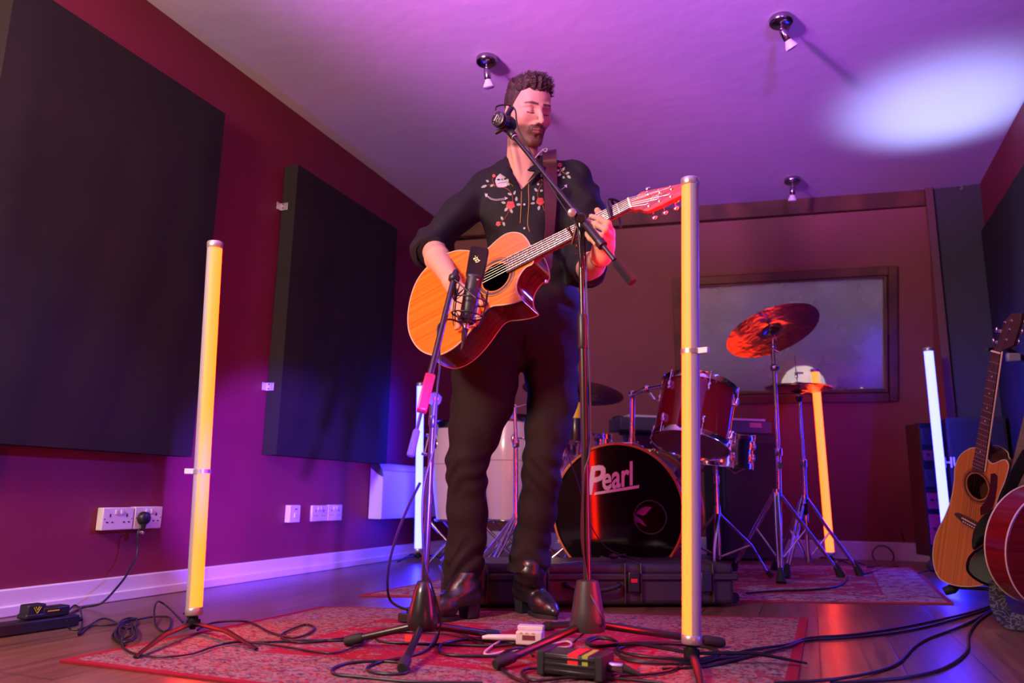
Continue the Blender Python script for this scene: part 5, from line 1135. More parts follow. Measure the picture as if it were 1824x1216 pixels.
mb = MB(); mb.tube([pt(ang[3], Rr, 0.02), be_+dbm*0.01], [0.004, 0.006], 10); mb.tube([fw(803, 492, 2.05), fw(848, 531, 2.00)], [0.0022, 0.0018], 8); mb.tube([fw(803, 492, 2.05), fw(806, 502, 2.05)], 0.003, 8); mb.build('mount_arm', BLK, sm)
cb = thing('microphone_cable', 'black cable hanging from the condenser microphone and coiling down the left stand', 'cable', mbm-ma*0.05)
pth = [mbm-ma*0.035, mbm-ma*0.07-R_*0.0, fw(829, 604, 2.02), fw(824, 580, 2.02), fw(812, 571, 2.02), fw(796, 569, 2.01), fw(782, 578, 2.0), fw(779, 592, 1.99), fw(782, 612, 1.98), fw(783, 650, 1.97), fw(779, 690, 1.93), fw(776, 760, 1.9), fw(772, 800, 1.88), fw(756, 860, 1.86), fw(752, 920, 1.84), fw(757, 1000, 1.83), fw(768, 1040, 1.82), fw(780, 1080, 1.84), fw(785, 1110, 1.86), onz(772, 1150, 0.01), onz(740, 1168, 0.006)]
mb = MB(); mb.tube(cr(pth, 5), 0.0027, 8); mb.build('cable', CABLE, cb)
# ------------------------------------------------------------------ drum kit
DRED = mat('drum_lacquer_red', (0.19, 0.008, 0.014), 0.12, coat=0.8); HEADC = mat('drum_head_clear', (0.16, 0.11, 0.12), 0.35, spec=0.5); HEADB = mat('drum_head_black', (0.005, 0.004, 0.004), 0.06, spec=0.3)
HOOPW = mat('hoop_maple', (0.36, 0.13, 0.03), 0.25, coat=0.5)
BRONZE = mat('cymbal_bronze', (0.52, 0.32, 0.30), 0.20, 1.0, bump=(14, 0.5))
def lug(mb, c, out, ax, l=0.045, w_=0.012):
    s_ = np.cross(ax, out); mb.ball(c+out*0.010, (0.012, w_*0.75, l/2), 12, (out, s_, ax)); mb.box(c+out*0.004, (0.008, w_, l*0.75), (out, s_, ax))
def drum(t, c, ax, r, depth, shellm, headm, nl=6, rods=True, hoopm=None, hoop_r=None, rev=False):
    """c = centre; parts: shell, batter_head, resonant_head, hoops, lugs"""
    ax = nrm(ax); x, y, _ = frame(ax); a0 = c-ax*depth/2; a1 = c+ax*depth/2
    mb = MB(); mb.lathe([(r, 0), (r, depth)], a0, ax, 64, cap=False); mb.lathe([(r-0.006, 0), (r-0.006, depth)], a0, ax, 64, cap=False); mb.build('shell', shellm, t)
    hm = hoopm or CHROME; hr = hoop_r or 0.006
    for q, s_, nm in ((a0, -1, 'resonant_head'), (a1, 1, 'batter_head')):
        mb = MB(); mb.lathe([(0.0, 0.004), (r*0.9, 0.004), (r-0.002, 0.001), (r+0.002, -0.004)], q, ax*s_, 64); mb.build(nm, headm, t)
        mb = MB(); mb.lathe([(r+0.002, -0.018), (r+0.008, -0.018), (r+0.008, 0.004), (r+0.010, 0.008), (r+0.004, 0.010), (r+0.001, 0.006), (r+0.001, -0.010)], q, ax*s_, 64, cap=False); mb.build('rim', hm, t)
    for k in range(nl):
        a = 2*math.pi*(k+0.3)/nl; o = math.cos(a)*x+math.sin(a)*y
        for q, s_ in ((a0, 1), (a1, -1)):
            mb = MB(); lug(mb, q+ax*s_*min(0.055, depth*0.3)+o*r, o, ax); 
            if rods: mb.cyl(q+ax*s_*0.05+o*(r+0.013), q-ax*s_*0.012+o*(r+0.013), 0.0028, 8); mb.ball(q-ax*s_*0.010+o*(r+0.013), 0.005, 8)
            mb.build('lug', CHROME, t)
# bass drum
bc = fw(1099, 917, 3.50); bc[2] = max(bc[2], 0.33); bax = nrm(V3((*(0.178*R_+0.40*f_)[:2], 0.0))); R0 = 0.305
t = thing('bass_drum', 'black-headed bass drum with orange wooden hoop and white lettering', 'drum', (bc[0], bc[1], 0.0), 'drums of the kit')
x, y, _ = frame(bax)
if np.dot(x, R_) < 0: x, y = -x, -y
mb = MB(); mb.lathe([(R0, 0.02), (R0, 0.42)], bc, bax, 80, cap=False); mb.lathe([(R0-0.008, 0.02), (R0-0.008, 0.42)], bc, bax, 80, cap=False); mb.build('shell', DRED, t)
hp_ = onpl(1158, 921, bc, bax); circ = lambda c, r, n=64: [c+r*(math.cos(2*math.pi*i/n)*x+math.sin(2*math.pi*i/n)*y) for i in range(n)]
mb = MB(); plate(mb, circ(bc, R0+0.003), circ(hp_, 0.072, 40), V3((0, 0, 0))); fh = mb.build('front_head', HEADB, t, smooth=False)
mb = MB(); mb.ring(hp_-bax*0.001, bax, 0.074, 0.004, 48, 8, (1, 0.5)); mb.build('port_ring', BLK, fh)
mb = MB(); mb.lathe([(0.0, 0), (R0-0.004, 0)], bc+bax*0.43, bax, 64); mb.build('batter_head', HEADC, t)
for o, nm in ((0.0, 'front_hoop'), (0.43, 'rear_hoop')):
    mb = MB(); mb.lathe([(R0+0.001, -0.012), (R0+0.010, -0.013), (R0+0.012, -0.010), (R0+0.012, 0.030), (R0+0.006, 0.032), (R0+0.003, 0.004), (R0+0.001, 0.0)], bc+bax*o, bax, 80, cap=False); mb.build(nm, HOOPW, t)
for k in range(8):
    a = 2*math.pi*(k+0.4)/8; o = math.cos(a)*x+math.sin(a)*y
    for d0 in (0.10, 0.33): mb = MB(); lug(mb, bc+bax*d0+o*R0, o, bax, 0.06, 0.014); mb.cyl(bc+bax*d0+o*(R0+0.016), bc+bax*(0.03 if d0 < 0.2 else 0.41)+o*(R0+0.016), 0.0035, 8); mb.build('lug', CHROME, t)
    mb = MB(); mb.box(bc+bax*0.012+o*(R0+0.017), (0.010, 0.018, 0.040), (o, np.cross(bax, o), bax)); mb.tube([bc+o*(R0+0.03)-bax*0.005, bc+o*(R0+0.03)+bax*0.02], 0.004, 8); mb.build('claw', CHROME, t, bevel=0.002)
purple_light = mat('painted_purple_light', (0.30, 0.06, 0.22), 0.9)  # purple light inside the port hole, painted as two coloured wedges
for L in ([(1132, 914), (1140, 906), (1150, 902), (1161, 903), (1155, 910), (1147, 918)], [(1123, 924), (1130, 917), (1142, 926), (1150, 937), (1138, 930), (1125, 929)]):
    mb = MB(); mb.prism([onpl(a, b, bc+bax*0.03, bax) for a, b in L], bax*0.02); mb.build('purple_light_wedge', purple_light, t)
lw = mat('drum_logo_white', (0.62, 0.5, 0.5), 0.5)
p0, p1 = onpl(1056, 876, bc, bax), onpl(1137, 863, bc, bax); tx_ = nrm(p1-p0); ty_ = np.cross(tx_, -bax)*-1; ty_ = nrm(np.cross(-bax, tx_)) ; 
if ty_[2] < 0: ty_ = -ty_
def deco(txt, a, b, h, shear, mm, par):
    A_, B_ = onpl(*a, bc, bax), onpl(*b, bc, bax); u = nrm(B_-A_); v = nrm(np.cross(-bax, u)); v = v if v[2] > 0 else -v
    mb = MB(); text_mesh(mb, txt, A_-bax*0.0015, u, v, h, 0.001, shear, fit=np.linalg.norm(B_-A_), bold=0.022); me = mb.build('lettering', mm, par); return me
deco('P', (1046, 880), (1085, 874), 0.125, 0.35, lw, fh)
deco('earl', (1075, 872.5), (1135, 861), 0.105, 0.3, lw, fh)
q = [onpl(a, b, bc, bax)-bax*0.001 for a, b in ((1060, 876.5), (1139, 863.5), (1138, 869), (1058, 881.5))]; mb = MB(); mb.prism(q, -bax*0.001); mb.build('underline', lw, fh)
for s_ in (-1, 1):
    o = nrm(x*s_*0.9-V3((0, 0, 1))*0.5); a = bc+bax*0.12+o*(R0-0.02); ft = V3((a[0]+o[0]*0.22-bax[0]*0.08, a[1]+o[1]*0.22-bax[1]*0.08, 0.021)); mb = MB(); mb.tube([a, a+(ft-a)*0.5, ft], [0.009, 0.008, 0.006], 10); mb.ball(ft, 0.013, 10); mb.build('spur', CHROME, t)
# tom holder on the bass drum
tp_ = bc+bax*0.17+V3((0, 0, R0)); D_t = float((tp_-C_)@f_)
mb = MB(); mb.box(tp_+V3((0, 0, 0.012)), (0.085, 0.06, 0.026), (x, bax, (0, 0, 1))); bkt = mb.build('tom_bracket', CHROME, t, bevel=0.006)
pt0 = fw(1126, 790, D_t); pt1 = fw(1127, 702, D_t); mb = MB(); mb.tube([pt0, pt1], 0.0125, 18); mb.tube([pt0, pt0+V3((0, 0, 0.03))], 0.017, 18); mb.build('tom_post', CHROME, bkt)
aj = fw(1185, 686, 3.40); mb = MB(); mb.ball(pt1, 0.022, 16); mb.tube([pt1, fw(1150, 692, 3.5)], 0.012, 14); mb.ball(fw(1152, 692, 3.5), 0.018, 14); mb.tube([fw(1152, 692, 3.5), aj], 0.009, 12); mb.cyl(fw(1158, 700, 3.48), fw(1166, 712, 3.46), 0.006, 10); mb.box(aj, (0.03, 0.03, 0.06), (R_, f_, U_)); mb.build('tom_arm', CHROME, bkt)
# rack tom
tb_, tt_ = fw(1224, 791, 3.24), fw(1250, 692, 3.36); tc_ = (tb_+tt_)/2
t = thing('rack_tom', 'dark red rack tom tilted above the bass drum with chrome rims', 'drum', tc_, 'drums of the kit')
drum(t, tc_, nrm(0.26*R_+0.89*U_+0.42*f_), 0.160, 0.265, DRED, HEADC, 6)
# snare on its stand at the right
sc_n = fw(1281, 799, 3.85)
t = thing('snare_drum', 'chrome snare drum on a stand half hidden behind the rack tom', 'drum', (sc_n[0], sc_n[1], 0.015), 'drums of the kit')
drum(t, sc_n, nrm(0.10*R_+1.0*U_+0.10*f_), 0.165, 0.145, CHROME, HEADC, 8)
sf_ = V3((sc_n[0]-0.02, sc_n[1], 0)); mb = MB(); mb.tube([sf_+UP*0.10, sf_+UP*0.45], 0.011, 14); mb.tube([sf_+UP*0.30, sf_+UP*0.36], 0.017, 14); mb.tube([sf_+UP*0.45, sf_+UP*0.62], 0.008, 12); mb.tube([sf_+UP*0.47, sf_+UP*0.51], 0.015, 12); mb.build('stand_tube', CHROME, t)
for a in (0.5, 2.6, 4.7):
    d = V3((math.cos(a), math.sin(a), 0)); mb = MB(); mb.tube([sf_+UP*0.33, sf_+d*0.17+UP*0.17, sf_+d*0.26+UP*0.018], [0.008, 0.008, 0.008], 10, sq=(1.4, 0.7)); mb.tube([sf_+UP*0.11, sf_+d*0.17+UP*0.17], 0.006, 8); lg = mb.build('leg', CHROME, t)
    mb = MB(); mb.tube([sf_+d*0.245+UP*0.043, sf_+d*0.27+UP*0.022], [0.012, 0.015], 12); mb.build('rubber_foot', RUB, lg)
    mb = MB(); mb.tube([sf_+UP*0.60, sf_+d*0.10+UP*(sc_n[2]-0.10-0.02), sf_+d*0.172+V3((0.02, 0, sc_n[2]-0.075)), sf_+d*0.178+V3((0.02, 0, sc_n[2]-0.05))], 0.006, 8); mb.build('basket_arm', CHROME, t)
# chrome drums behind the bass drum on the left
fc = fw(992, 850, 4.05)
t = thing('floor_tom', 'chrome floor tom between the singer\'s legs and the bass drum', 'drum', (fc[0], fc[1], 0.012), 'drums of the kit')
drum(t, V3((fc[0], fc[1], fc[2]-0.02)), UP, 0.170, 0.40, CHROME, HEADC, 6)
for a in (0.4, 2.5, 4.6):
    d = V3((math.cos(a), math.sin(a), 0)); p = V3((fc[0], fc[1], 0))+d*0.195; mb = MB(); mb.tube([p+UP*(fc[2]+0.02), p+UP*0.10, p+d*0.03+UP*0.022], 0.006, 10); mb.ball(p+d*0.03+UP*0.022, 0.013, 10); mb.build('leg', CHROME, t)
fc2 = fw(1040, 797, 4.45)
t = thing('snare_drum', 'small chrome drum seen above the left side of the bass drum hoop', 'drum', (fc2[0], fc2[1], 0.012), 'drums of the kit')
drum(t, fc2, UP, 0.15, 0.13, CHROME, HEADC, 8)
sf_ = V3((fc2[0], fc2[1], 0)); mb = MB(); mb.tube([sf_+UP*0.05, sf_+UP*(fc2[2]-0.07)], 0.012, 14); mb.build('stand_tube', CHROME, t)
for a in (0.2, 2.3, 4.4): d = V3((math.cos(a), math.sin(a), 0)); mb = MB(); mb.tube([sf_+UP*0.25, sf_+d*0.25+UP*0.018], 0.008, 10); mb.tube([sf_+UP*(fc2[2]-0.09), sf_+d*0.155+UP*(fc2[2]-0.075)], 0.006, 8); mb.build('leg', CHROME, t)
# cymbals
def cymbal(mb, c, n, r, bell=0.1, bow=0.07):
    prof = [(0.006, bow*r+bell*r*0.62), (bell*r*1.0, bow*r+bell*r*0.55), (bell*r*1.9, bow*r+bell*r*0.1), (bell*r*2.3, bow*r*0.90)]
    prof += [(r*q, bow*r*(1-q**1.6)) for q in (0.35, 0.5, 0.65, 0.8, 0.92, 1.0)]
    mb.lathe(prof, c, n, 72, cap=False); mb.lathe([(a, b-0.0012) for a, b in prof], c, n, 72, cap=False); mb.lathe([(r, 0), (r, -0.0012)], c, n, 72, cap=False)
def tripod_stand(t, base, segs, legs, zc, reach=0.30, zl=None, m=CHROME):
    """segs: (point a, point b, radius); legs: angles"""
    for i, (a, b, r) in enumerate(segs): mb = MB(); mb.tube([a, b], r, 16); mb.tube([b-UP*0.035, b-UP*0.03, b+UP*0.004, b+UP*0.006], [r*1.1, r*1.5, r*1.5, r*1.1], 16) if i < len(segs)-1 else None; mb.build('stand_tube', m, t)
    mb = MB(); mb.tube([V3((base[0], base[1], zc-0.02)), V3((base[0], base[1], zc+0.02))], 0.020, 16); mb.build('leg_collar', m, t); mb = MB(); mb.tube([V3((base[0], base[1], 0.085)), V3((base[0], base[1], 0.115))], 0.019, 16); mb.build('leg_collar', m, t)
    for a in legs:
        d = V3((math.cos(a), math.sin(a), 0)); sd = V3((-d[1], d[0], 0)); b = V3((base[0], base[1], 0)); mb = MB()
        for s_ in (-1, 1): mb.tube([b+UP*zc+d*0.015+sd*0.008*s_, b+d*reach*0.48+UP*(zc*0.56)+sd*0.011*s_, b+d*reach*0.96+UP*0.035+sd*0.006*s_], 0.0065, 8)
        mb.tube([b+UP*0.10+d*0.015, b+d*reach*0.46+UP*(zc*0.57)], 0.0055, 8); lg = mb.build('leg', m, t)
        mb = MB(); mb.tube([b+d*reach*0.90+UP*0.075, b+d*reach*0.94+UP*0.05, b+d*reach*1.0+UP*0.010], [0.010, 0.017, 0.024], 12); mb.build('rubber_foot', RUB, lg)
# crash
cb_ = onz(1391, 1030); vc = vpl(cb_)
t = thing('crash_cymbal', 'large tilted crash cymbal glowing red on the tallest chrome stand', 'cymbal', (cb_[0], cb_[1], 0.010), 'cymbals of the kit')
cc_ = vc(1376, 590); cn = nrm(-0.17*R_+0.78*U_+0.52*f_); j1, j2 = vc(1379, 655), vc(1386, 800)
tripod_stand(t, cb_, [(V3((cb_[0], cb_[1], 0.09)), j2, 0.0135), (j2, j1, 0.0105)], (0.5, 2.45, 4.75), vc(1388, 878)[2], 0.33)
mb = MB(); mb.ball(j1, 0.022, 16); mb.ball(j1+R_*0.012, 0.018, 12); mb.tube([j1, vc(1377, 632)], 0.010, 12); mb.ball(vc(1377, 618), 0.015, 12); mb.tube([vc(1377, 632), vc(1377, 604)], 0.008, 12); mb.tube([cc_-cn*0.06, cc_+cn*0.07], 0.0045, 10); mb.cyl(vc(1378, 622), vc(1389, 628), 0.006, 8); mb.build('tilter', CHROME, t)
mb = MB(); mb.tube([cc_-cn*0.018, cc_-cn*0.002], [0.012, 0.018], 16); mb.build('felt_washer', mat('felt_dark', (0.03, 0.02, 0.02), 0.9), t)
mb = MB(); cymbal(mb, cc_, cn, 0.255); mb.build('cymbal_plate', BRONZE, t)
mb = MB(); g_ = vc(1388, 829); mb.tube([g_-UP*0.018, g_+UP*0.018], 0.0145, 14); mb.build('green_tape', mat('tape_green', (0.03, 0.25, 0.05), 0.6), t)
# hi-hat
hb_ = onz(1441, 1026); vh = vpl(hb_)
t = thing('hi_hat', 'pair of hi-hat cymbals on a chrome stand by the rear orange tube', 'cymbal', (hb_[0], hb_[1], 0.010), 'cymbals of the kit')
h0, h1, h2 = vh(1422, 691), vh(1424, 716), vh(1431, 820)
tripod_stand(t, hb_, [(V3((hb_[0], hb_[1], 0.07)), h2, 0.0125), (h2, h1, 0.0095)], (0.35, 2.3, 4.3), vh(1436, 888)[2], 0.27)
hn = nrm(UP*1.0+0.03*R_); mb = MB(); cymbal(mb, h0+hn*0.004, hn, 0.178, 0.11, 0.10); mb.build('top_cymbal', BRONZE, t)
mb = MB(); cymbal(mb, h0-hn*0.004, -hn, 0.178, 0.11, 0.09); mb.build('bottom_cymbal', BRONZE, t)
mb = MB(); mb.tube([h1-UP*0.02, vh(1415, 632)], 0.003, 8); mb.tube([vh(1419, 672), vh(1418, 663)], 0.009, 10); mb.cyl(vh(1418, 664), vh(1431, 664), 0.006, 8); mb.build('pull_rod', CHROME, t)
mb = MB(); mb.tube([h1, h1+UP*0.03], [0.012, 0.022], 14); mb.build('seat_cup', BLK, t)
mb = MB(); mb.box(vh(1432, 906, 0.02), (0.035, 0.03, 0.06), (R_, f_, U_)); mb.build('clutch_box', BLK, t, bevel=0.004)
# ride
rb_ = fw(1062, 950, 4.12); rb_[2] = 0; vr = vpl(rb_)
t = thing('ride_cymbal', 'ride cymbal glowing red behind the singer and right microphone stand', 'cymbal', (rb_[0], rb_[1], 0.010), 'cymbals of the kit')
rc = vr(1020, 699); rn = nrm(0.13*R_+0.94*U_+0.30*f_); mb = MB(); cymbal(mb, rc, rn, 0.288); mb.build('cymbal_plate', BRONZE, t)
tripod_stand(t, rb_, [(V3((rb_[0], rb_[1], 0.09)), V3((rb_[0], rb_[1], 0.5)), 0.0125), (V3((rb_[0], rb_[1], 0.5)), rc+rn*0.04, 0.008)], (0.9, 3.0, 5.1), 0.36, 0.26)
# bare stand between the legs
sb_ = fw(919, 960, 3.75); sb_[2] = 0; vs_ = vpl(sb_)
t = thing('cymbal_stand', 'bare chrome stand with a short crossbar in front of the pale congas', 'stand', (sb_[0], sb_[1], 0.012))
tripod_stand(t, sb_, [(V3((sb_[0], sb_[1], 0.09)), vs_(919, 785), 0.0125), (vs_(919, 785), vs_(917, 728), 0.009)], (0.5, 2.75, 4.6), vs_(919, 922)[2], 0.30)
mb = MB(); mb.ring(vs_(917, 724), nrm(f_), 0.009, 0.003, 20, 8); mb.tube([vs_(904, 729), vs_(943, 719)], 0.003, 8); mb.build('crossbar', CHROME, t)
mb = MB(); mb.cyl(vs_(922, 780), vs_(933, 780), 0.005, 8); mb.ball(vs_(933, 780), 0.009, 10); mb.build('wing_screw', CHROME, t)
# congas
cong = mat('conga_white_lacquer', (0.62, 0.52, 0.54), 0.25, coat=0.4)
def conga(x, y0, y1, D, label):
    a, b = fw(x, y1, D), fw(x, y0, D); base = V3((a[0], a[1], a[2])); h_ = b[2]-a[2]
    t = thing('conga', label, 'drum', base, 'congas')
    prof = [(0.108, 0), (0.112, 0.02), (0.135, h_*0.35), (0.146, h_*0.58), (0.145, h_*0.72), (0.130, h_*0.93), (0.125, h_)]
    pr = cr([(p[0], p[1], 0) for p in prof], 4); mb = MB(); mb.lathe([(p[0], p[1]) for p in pr], base, UP, 56); mb.build('shell', cong, t)
    mb = MB(); mb.lathe([(0.126, h_-0.035), (0.138, h_-0.03), (0.138, h_+0.004), (0.130, h_+0.012), (0.122, h_+0.010)], base, UP, 56, cap=False); mb.build('rim', DCHROME, t)
    mb = MB(); mb.lathe([(0.0, 0.008), (0.125, 0.008), (0.130, -0.01)], base+UP*h_, UP, 48); mb.build('skin_head', HEADC, t)
    for k in range(5):
        ag = 2*math.pi*k/5-0.95; o = V3((math.cos(ag), math.sin(ag), 0)); c = base+UP*(h_*0.80)+o*0.143; mb = MB(); mb.ball(c-UP*0.015, (0.008, 0.020, 0.030), 12, (o, np.cross(UP, o), UP)); mb.tube([c, base+UP*(h_-0.01)+o*0.142, base+UP*(h_-0.005)+o*0.134], 0.004, 8); mb.build('tuning_lug', DCHROME, t)
    mb = MB(); mb.ring(base+UP*h_*0.57, UP, 0.1462, 0.0012, 56, 6, (1, 2)); mb.build('trim_line', mat('conga_line', (0.3, 0.2, 0.2), 0.5), t)
    return base
ca = conga(811, 752, 926, 4.37, 'pale conga drum on the left, mostly hidden by the singer\'s legs')
cb2 = conga(903, 740, 926, 4.30, 'pale conga drum seen between the singer\'s legs')
t = thing('conga_stand', 'chrome cross-braced stand carrying the two congas', 'stand', (((ca+cb2)/2)[0], ((ca+cb2)/2)[1], 0.010))
for s_ in (ca, cb2):
    mb = MB(); mb.ring(V3((s_[0], s_[1], s_[2]+0.0)), UP, 0.116, 0.007, 40, 8); mb.build('cradle_ring', DCHROME, t)
fd = nrm(cb2-ca); nd = V3((-fd[1], fd[0], 0)); zt_ = cb2[2]-0.005
for o in (-0.12, 0.12):
    for c in (ca, cb2):
        A1 = V3((c[0], c[1], 0))-fd*0.12+nd*o; B1 = V3((c[0], c[1], 0))+fd*0.12+nd*o
        for p, q in ((A1, B1), (B1, A1)): mb = MB(); mb.tube([p+UP*0.012, q+UP*zt_], 0.008, 10); mb.build('brace', DCHROME, t)
# ------------------------------------------------------------------ back of the room
ks0, ks1 = fw(1104, 752, 4.95), fw(1373, 737, 5.15); kd = nrm((ks1-ks0)*V3((1, 1, 0))); kn = V3((-kd[1], kd[0], 0)); kz = 0.82
zk = (ks0[2]+ks1[2])/2; km = (ks0+ks1)/2; Lk = np.linalg.norm((ks1-ks0)[:2])
t = thing('keyboard', 'stage keyboard with white keys lying on black boxes below the window', 'keyboard', V3((km[0], km[1], zk-0.10)), None)
kc_ = V3((km[0], km[1], zk-0.05))+kn*0.12; mb = MB(); mb.box(kc_, (Lk, 0.26, 0.085), (kd, kn, UP)); mb.build('body', mat('keyboard_case', (0.05, 0.045, 0.040), 0.5), t, bevel=0.006)
mb = MB(); mb.box(kc_-kn*0.085+UP*0.049, (Lk*0.90, 0.11, 0.014), (kd, kn, UP)); kb_ = mb.build('white_keys', mat('ivory_keys', (0.5, 0.42, 0.4), 0.3), t, bevel=0.001)
for k in range(33):
    if k % 7 in (2, 6): continue
    mb = MB(); mb.box(kc_-kn*0.045+UP*0.056+kd*(-Lk*0.43+k*Lk*0.027), (0.009, 0.06, 0.010), (kd, kn, UP)); mb.build('black_key', BLK, kb_)
mb = MB(); mb.box(kc_+kn*0.07+UP*0.052, (Lk*0.96, 0.10, 0.022), (kd, kn, UP)); mb.build('control_panel', BLK, t, bevel=0.003)
p = onpl(1346, 757, kc_-kn*0.131, kn); mb = MB(); mb.box(p, (0.085, 0.002, 0.032), (kd, kn, UP)); mb.build('pink_plate', mat('pink_badge', (0.4, 0.16, 0.16), 0.5), t)
mb = MB(); mb.box(kc_-kd*Lk*0.15+UP*0.070+kn*0.05, (0.05, 0.02, 0.014), (kd, kn, UP)); mb.build('yellow_tag', mat('tag_yellow', (0.55, 0.4, 0.03), 0.5), t)
def flight(name, label, c0, size, extra=None):
    t = thing(name, label, 'amplifier', (c0[0], c0[1], 0))
    return t
zc_ = zk-0.096
t = thing('speaker_cabinet', 'black cabinet under the right end of the keyboard', 'amplifier', (kc_[0]+kd[0]*Lk*0.33, kc_[1]+kd[1]*Lk*0.33, 0))
c = kc_+kd*Lk*0.33; mb = MB(); mb.box((c[0], c[1], zc_/2+0.006), (0.40, 0.30, zc_-0.012), (kd, kn, UP)); cab_o = mb.build('cabinet', mat('tolex_black', (0.016, 0.014, 0.014), 0.7, bump=(400, 0.3)), t, bevel=0.008)
mb = MB(); mb.box(V3((c[0], c[1], zc_/2))-kn*0.152, (0.36, 0.006, zc_*0.85), (kd, kn, UP)); mb.build('grille_cloth', mat('grille_cloth', (0.02, 0.016, 0.016), 0.9, bump=(300, 0.6)), t)
t = thing('keyboard_stand', 'thin black trestle under the left end of the keyboard', 'stand', (kc_[0]-kd[0]*Lk*0.3, kc_[1]-kd[1]*Lk*0.3, 0)); c = kc_-kd*Lk*0.3
for s_ in (-1, 1):
    mb = MB(); mb.tube([V3((c[0], c[1], 0.012))+kd*0.15*s_, V3((c[0], c[1], zc_-0.012))-kd*0.15*s_], 0.012, 10); mb.build('leg', BLKM, t)
mb = MB(); mb.tube([V3((c[0], c[1], zc_-0.012))-kd*0.18, V3((c[0], c[1], zc_-0.012))+kd*0.18], 0.012, 10); mb.build('support_bar', BLKM, t)
# bottle shape standing in for a dark upright rod with yellow tape
q0 = fw(1028, 714, 4.05); q1 = fw(1026, 778, 4.05)
t = thing('taped_rod', 'dark upright rod with a yellow tape band behind the right microphone stand', 'rod', V3((q1[0], q1[1], fc[2]+0.192)))
mb = MB(); zb_ = fc[2]+0.19; hb2 = q0[2]-zb_; bb = V3((q1[0], q1[1], zb_))
mb.lathe([(0.030, 0.0), (0.034, 0.01), (0.034, hb2*0.5), (0.030, hb2*0.55), (0.030, hb2*0.97), (0.026, hb2)], bb, UP, 28); mb.build('body', BLKM, t)
mb = MB(); mb.lathe([(0.0310, hb2*0.58), (0.0315, hb2*0.60), (0.0315, hb2*0.96), (0.0310, hb2*0.975)], bb, UP, 28); mb.build('yellow_tape', mat('tape_yellow', (0.6, 0.5, 0.02), 0.5), t)
# control room lamp and desk things behind the glass
lp = W(*wc(onpl(1431, 690, W(0, 0, -0.9), WN)), -0.9)
t = thing('globe_lamp', 'round white lamp glowing behind the control-room window', 'lamp', lp-UP*0.10)
mb = MB(); mb.lathe([(0.165, -0.10), (0.172, 0.0), (0.155, 0.07), (0.115, 0.13), (0.06, 0.165), (0.0, 0.175)], lp, UP, 36); mb.build('lamp_shade', mat('lamp_glow', (0.8, 0.8, 0.75), 0.5, emit=(1.0, 0.92, 0.80), es=1.1), t)
mb = MB(); mb.lathe([(0.05, -0.16), (0.05, -0.15), (0.02, -0.14), (0.02, -0.09)], lp, UP, 24); mb.build('lamp_base', BLK, t)
lq = W(*wc(onpl(1532, 692, W(0, 0, -0.7), WN)), -0.7)
t = thing('desk_monitor', 'dark monitor screen behind the control-room glass', 'monitor', lq-UP*0.1)
mb = MB(); mb.box(lq, (0.34, 0.03, 0.18), (WT, V3((-WT[1], WT[0], 0)), UP)); mb.build('screen', mat('screen_dark', (0.02, 0.02, 0.022), 0.3), t, bevel=0.005)
mb = MB(); mb.box(lq-UP*0.13, (0.05, 0.03, 0.08)); mb.build('foot', BLK, t)
mb = MB(); mb.ball(lq+V3(WT)*0.01+UP*0.0-V3((0, 0.02, 0)), 0.008, 10); mb.build('indicator', mat('indicator_glow', (1, 1, 1), 0.5, emit=(1, 0.9, 0.7), es=2.0), t)

# heater
t = thing('panel_heater', 'white electric panel heater with rounded grey top on the left wall', 'heater', (LX, 4.2, 0.24)); y0, y1 = 3.875, 4.62; pr = [(0.002, 0.25), (0.085, 0.25), (0.088, 0.26), (0.088, 0.47), (0.084, 0.50), (0.070, 0.535), (0.045, 0.565), (0.015, 0.572), (0.002, 0.572)]
mb = MB(); mb.prism([(LX+0.002+a, y0, z) for a, z in pr], (0, y1-y0, 0)); mb.build('housing', WHT, t, bevel=0.003, angle=50)
mb = MB(); mb.prism([(LX+0.004+a*1.01, y0-0.004, z+0.001) for a, z in [(0.002, 0.54), (0.060, 0.50), (0.084, 0.49), (0.074, 0.535), (0.045, 0.568), (0.002, 0.574)]], (0, 0.012, 0)); mb.build('end_cap', mat('heater_dark_cap', (0.06, 0.05, 0.06), 0.4), t)
for k in range(5):
    mb = MB(); mb.box((LX+0.075-k*0.012, (y0+y1)/2, 0.528+k*0.009), (0.004, y1-y0-0.06, 0.004)); mb.build('vent_slot', mat('heater_grey', (0.25, 0.23, 0.24), 0.5), t)
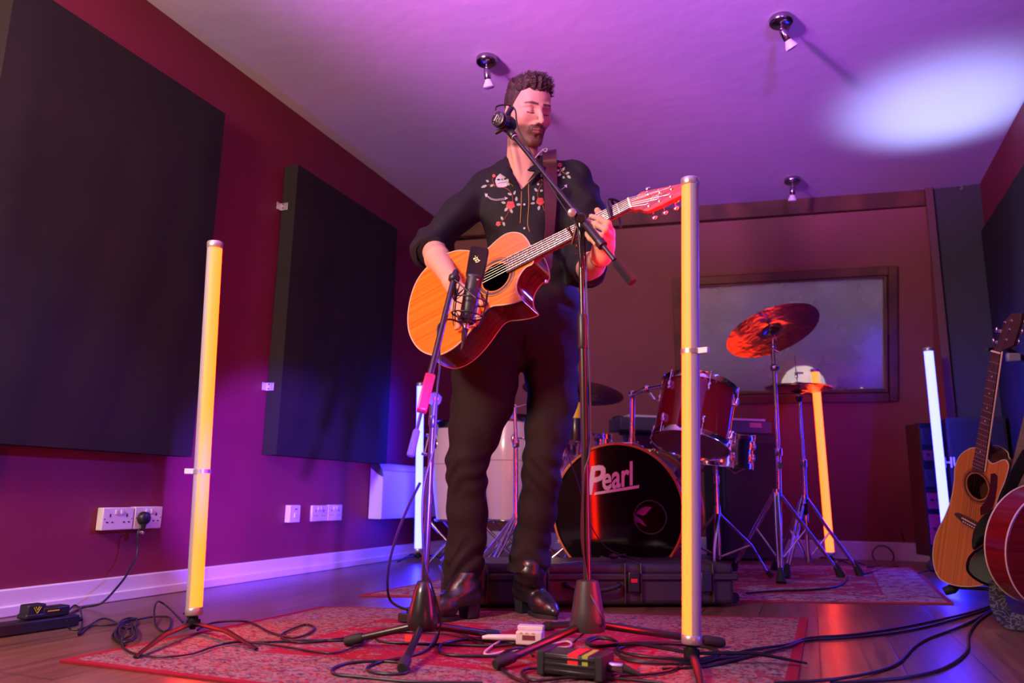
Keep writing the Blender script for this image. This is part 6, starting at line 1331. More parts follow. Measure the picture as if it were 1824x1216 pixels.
# sockets
def socket(name, label, y0, y1, z0, z1, kind, th=0.014, xo=0.0):
    t = thing(name, label, 'socket', (LX, (y0+y1)/2, z0), 'wall sockets'); x0 = LX+xo
    mb = MB(); mb.box((x0+0.001+th/2, (y0+y1)/2, (z0+z1)/2), (th, y1-y0, z1-z0)); mb.build('face_plate', WHT, t, bevel=0.003)
    xf = x0+th+0.001; cy = (y0+y1)/2; cz = (z0+z1)/2
    if kind == 2:
        for s_ in (-1, 1):
            for (dy, dz, w_, h_) in ((0, 0.016, 0.005, 0.011), (-0.011, -0.008, 0.008, 0.004), (0.011, -0.008, 0.008, 0.004)):
                mb = MB(); mb.box((xf+0.0004, cy+s_*(y1-y0)*0.27+dy, cz+dz-0.004), (0.0012, w_, h_)); mb.build('pin_hole', BLK, t)
            mb = MB(); mb.box((xf+0.002, cy+s_*0.012, cz+0.024), (0.005, 0.010, 0.016)); mb.build('rocker_switch', WHT, t, bevel=0.001)
        for s_ in (-1, 1):
            mb = MB(); mb.ball((xf, cy+s_*(y1-y0)*0.44, cz), 0.0025, 8); mb.build('screw', DCHROME, t)
    else:
        mb = MB(); mb.box((xf+0.002, cy, cz-0.008), (0.005, 0.014, 0.022)); mb.build('rocker_switch', WHT, t, bevel=0.001)
        mb = MB(); mb.box((xf+0.0004, cy+0.006, cz+0.022), (0.001, 0.018, 0.006)); mb.build('neon_window', mat('neon_red', (0.2, 0.02, 0.05), 0.3), t)
    return t
socket('wall_socket', 'white double socket with empty holes, left one of the pair with the black plug', 2.055, 2.19, 0.252, 0.332, 2, 0.030)
socket('wall_socket', 'white double socket holding the black plug', 2.195, 2.325, 0.252, 0.334, 2, 0.030)
socket('wall_switch', 'small white fused switch plate below the second acoustic panel', 3.118, 3.20, 0.250, 0.333, 1, 0.030)
socket('wall_socket', 'white double socket nearer the switch plate below the second acoustic panel', 3.320, 3.450, 0.250, 0.330, 2, 0.014)
socket('wall_socket', 'white double socket farthest along the left wall', 3.460, 3.590, 0.250, 0.332, 2, 0.014)
# plug and lead
pp = V3((LX+0.031, 2.228, 0.292)); t = thing('power_plug', 'black mains plug pushed into the white double socket', 'plug', pp)
mb = MB(); mb.tube([pp+V3((0.001, 0, 0)), pp+V3((0.004, 0, 0)), pp+V3((0.022, 0, 0)), pp+V3((0.027, 0, 0))], [0.022, 0.025, 0.023, 0.018], 20); mb.tube([pp+V3((0.013, 0, -0.012)), pp+V3((0.012, 0, -0.045))], [0.012, 0.006], 12); mb.build('plug_body', BLK, t)
mb = MB(); mb.ring(pp+V3((0.012, -0.004, -0.052)), (0.2, 0.3, 1), 0.008, 0.002, 16, 6, (1, 3)); mb.build('cable_tag', ALU, t)
t = thing('mains_lead', 'black mains lead hanging from the wall plug to the extension block', 'cable', (LX+0.2, 2.1, 0.0))
pth = [pp+V3((0.012, 0, -0.045)), onx(246, 946, LX+0.05), onx(244, 985, LX+0.06), onx(228, 1020, LX+0.09), onx(205, 1050, LX+0.13), onz(180, 1074, 0.02), onz(150, 1081, 0.006), onz(128, 1090, 0.006), onz(112, 1098, 0.02)]
mb = MB(); mb.tube(cr(pth, 6), 0.0038, 8); mb.build('cable', CABLE, t)
# ------------------------------------------------------------------ ceiling spot fittings
def ceiling_spot(px, py, lx, ly, label, D=None):
    c = onz(px, py, CZ); t = thing('ceiling_spotlight', label, 'ceiling light', (c[0], c[1], CZ-0.10), 'unlit ceiling spotlights')
    mb = MB(); mb.lathe([(0.046, 0.0), (0.048, -0.004), (0.048, -0.022), (0.042, -0.028), (0.0, -0.030)], c-UP*0.001, UP, 36); mb.build('rose', DCHROME, t)
    d = nrm(fw(lx, ly, float((c-C_)@f_)-0.0)-(c-UP*0.03)); k = c-UP*0.03; L_ = np.linalg.norm(fw(lx, ly, float((c-C_)@f_))-k)
    mb = MB(); mb.tube([k, k-UP*0.018], 0.004, 10); mb.ball(k-UP*0.02, 0.008, 12); mb.build('knuckle', CHROME, t)
    s = k-UP*0.02; mb = MB(); mb.tube([s+d*0.004, s+d*0.008, s+d*0.050, s+d*0.054], [0.012, 0.0155, 0.0155, 0.013], 20); mb.build('lamp_holder', DCHROME, t)
    mb = MB(); mb.tube([s+d*0.052, s+d*0.062, s+d*0.078, s+d*0.088], [0.013, 0.016, 0.024, 0.026], 24); mb.build('bulb', mat('bulb_white', (0.7, 0.68, 0.66), 0.4), t)
    mb = MB(); x, y, _ = frame(d); mb.ball(s+d*0.086, (0.0245, 0.0245, 0.008), 20, (x, y, d)); mb.build('bulb_lens', mat('bulb_lens', (0.45, 0.42, 0.55), 0.1), t)
ceiling_spot(867, 103, 872, 155, 'chrome ceiling spotlight above the singer\'s head')
ceiling_spot(1391, 32, 1412, 80, 'chrome ceiling spotlight at the top right of the ceiling, nearest the camera')
ceiling_spot(1411, 318, 1411, 345, 'chrome ceiling spotlight at the far end of the ceiling above the window')
c = onz(1712, 330, CZ); t = thing('ceiling_hook', 'small metal hook in the ceiling near the black corner', 'hook', (c[0], c[1], CZ-0.03)); mb = MB(); mb.tube(cr([c-UP*0.001, c-UP*0.008, c+R_*0.008-UP*0.016, c-UP*0.028, c-R_*0.007-UP*0.020], 5), 0.002, 8); mb.build('hook', ALU, t)

# ------------------------------------------------------------------ rugged case behind the singer
c0, c1 = onz(786, 1086), onz(1318, 1083); cd = nrm(c1-c0); cn_ = V3((-cd[1], cd[0], 0)); Lc = np.linalg.norm(c1-c0); cz = 0.155; dp_ = 0.34
t = thing('equipment_case', 'long black rugged equipment case lying behind the singer\'s boots', 'case', (c0+c1)/2+cn_*dp_/2)
casem = mat('case_black_resin', (0.026, 0.021, 0.022), 0.45, bump=(260, 0.25)); mid_ = (c0+c1)/2+cn_*dp_/2
def cbox(mb, u0, u1, v0, v1, z0, z1): return mb.box(mid_+cd*((u0+u1)/2)+cn_*((v0+v1)/2)+UP*((z0+z1)/2), (u1-u0, v1-v0, z1-z0), (cd, cn_, UP))
h_ = Lc/2
mb = MB(); cbox(mb, -h_+0.012, h_-0.012, -dp_/2+0.012, dp_/2-0.012, 0.010, 0.108); mb.build('lower_shell', casem, t, bevel=0.018, seg=4)
mb = MB(); cbox(mb, -h_+0.012, h_-0.012, -dp_/2+0.012, dp_/2-0.012, 0.112, cz); lid = mb.build('lid', casem, t, bevel=0.018, seg=4)
mb = MB(); cbox(mb, -h_, h_, -dp_/2, dp_/2, 0.098, 0.122); mb.build('seam_rim', casem, t, bevel=0.006)
for u in (-h_+0.13, -0.20, 0.145, h_-0.13):
    mb = MB(); cbox(mb, u-0.034, u-0.026, -dp_/2-0.004, dp_/2+0.004, 0.02, cz+0.004); cbox(mb, u+0.026, u+0.034, -dp_/2-0.004, dp_/2+0.004, 0.02, cz+0.004); mb.build('strap_rib', casem, t, bevel=0.003)
    mb = MB(); cbox(mb, u-0.022, u+0.022, -dp_/2-0.014, -dp_/2+0.004, 0.058, 0.130); la = mb.build('latch', BLK, t, bevel=0.005)
    if u > 0 and u < 0.2: mb = MB(); cbox(mb, u-0.012, u+0.012, -dp_/2-0.016, -dp_/2-0.012, 0.092, 0.106); mb.build('red_button', mat('button_red', (0.55, 0.02, 0.03), 0.4), la, bevel=0.001)
mb = MB(); hh = [mid_+cd*u-cn_*(dp_/2+o)+UP*z for u, o, z in ((-0.11, 0.0, 0.085), (-0.10, 0.022, 0.082), (-0.05, 0.028, 0.070), (0.03, 0.028, 0.070), (0.08, 0.022, 0.082), (0.09, 0.0, 0.085))]
mb.tube(cr(hh, 4), 0.009, 10); mb.build('handle', BLK, t)
mb = MB(); cbox(mb, -0.075, 0.0, -dp_/2-0.022, -dp_/2-0.014, 0.022, 0.044); mb.build('red_label', mat('label_red', (0.30, 0.02, 0.03), 0.6), t)
for v in (-0.08, 0.08):
    mb = MB(); q = mid_+cd*(h_+0.012)+cn_*v; mb.tube([q-cn_*0.02+UP*0.028, q+cn_*0.02+UP*0.028], 0.020, 20); mb.build('wheel', RUB, t)

# ------------------------------------------------------------------ right side: amplifiers
t = thing('speaker_cabinet', 'tall black speaker cabinet with white lettering behind the blue tube on the right', 'amplifier', (0.93, 5.02, 0))
mb = MB(); mb.box((0.900, 5.035, 0.47), (0.30, 0.19, 0.80)); mb.build('cabinet', mat('tolex_black', (0.016, 0.014, 0.014)), t, bevel=0.008)
mb = MB(); mb.box((0.900, 4.937, 0.47), (0.27, 0.006, 0.76)); gc_ = mb.build('grille_cloth', mat('grille_cloth', (0.02, 0.016, 0.016)), t)
q = onpl(1683, 832, (0.9, 4.931, 0), (0, 1, 0)); mb = MB(); text_mesh(mb, 'HUG', q, (1, 0, 0), (0, 0, 1), 0.058, 0.003, 0, fit=0.13, bold=0.02); mb.build('lettering', mat('logo_silver', (0.85, 0.85, 0.88), 0.4), gc_)
for x_ in (0.80, 1.00):
    mb = MB(); mb.ball((x_, 4.96, 0.035), 0.033, 14); mb.cyl((x_, 4.96, 0.05), (x_, 4.96, 0.072), 0.012); mb.build('caster', RUB, t)
t = thing('amplifier_rack', 'small rack of red-lit units standing left of the black speaker cabinet', 'amplifier', (0.66, 5.10, 0.0))
rd = nrm((0.93, 0.36, 0)); rn_ = V3((-rd[1], rd[0], 0)); rc_ = V3((0.655, 5.12, 0.0))
mb = MB(); mb.box(rc_+UP*0.47, (0.13, 0.16, 0.76), (rd, rn_, UP)); rk = mb.build('rack_frame', TRI, t, bevel=0.005)
for z, h2, cm_ in ((0.24, 0.17, (0.30, 0.02, 0.05)), (0.40, 0.09, (0.25, 0.02, 0.05)), (0.53, 0.10, (0.03, 0.02, 0.03)), (0.66, 0.06, (0.12, 0.02, 0.04)), (0.77, 0.10, (0.02, 0.015, 0.03))):
    mb = MB(); mb.box(rc_-rn_*0.083+UP*z, (0.115, 0.006, h2), (rd, rn_, UP)); pn = mb.build('rack_panel', mat('rack_panel_%d' % int(z*100), cm_, 0.4), t, bevel=0.002)
    for k in range(3): mb = MB(); mb.tube([rc_-rn_*0.086+rd*(k-1)*0.033+UP*(z+0.005), rc_-rn_*0.098+rd*(k-1)*0.033+UP*(z+0.005)], 0.008, 12); mb.build('knob', BLK, pn)
for s_ in (-1, 1): mb = MB(); mb.ball(rc_+rd*s_*0.045-rn_*0.05+UP*0.035, 0.033, 12); mb.cyl(rc_+rd*s_*0.045-rn_*0.05+UP*0.05, rc_+rd*s_*0.045-rn_*0.05+UP*0.092, 0.01); mb.build('caster', RUB, t)

# ------------------------------------------------------------------ right side: guitars on their stand
c2 = fw(1740, 870, 2.95); n2 = nrm(-0.24*f_-0.95*R_-0.05*U_)
A_ = lambda L: [(1640+x/4.054, 840+y/4.054) for x, y in L]; Bz = lambda L: [(1700+x/3.798, 540+y/3.798) for x, y in L]
out2 = Bz([(155, 980), (100, 985), (40, 1030), (5, 1110)])+A_([(243, 60), (225, 180), (180, 310), (110, 460), (88, 600), (105, 710), (150, 780), (250, 820), (370, 828), (470, 805), (560, 730), (600, 600), (590, 450), (560, 330), (545, 240), (565, 170), (600, 90)])+Bz([(355, 1160), (368, 1100), (350, 1062), (320, 1062), (262, 1085), (228, 1060), (216, 1020)])
up2 = nrm(onpl(1777, 627, c2, n2)-onpl(1744, 839, c2, n2)); wd2 = np.cross(n2, up2)
spruce = wood_mat('spruce_amber', (0.52, 0.17, 0.035), (0.38, 0.11, 0.02), wd2, 90); rosew = wood_mat('rosewood_sides', (0.12, 0.04, 0.02), (0.06, 0.018, 0.01), n2, 70, 0.45, 0.05)
G2 = guitar('acoustic_guitar', 'amber cutaway acoustic guitar hanging on a stand at the right edge', 'guitar', c2, n2, out2, [(1733.7, 839), (1769, 629.5), (1784.8, 625.6), (1754, 839.6)], (1740.6, 866), 0.050,
    Bz([(262, 336), (272, 300), (290, 270), (345, 112), (385, 70), (455, 68), (448, 130), (400, 285), (345, 310), (322, 322)]), [(1776, 611), (1782, 591), (1791, 574), (1792.7, 605), (1798.7, 587), (1802.7, 571)], 0.10, spruce, rosew, mat('headstock_walnut', (0.05, 0.018, 0.012), 0.4))
t2, on2 = G2[0], G2[1]
pg = [on2(*p, 0.0012) for p in A_([(505, 15), (535, 10), (555, 35), (552, 110), (538, 200), (520, 260), (470, 300), (432, 318), (428, 262), (470, 205), (498, 130), (503, 70)])]
mb = MB(); mb.prism(pg, -n2*0.001); mb.build('pickguard', mat('pickguard_tortoise', (0.05, 0.008, 0.012), 0.2), t2)
mb = MB(); fb0, fb1 = on2(1754.6, 839.6, 0.005), on2(1785.4, 625.6, 0.005); mb.tube([fb0, fb1], 0.0032, 8); mb.build('fretboard_binding', BIND, t2)
# other guitars: solid black double-cut and a wine-red hollow body, seen edge-on
def solid(name, label, cat, c0, n, px, thick, m, edge=None, em=None, grp='electric guitars on the stand', bev=0.008):
    n = nrm(n); O = cr([onpl(x, y, c0, n) for x, y in px], 5, closed=True); t = thing(name, label, cat, sum(O)/len(O), grp)
    mb = MB(); mb.prism(O, -n*thick); o = mb.build('body', m, t, bevel=bev, seg=3, angle=50)
    if edge:
        for k, nm in ((0.0, 'front_binding'), (1.0, 'back_binding')): mb = MB(); mb.tube([p-n*thick*k for p in O]+[O[0]-n*thick*k, O[1]-n*thick*k], edge, 6, cap=False); mb.build(nm, em, t)
    return t, O, n
blk_g = mat('guitar_black_gloss', (0.004, 0.003, 0.0035), 0.10, spec=0.35, coat=0.15)
def neck_part(t, c, d, w_, L_, n, m=None):
    s_ = nrm(np.cross(n, d)); mb = MB(); mb.prism([c+s_*w_/2, c-s_*w_/2, c-s_*w_*0.40+d*L_, c+s_*w_*0.40+d*L_], -nrm(n)*0.022); mb.build('neck', m or ROSE, t, bevel=0.003)
c3 = fw(1790, 950, 2.75); n3 = nrm(-0.80*f_-0.60*R_)
tb3, O3, _ = solid('electric_guitar', 'glossy black solid-body guitar with a pointed horn in front of the amber acoustic', 'guitar', c3, n3, A_([(376, 560), (380, 430), (440, 330), (520, 275), (620, 230), (760, 260), (900, 420), (900, 640), (760, 700), (600, 640), (470, 560)]), 0.042, blk_g)
neck_part(tb3, fw(1800, 905, 2.75), nrm(0.22*R_+0.97*U_), 0.055, 0.50, n3)
c4 = fw(1800, 1000, 2.62); n4 = nrm(-0.75*f_-0.65*R_+0.1*U_)
tb4, O4, _ = solid('bass_guitar', 'glossy black guitar body lying lowest on the stand, edged with red light', 'guitar', c4, n4, A_([(320, 690), (332, 630), (370, 580), (440, 530), (520, 470), (620, 420), (760, 480), (860, 700), (800, 880), (640, 860), (480, 828), (390, 785), (335, 735)]), 0.045, blk_g, bev=0.012)
neck_part(tb4, fw(1830, 960, 2.62), nrm(0.25*R_+0.95*U_), 0.06, 0.45, n4)
n5 = nrm(-0.98*f_+0.18*R_)
redg = wood_mat('wine_red_gloss', (0.16, 0.006, 0.010), (0.09, 0.004, 0.007), (0, 0, 1), 60, 0.12, 0.3)
ctr = fw(1888, 968, 2.40); hol = []
ex5 = nrm(np.cross(UP, n5)); ey5 = nrm(np.cross(n5, ex5))
for i in range(28):
    a = 2*math.pi*i/28; r = 0.185*(1+0.06*math.cos(2*a)-0.10*math.sin(a)); hol.append(ctr+ex5*r*math.cos(a)+ey5*1.12*r*math.sin(a))
t5 = thing('semi_acoustic_guitar', 'wine-red hollow-body guitar with cream binding at the right edge of the picture', 'guitar', ctr, 'electric guitars on the stand')
O5 = cr(hol, 3, closed=True); mb = MB(); mb.prism(O5, -n5*0.085); mb.build('body', redg, t5, bevel=0.006, seg=3, angle=50)
for k, nm in ((0.02, 'front_binding'), (0.98, 'back_binding')): mb = MB(); mb.tube([p-n5*0.085*k+(p-ctr)*0.004 for p in O5+O5[:2]], 0.0024, 6, cap=False); mb.build(nm, BIND, t5)
neck_part(t5, ctr+ey5*0.17+n5*0.01, nrm(ey5+ex5*0.06), 0.052, 0.42, n5, redg)
# strap with leaf pattern
stp = mat('leaf_strap', (0.010, 0.012, 0.012), 0.7); nt, ns, lk, bs = nodes(stp); tc = N(nt, 'ShaderNodeTexCoord'); vo = N(nt, 'ShaderNodeTexVoronoi', feature='SMOOTH_F1'); vo.inputs['Scale'].default_value = 75
nz = N(nt, 'ShaderNodeTexNoise'); nz.inputs['Scale'].default_value = 30; ad = N(nt, 'ShaderNodeVectorMath', operation='MULTIPLY_ADD'); ad.inputs[1].default_value = (0.03, 0.03, 0.03)
lk.new(tc.outputs['Object'], nz.inputs['Vector']); lk.new(nz.outputs['Color'], ad.inputs[0]); lk.new(tc.outputs['Object'], ad.inputs[2]); lk.new(ad.outputs[0], vo.inputs['Vector'])
rp = N(nt, 'ShaderNodeValToRGB'); rp.color_ramp.interpolation = 'CONSTANT'; rp.color_ramp.elements[0].color = (0.010, 0.012, 0.012, 1); rp.color_ramp.elements[1].position = 0.36; rp.color_ramp.elements[1].color = (0.075, 0.085, 0.085, 1); e3 = rp.color_ramp.elements.new(0.52); e3.color = (0.010, 0.012, 0.012, 1)
lk.new(vo.outputs['Distance'], rp.inputs[0]); lk.new(rp.outputs[0], bs.inputs['Base Color'])
ts = thing('guitar_strap', 'black strap with grey leaf pattern hanging in a loop to the floor under the guitars', 'strap', onz(1800, 1118))
mb = MB(); rows = [(fw(1762, 1030, 2.50), fw(1786, 1026, 2.50)), (fw(1762, 1055, 2.48), fw(1788, 1050, 2.48)), (fw(1764, 1080, 2.46), fw(1792, 1070, 2.46)), (onz(1776, 1104, 0.03), fw(1800, 1086, 2.44)), (onz(1790, 1117, 0.010), fw(1810, 1093, 2.42)), (onz(1815, 1122, 0.008), fw(1828, 1097, 2.40)), (onz(1850, 1118, 0.03), fw(1852, 1094, 2.38))]
rib(mb, rows, 0.003); mb.build('webbing', stp, ts, angle=60)
ts = thing('guitar_strap', 'plain black strap slung diagonally beside the amber guitar', 'strap', fw(1775, 900, 2.6)); mb = MB(); rows = [(fw(1768, 912, 2.68), fw(1784, 920, 2.68)), (fw(1785, 880, 2.64), fw(1804, 884, 2.64)), (fw(1800, 840, 2.6), fw(1822, 846, 2.6)), (fw(1822, 800, 2.58), fw(1845, 806, 2.58))]
rib(mb, rows, 0.003); mb.build('webbing', BLK, ts, angle=60)
# multi-guitar stand
gs = onz(1775, 1066); t = thing('guitar_stand', 'black guitar stand with neck yokes and padded feet at the right edge', 'stand', (gs[0]+0.12, gs[1]+0.1, 0))
pz = fw(1845, 650, 3.12); mb = MB(); mb.tube([V3((pz[0], pz[1], 0.03)), pz], 0.012, 14); mb.build('post', BLKM, t)
mb = MB(); mb.tube([pz, fw(1812, 632, 3.06), fw(1790, 619, 3.01)], [0.012, 0.011, 0.009], 12); mb.tube(cr([fw(1757, 622, 2.93), fw(1766, 621, 2.98), fw(1786, 616, 3.03), fw(1800, 612, 3.0), fw(1806, 618, 2.94)], 4), 0.008, 10); mb.build('neck_yoke', RUB, t)
mb = MB(); mb.box(fw(1805, 636, 3.03), (0.055, 0.02, 0.035), (R_, f_, U_)); mb.build('yoke_bracket', mat('bracket_grey', (0.25, 0.25, 0.3), 0.4), t, bevel=0.006)
f1 = onz(1687, 1050, 0.03)
mb = MB(); mb.tube([V3((pz[0], pz[1], 0.06)), f1+V3((0.04, 0.0, 0.012))], 0.008, 10); mb.build('foot_arm', BLKM, t)
mb = MB(); mb.tube([f1+V3((0.05, 0, 0.03)), f1+V3((0.02, 0, 0.005)), f1-V3((0.012, 0, 0.008))], [0.014, 0.021, 0.017], 14); mb.build('foam_pad', RUB, t)
for a in (0.4, 2.6): mb = MB(); mb.tube([V3((pz[0], pz[1], 0.05)), V3((pz[0]+0.05*math.cos(a), pz[1]+0.35*math.sin(a), 0.012))], 0.010, 10); mb.build('base_leg', BLKM, t)

# ------------------------------------------------------------------ floor electrics
def obox(mb, c, sx, sy, sz, ang): a = math.radians(ang); return mb.box(c, (sx, sy, sz), ((math.cos(a), math.sin(a), 0), (-math.sin(a), math.cos(a), 0), UP))
q0, q1 = onz(-20, 1140), onz(112, 1120); ang = math.degrees(math.atan2(q1[1]-q0[1], q1[0]-q0[0])); t = thing('extension_block', 'black extension block on the floor in the lower left corner', 'extension block', (q0+q1)/2)
qm = (q0+q1)/2; ca_ = V3((math.cos(math.radians(ang)), math.sin(math.radians(ang)), 0)); cn2 = V3((-ca_[1], ca_[0], 0)); Lq = np.linalg.norm(q1-q0)
mb = MB(); obox(mb, qm+cn2*0.03+UP*0.018, Lq+0.1, 0.056, 0.032, ang); mb.build('block_body', BLK, t, bevel=0.004)
mb = MB(); mb.tube([qm+ca_*(Lq/2+0.05)+cn2*0.03+UP*0.018, qm+ca_*(Lq/2+0.075)+cn2*0.03+UP*0.015], [0.010, 0.006], 12); mb.build('cable_gland', RUB, t)
yel = mat('yellow_print', (0.5, 0.42, 0.02), 0.5)
a1_ = qm+ca_*(Lq*0.12)+cn2*0.03+UP*0.056; t = thing('power_adapter', 'tall black power adapter with a yellow emblem, plugged into the extension block', 'adapter', a1_-UP*0.021, 'adapters on the extension block')
mb = MB(); obox(mb, a1_, 0.052, 0.042, 0.040, ang); mb.mat(0); obox(mb, a1_-UP*0.012, 0.060, 0.046, 0.014, ang); ab = mb.build('adapter_body', BLK, t, bevel=0.004)
fa = a1_-cn2*0.0225; mb = MB()
for L_ in (((-0.010, 0.012), (0.0, -0.004), (0.010, 0.012)), ((-0.005, 0.014), (0.0, 0.004), (0.005, 0.014))): mb.tube([fa+ca_*u+UP*v for u, v in L_], 0.0011, 6)
mb.build('emblem', yel, ab)
mb = MB(); mb.box(fa-UP*0.010, (0.018, 0.0008, 0.002), (ca_, cn2, UP)); mb.build('yellow_print', yel, ab)
a2_ = qm+ca_*(Lq*0.40)+cn2*0.03+UP*0.050; t = thing('power_adapter', 'flat black power adapter with a yellow strip, at the end of the extension block', 'adapter', a2_-UP*0.016, 'adapters on the extension block')
mb = MB(); obox(mb, a2_, 0.080, 0.045, 0.028, ang); ab = mb.build('adapter_body', BLK, t, bevel=0.004); mb = MB(); mb.box(a2_-cn2*0.0235-ca_*0.010+UP*0.004, (0.034, 0.0008, 0.0035), (ca_, cn2, UP)); mb.build('yellow_print', yel, ab)
mb = MB(); mb.tube([a2_+ca_*0.040, a2_+ca_*0.052-UP*0.004], [0.007, 0.004], 12); mb.build('cable_boot', RUB, ab)
# power supply brick on the rug
pc = onz(1018, 1184, 0.036); pang = -4; t = thing('power_supply', 'black ribbed power supply with red and green tape on the rug in front', 'power supply', V3((pc[0]+0.0, pc[1], 0.009)))
pa = V3((math.cos(math.radians(pang)), math.sin(math.radians(pang)), 0)); pn_ = V3((-pa[1], pa[0], 0)); pm_ = V3((pc[0]-0.0, pc[1]+0.03, 0.036))
mb = MB(); mb.box(pm_, (0.125, 0.075, 0.044), (pa, pn_, UP)); pb_ = mb.build('body', BLK, t, bevel=0.003)
for z in (-0.014, 0.0, 0.014): mb = MB(); mb.box(pm_-pn_*0.038+UP*z, (0.118, 0.004, 0.006), (pa, pn_, UP)); mb.build('cooling_rib', BLKM, pb_, bevel=0.001)
for s_ in (-1, 1): mb = MB(); mb.box(pm_+pa*s_*0.068, (0.018, 0.082, 0.052), (pa, pn_, UP)); mb.build('end_cap', RUB, pb_, bevel=0.003)
for u, w_, nm, cm_ in ((0.008, 0.024, 'red_tape', mat('tape_red', (0.75, 0.02, 0.02), 0.5)), (0.036, 0.013, 'green_tape', mat('tape_lime', (0.30, 0.42, 0.03), 0.5))):
    mb = MB(); mb.box(pm_+pa*u+UP*0.0226, (w_, 0.077, 0.001), (pa, pn_, UP)); mb.box(pm_+pa*u-pn_*0.0382+UP*0.012, (w_, 0.001, 0.021), (pa, pn_, UP)); o_ = mb.build(nm, cm_, pb_)
    if nm == 'red_tape': mb = MB(); mb.tube(cr([pm_+pa*(u+0.004*math.sin(k*2.6))+pn_*(-0.028+k*0.0055)+UP*0.0236 for k in range(11)], 3), 0.0007, 5); mb.build('handwriting', BLK, o_)
mb = MB(); cj = pm_+pa*0.078; mb.tube([cj, cj+pa*0.03, cj+pa*0.034], [0.012, 0.012, 0.011], 16); mb.build('connector', DCHROME, pb_); mb = MB(); mb.tube([cj+pa*0.032, cj+pa*0.07-UP*0.01], [0.010, 0.004], 12); mb.build('cable_boot', RUB, pb_)
# white inline adaptor
wp = onz(940, 1136, 0.03); t = thing('audio_adapter', 'small white adaptor box with white cables on the rug between the microphone stands', 'adapter', V3((wp[0], wp[1], 0.009))); wa = nrm((0.98, 0.18, 0)); wn2 = V3((-wa[1], wa[0], 0)); wp = V3((wp[0], wp[1]+0.02, 0.030))
mb = MB(); mb.box(wp, (0.070, 0.055, 0.034), (wa, wn2, UP)); wb = mb.build('box', mat('adaptor_white', (0.65, 0.56, 0.52), 0.4), t, bevel=0.004)
mb = MB(); mb.box(wp+UP*0.022+wn2*0.012, (0.070, 0.030, 0.012), (wa, wn2, UP)); mb.build('top_ridge', mat('adaptor_white', (0.65, 0.56, 0.52)), wb, bevel=0.003)
mb = MB(); mb.box(wp-wn2*0.028+UP*0.002, (0.034, 0.001, 0.012), (wa, wn2, UP)); mb.build('rating_label', mat('label_maroon', (0.16, 0.03, 0.04), 0.5), wb)
for u in (-0.02, -0.005, 0.012): mb = MB(); mb.box(wp-wn2*0.028+wa*u+UP*0.013, (0.008, 0.001, 0.004), (wa, wn2, UP)); mb.build('yellow_print', yel, wb)
mb = MB(); mb.tube([wp-wa*0.036-UP*0.004, wp-wa*0.052-UP*0.004, wp-wa*0.115-UP*0.006, wp-wa*0.13-UP*0.008], [0.008, 0.008, 0.007, 0.005], 14); mb.build('plug', mat('adaptor_white', (0.65, 0.56, 0.52)), wb)
# small pedal by the left stand
dp0 = onz(733, 1117, 0.0); t = thing('direct_box', 'small black box with an orange mark behind the hub of the left microphone stand', 'audio box', V3((dp0[0], dp0[1]+0.02, 0.009))); mb = MB(); mb.box((dp0[0]+0.0, dp0[1]+0.04, 0.024), (0.11, 0.06, 0.026)); d_ = mb.build('box', BLK, t, bevel=0.003)
mb = MB(); mb.box((dp0[0]-0.02, dp0[1]+0.04, 0.045), (0.03, 0.03, 0.018)); mb.build('knob_block', BLK, d_, bevel=0.003); mb = MB(); mb.box((dp0[0]-0.014, dp0[1]+0.024, 0.046), (0.005, 0.001, 0.014)); mb.build('orange_mark', mat('mark_orange', (0.8, 0.3, 0.02), 0.4), d_)
tg = onz(728, 1145, 0.01); t = thing('red_tag', 'red fabric tag on a cable under the left microphone stand', 'tag', V3((tg[0], tg[1], 0.009))); mb = MB(); mb.box((tg[0], tg[1], 0.020), (0.022, 0.006, 0.022)); mb.build('tag', mat('tag_red', (0.7, 0.03, 0.02), 0.6), t)
# grey wing behind the left stand
g_ = v1_(781, 1075, -0.01); 
# ---- floor cables
def cable(label, pts, r=0.0032, z=0.0115, m=None, name='floor_cable', grp='cables on the floor', n=6):
    P_ = []
    for q in pts:
        if len(q) == 3 and q[2] > 1: P_.append(fw(*q))
        else: P_.append(onz(q[0], q[1], z if len(q) < 3 else q[2]))
    c = P_[0]; t = thing(name, label, 'cable', V3((c[0], c[1], z-r)), grp); mb = MB(); mb.tube(cr(P_, n), r, 8); mb.build('cable', m or CABLE, t); return t
zf = 0.0045
cable('thin black lead from the flat adapter curling over bare floor to the left tube', [(118, 1105, 0.03), (125, 1120), (150, 1118), (180, 1102), (200, 1105), (225, 1120), (245, 1110), (235, 1100), (215, 1106), (207, 1125), (215, 1140), (235, 1138), (243, 1120), (228, 1108), (210, 1118), (200, 1135), (222, 1150)], 0.0028, zf)
cable('thin black lead with a wide loop beside the left tube\'s tripod', [(118, 1092, 0.02), (132, 1078, 0.03), (142, 1085, 0.02), (147, 1110), (140, 1130), (160, 1115), (200, 1112), (240, 1104), (276, 1098), (303, 1100), (302, 1118), (290, 1124), (277, 1112), (275, 1085, 0.03), (282, 1071, 0.05), (300, 1082, 0.03), (325, 1108, 0.02)], 0.0028, zf)
cable('black lead knotted left of the rug, then running across it to the white adaptor', [(243, 1101), (228, 1104), (213, 1112), (205, 1128), (212, 1141), (230, 1142), (243, 1130), (240, 1115), (222, 1112), (212, 1122), (220, 1135), (236, 1128), (232, 1110), (222, 1128), (217, 1148), (230, 1160), (256, 1167), (300, 1169), (345, 1163), (385, 1150), (430, 1143), (500, 1150), (560, 1160), (600, 1162), (640, 1148), (670, 1132), (710, 1125), (750, 1126), (790, 1128), (830, 1136), (860, 1146)], 0.0028, 0.0125)
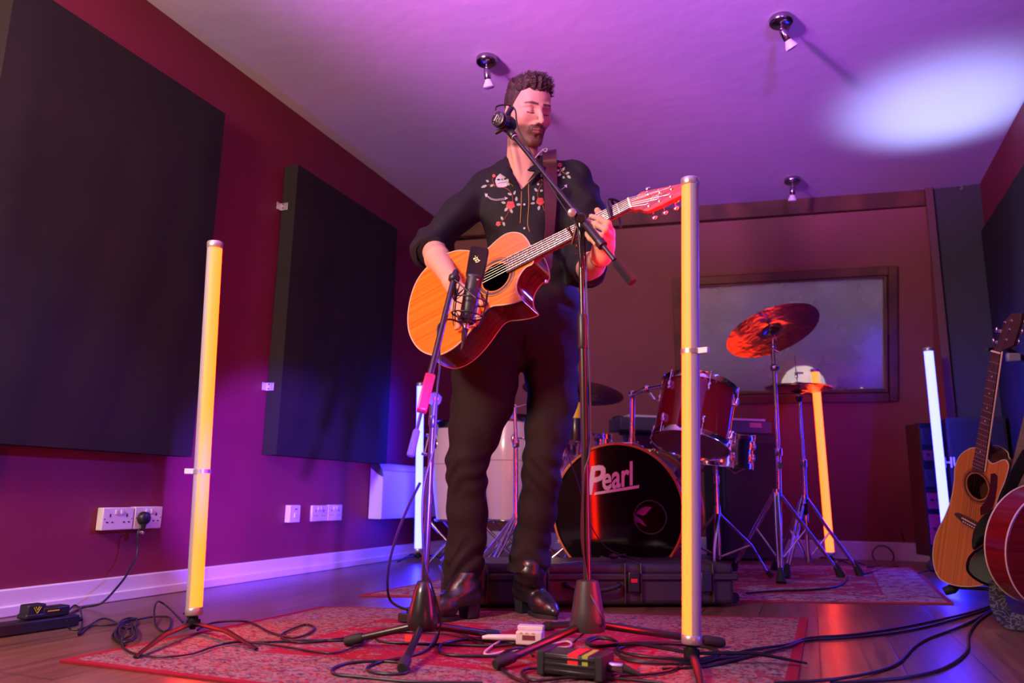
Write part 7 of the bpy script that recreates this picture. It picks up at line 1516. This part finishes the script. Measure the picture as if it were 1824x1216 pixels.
cable('black cable lying from the left tube across the rug towards the left stand', [(352, 1122), (375, 1110), (410, 1106), (445, 1108), (480, 1125), (520, 1135), (545, 1130), (560, 1118), (545, 1112), (520, 1120), (500, 1132), (525, 1143), (570, 1142), (620, 1135), (690, 1128)], 0.003)
cable('black cable drooping from the left stand to the rug on its left', [(748, 860, 1.88), (728, 900, 1.9), (708, 950, 1.94), (694, 1000, 1.98), (690, 1040, 2.0), (695, 1068, 2.02), (715, 1082, 2.02), (740, 1086, 2.02)], 0.0036)
cable('black cable running left across the rug from under the left stand', [(440, 1145), (500, 1142), (560, 1140), (615, 1140), (660, 1132), (720, 1125), (800, 1122), (850, 1138), (920, 1145)], 0.0032)
cable('black cable making a long flat loop in front of the left stand', [(860, 1216), (740, 1214), (640, 1205), (596, 1200), (594, 1190), (620, 1181), (670, 1177), (712, 1180), (728, 1190), (720, 1199), (690, 1200), (660, 1196), (655, 1188), (680, 1178), (730, 1168), (762, 1155), (778, 1130)], 0.0034)
cable('black cable in an oval loop between the two stands', [(930, 1168), (860, 1168), (800, 1166), (783, 1158), (790, 1146), (830, 1138), (880, 1136), (930, 1142), (890, 1150), (820, 1148), (740, 1146), (680, 1142), (665, 1132)], 0.0036)
cable('white cable curving out of the white adaptor', [(955, 1150, 0.025), (980, 1148), (1008, 1142), (1018, 1146), (1012, 1152), (985, 1154), (960, 1158), (930, 1158), (900, 1160), (872, 1166), (863, 1162), (880, 1148), (905, 1136), (935, 1132), (965, 1138)], 0.0032, 0.012, mat('cable_white', (0.6, 0.42, 0.38), 0.4))
cable('black cable coil right of the right stand hub', [(1098, 1142), (1085, 1136), (1060, 1134), (1045, 1140), (1050, 1148), (1080, 1150), (1100, 1144), (1085, 1138), (1062, 1137), (1048, 1144), (1056, 1150), (1100, 1149), (1160, 1145), (1215, 1144)], 0.0036)
cable('bundle of black cable coiled left of the right tube tripod', [(1340, 1166), (1280, 1172), (1200, 1172), (1140, 1168), (1105, 1160), (1100, 1152), (1120, 1146), (1180, 1144), (1240, 1148), (1275, 1158), (1270, 1168), (1220, 1176), (1160, 1178), (1110, 1170), (1098, 1158), (1130, 1148), (1200, 1146), (1260, 1152), (1282, 1164), (1250, 1176), (1180, 1181), (1120, 1176), (1096, 1162)], 0.0036, 0.013, n=8)
cable('black cable from the coil running right over bare floor to the guitars', [(1200, 1182), (1260, 1178), (1330, 1158), (1400, 1148), (1440, 1136, zf), (1520, 1130, zf), (1600, 1118, zf), (1680, 1102, zf), (1730, 1090, zf), (1768, 1078, zf)], 0.0038)
cable('second black cable running right over bare floor beside the first', [(1180, 1190), (1260, 1186), (1330, 1170), (1400, 1152), (1440, 1140, zf), (1530, 1134, zf), (1610, 1124, zf), (1690, 1106, zf), (1768, 1082, zf)], 0.0038)
cable('black cable bending in an S over bare floor at the lower right', [(1380, 1216), (1480, 1210), (1560, 1196, zf), (1600, 1180, zf), (1628, 1152, zf), (1655, 1136, zf), (1700, 1120, zf), (1735, 1104, zf), (1765, 1086, zf)], 0.0038)
cable('black cable bending towards the bottom edge at the lower right', [(1480, 1216, zf), (1600, 1208, zf), (1680, 1190, zf), (1722, 1160, zf), (1726, 1130, zf), (1742, 1106, zf), (1770, 1086, zf)], 0.0038)
cable('black cable looping in front of the power supply', [(1180, 1216), (1100, 1208), (1020, 1206), (960, 1212), (935, 1206), (930, 1196), (945, 1190), (990, 1192), (1060, 1200), (1130, 1202), (1190, 1195), (1215, 1184)], 0.0036, 0.013)
cable('black cable arching over the left foot of the right stand', [(940, 1216), (912, 1205), (893, 1190), (888, 1172, 0.02), (905, 1158, 0.03), (935, 1154, 0.02), (950, 1168, 0.02)], 0.0036)
cable('black lead from the power supply end curling round', [(1086, 1190, 0.035), (1108, 1188, 0.02), (1114, 1195), (1100, 1205), (1060, 1212)], 0.0034)
cable('thin cable lying on the mauve rug in front of the cymbal stands', [(1330, 1056), (1380, 1052), (1440, 1050), (1490, 1044), (1508, 1030), (1500, 1012, 0.03), (1490, 1002, 0.05), (1500, 999, 0.05), (1520, 1008, 0.03), (1535, 1022), (1570, 1014, zf), (1600, 1008, zf)], 0.0045, 0.013)
cable('thin cable looping upright by the back skirting', [(1545, 1010, 0.02), (1590, 1006, 5.1), (1562, 1000, 5.1), (1554, 985, 5.1), (1565, 972, 5.1), (1582, 975, 5.1), (1592, 990, 5.1), (1585, 1004, 5.1), (1560, 1006, 5.1), (1610, 1002, 5.1), (1618, 985, 5.1), (1608, 955, 5.1), (1598, 920, 5.1), (1592, 890, 5.1), (1605, 868, 5.1), (1622, 866, 5.1)], 0.004, 0.02)
cable('thin cable crossing in front of the bass drum head', [(1003, 700, 2.93), (1004, 760, 2.93), (1012, 810, 2.9), (1030, 860, 2.9), (1040, 900, 2.9), (1055, 940, 2.9), (1080, 975, 2.9), (1115, 990, 2.88), (1140, 994, 2.85)], 0.002, 0.16)
# bits on the case
q = mid_+UP*(cz+0.016)+cd*0.12; t = thing('cable_clip', 'small black clip lying on top of the equipment case', 'clip', q-UP*0.012); mb = MB(); mb.ball(q, (0.018, 0.014, 0.011), 12); mb.tube([q, q+cd*0.05+UP*0.006], 0.004, 8); mb.build('clip', BLK, t)
cable('thin lead lying across the lid of the equipment case', [(1002, 1003, 0.161), (1040, 1000, 0.161), (1080, 999, 0.161), (1110, 1000, 0.161), (1118, 1002, 0.161)], 0.002, 0.161, grp=None)
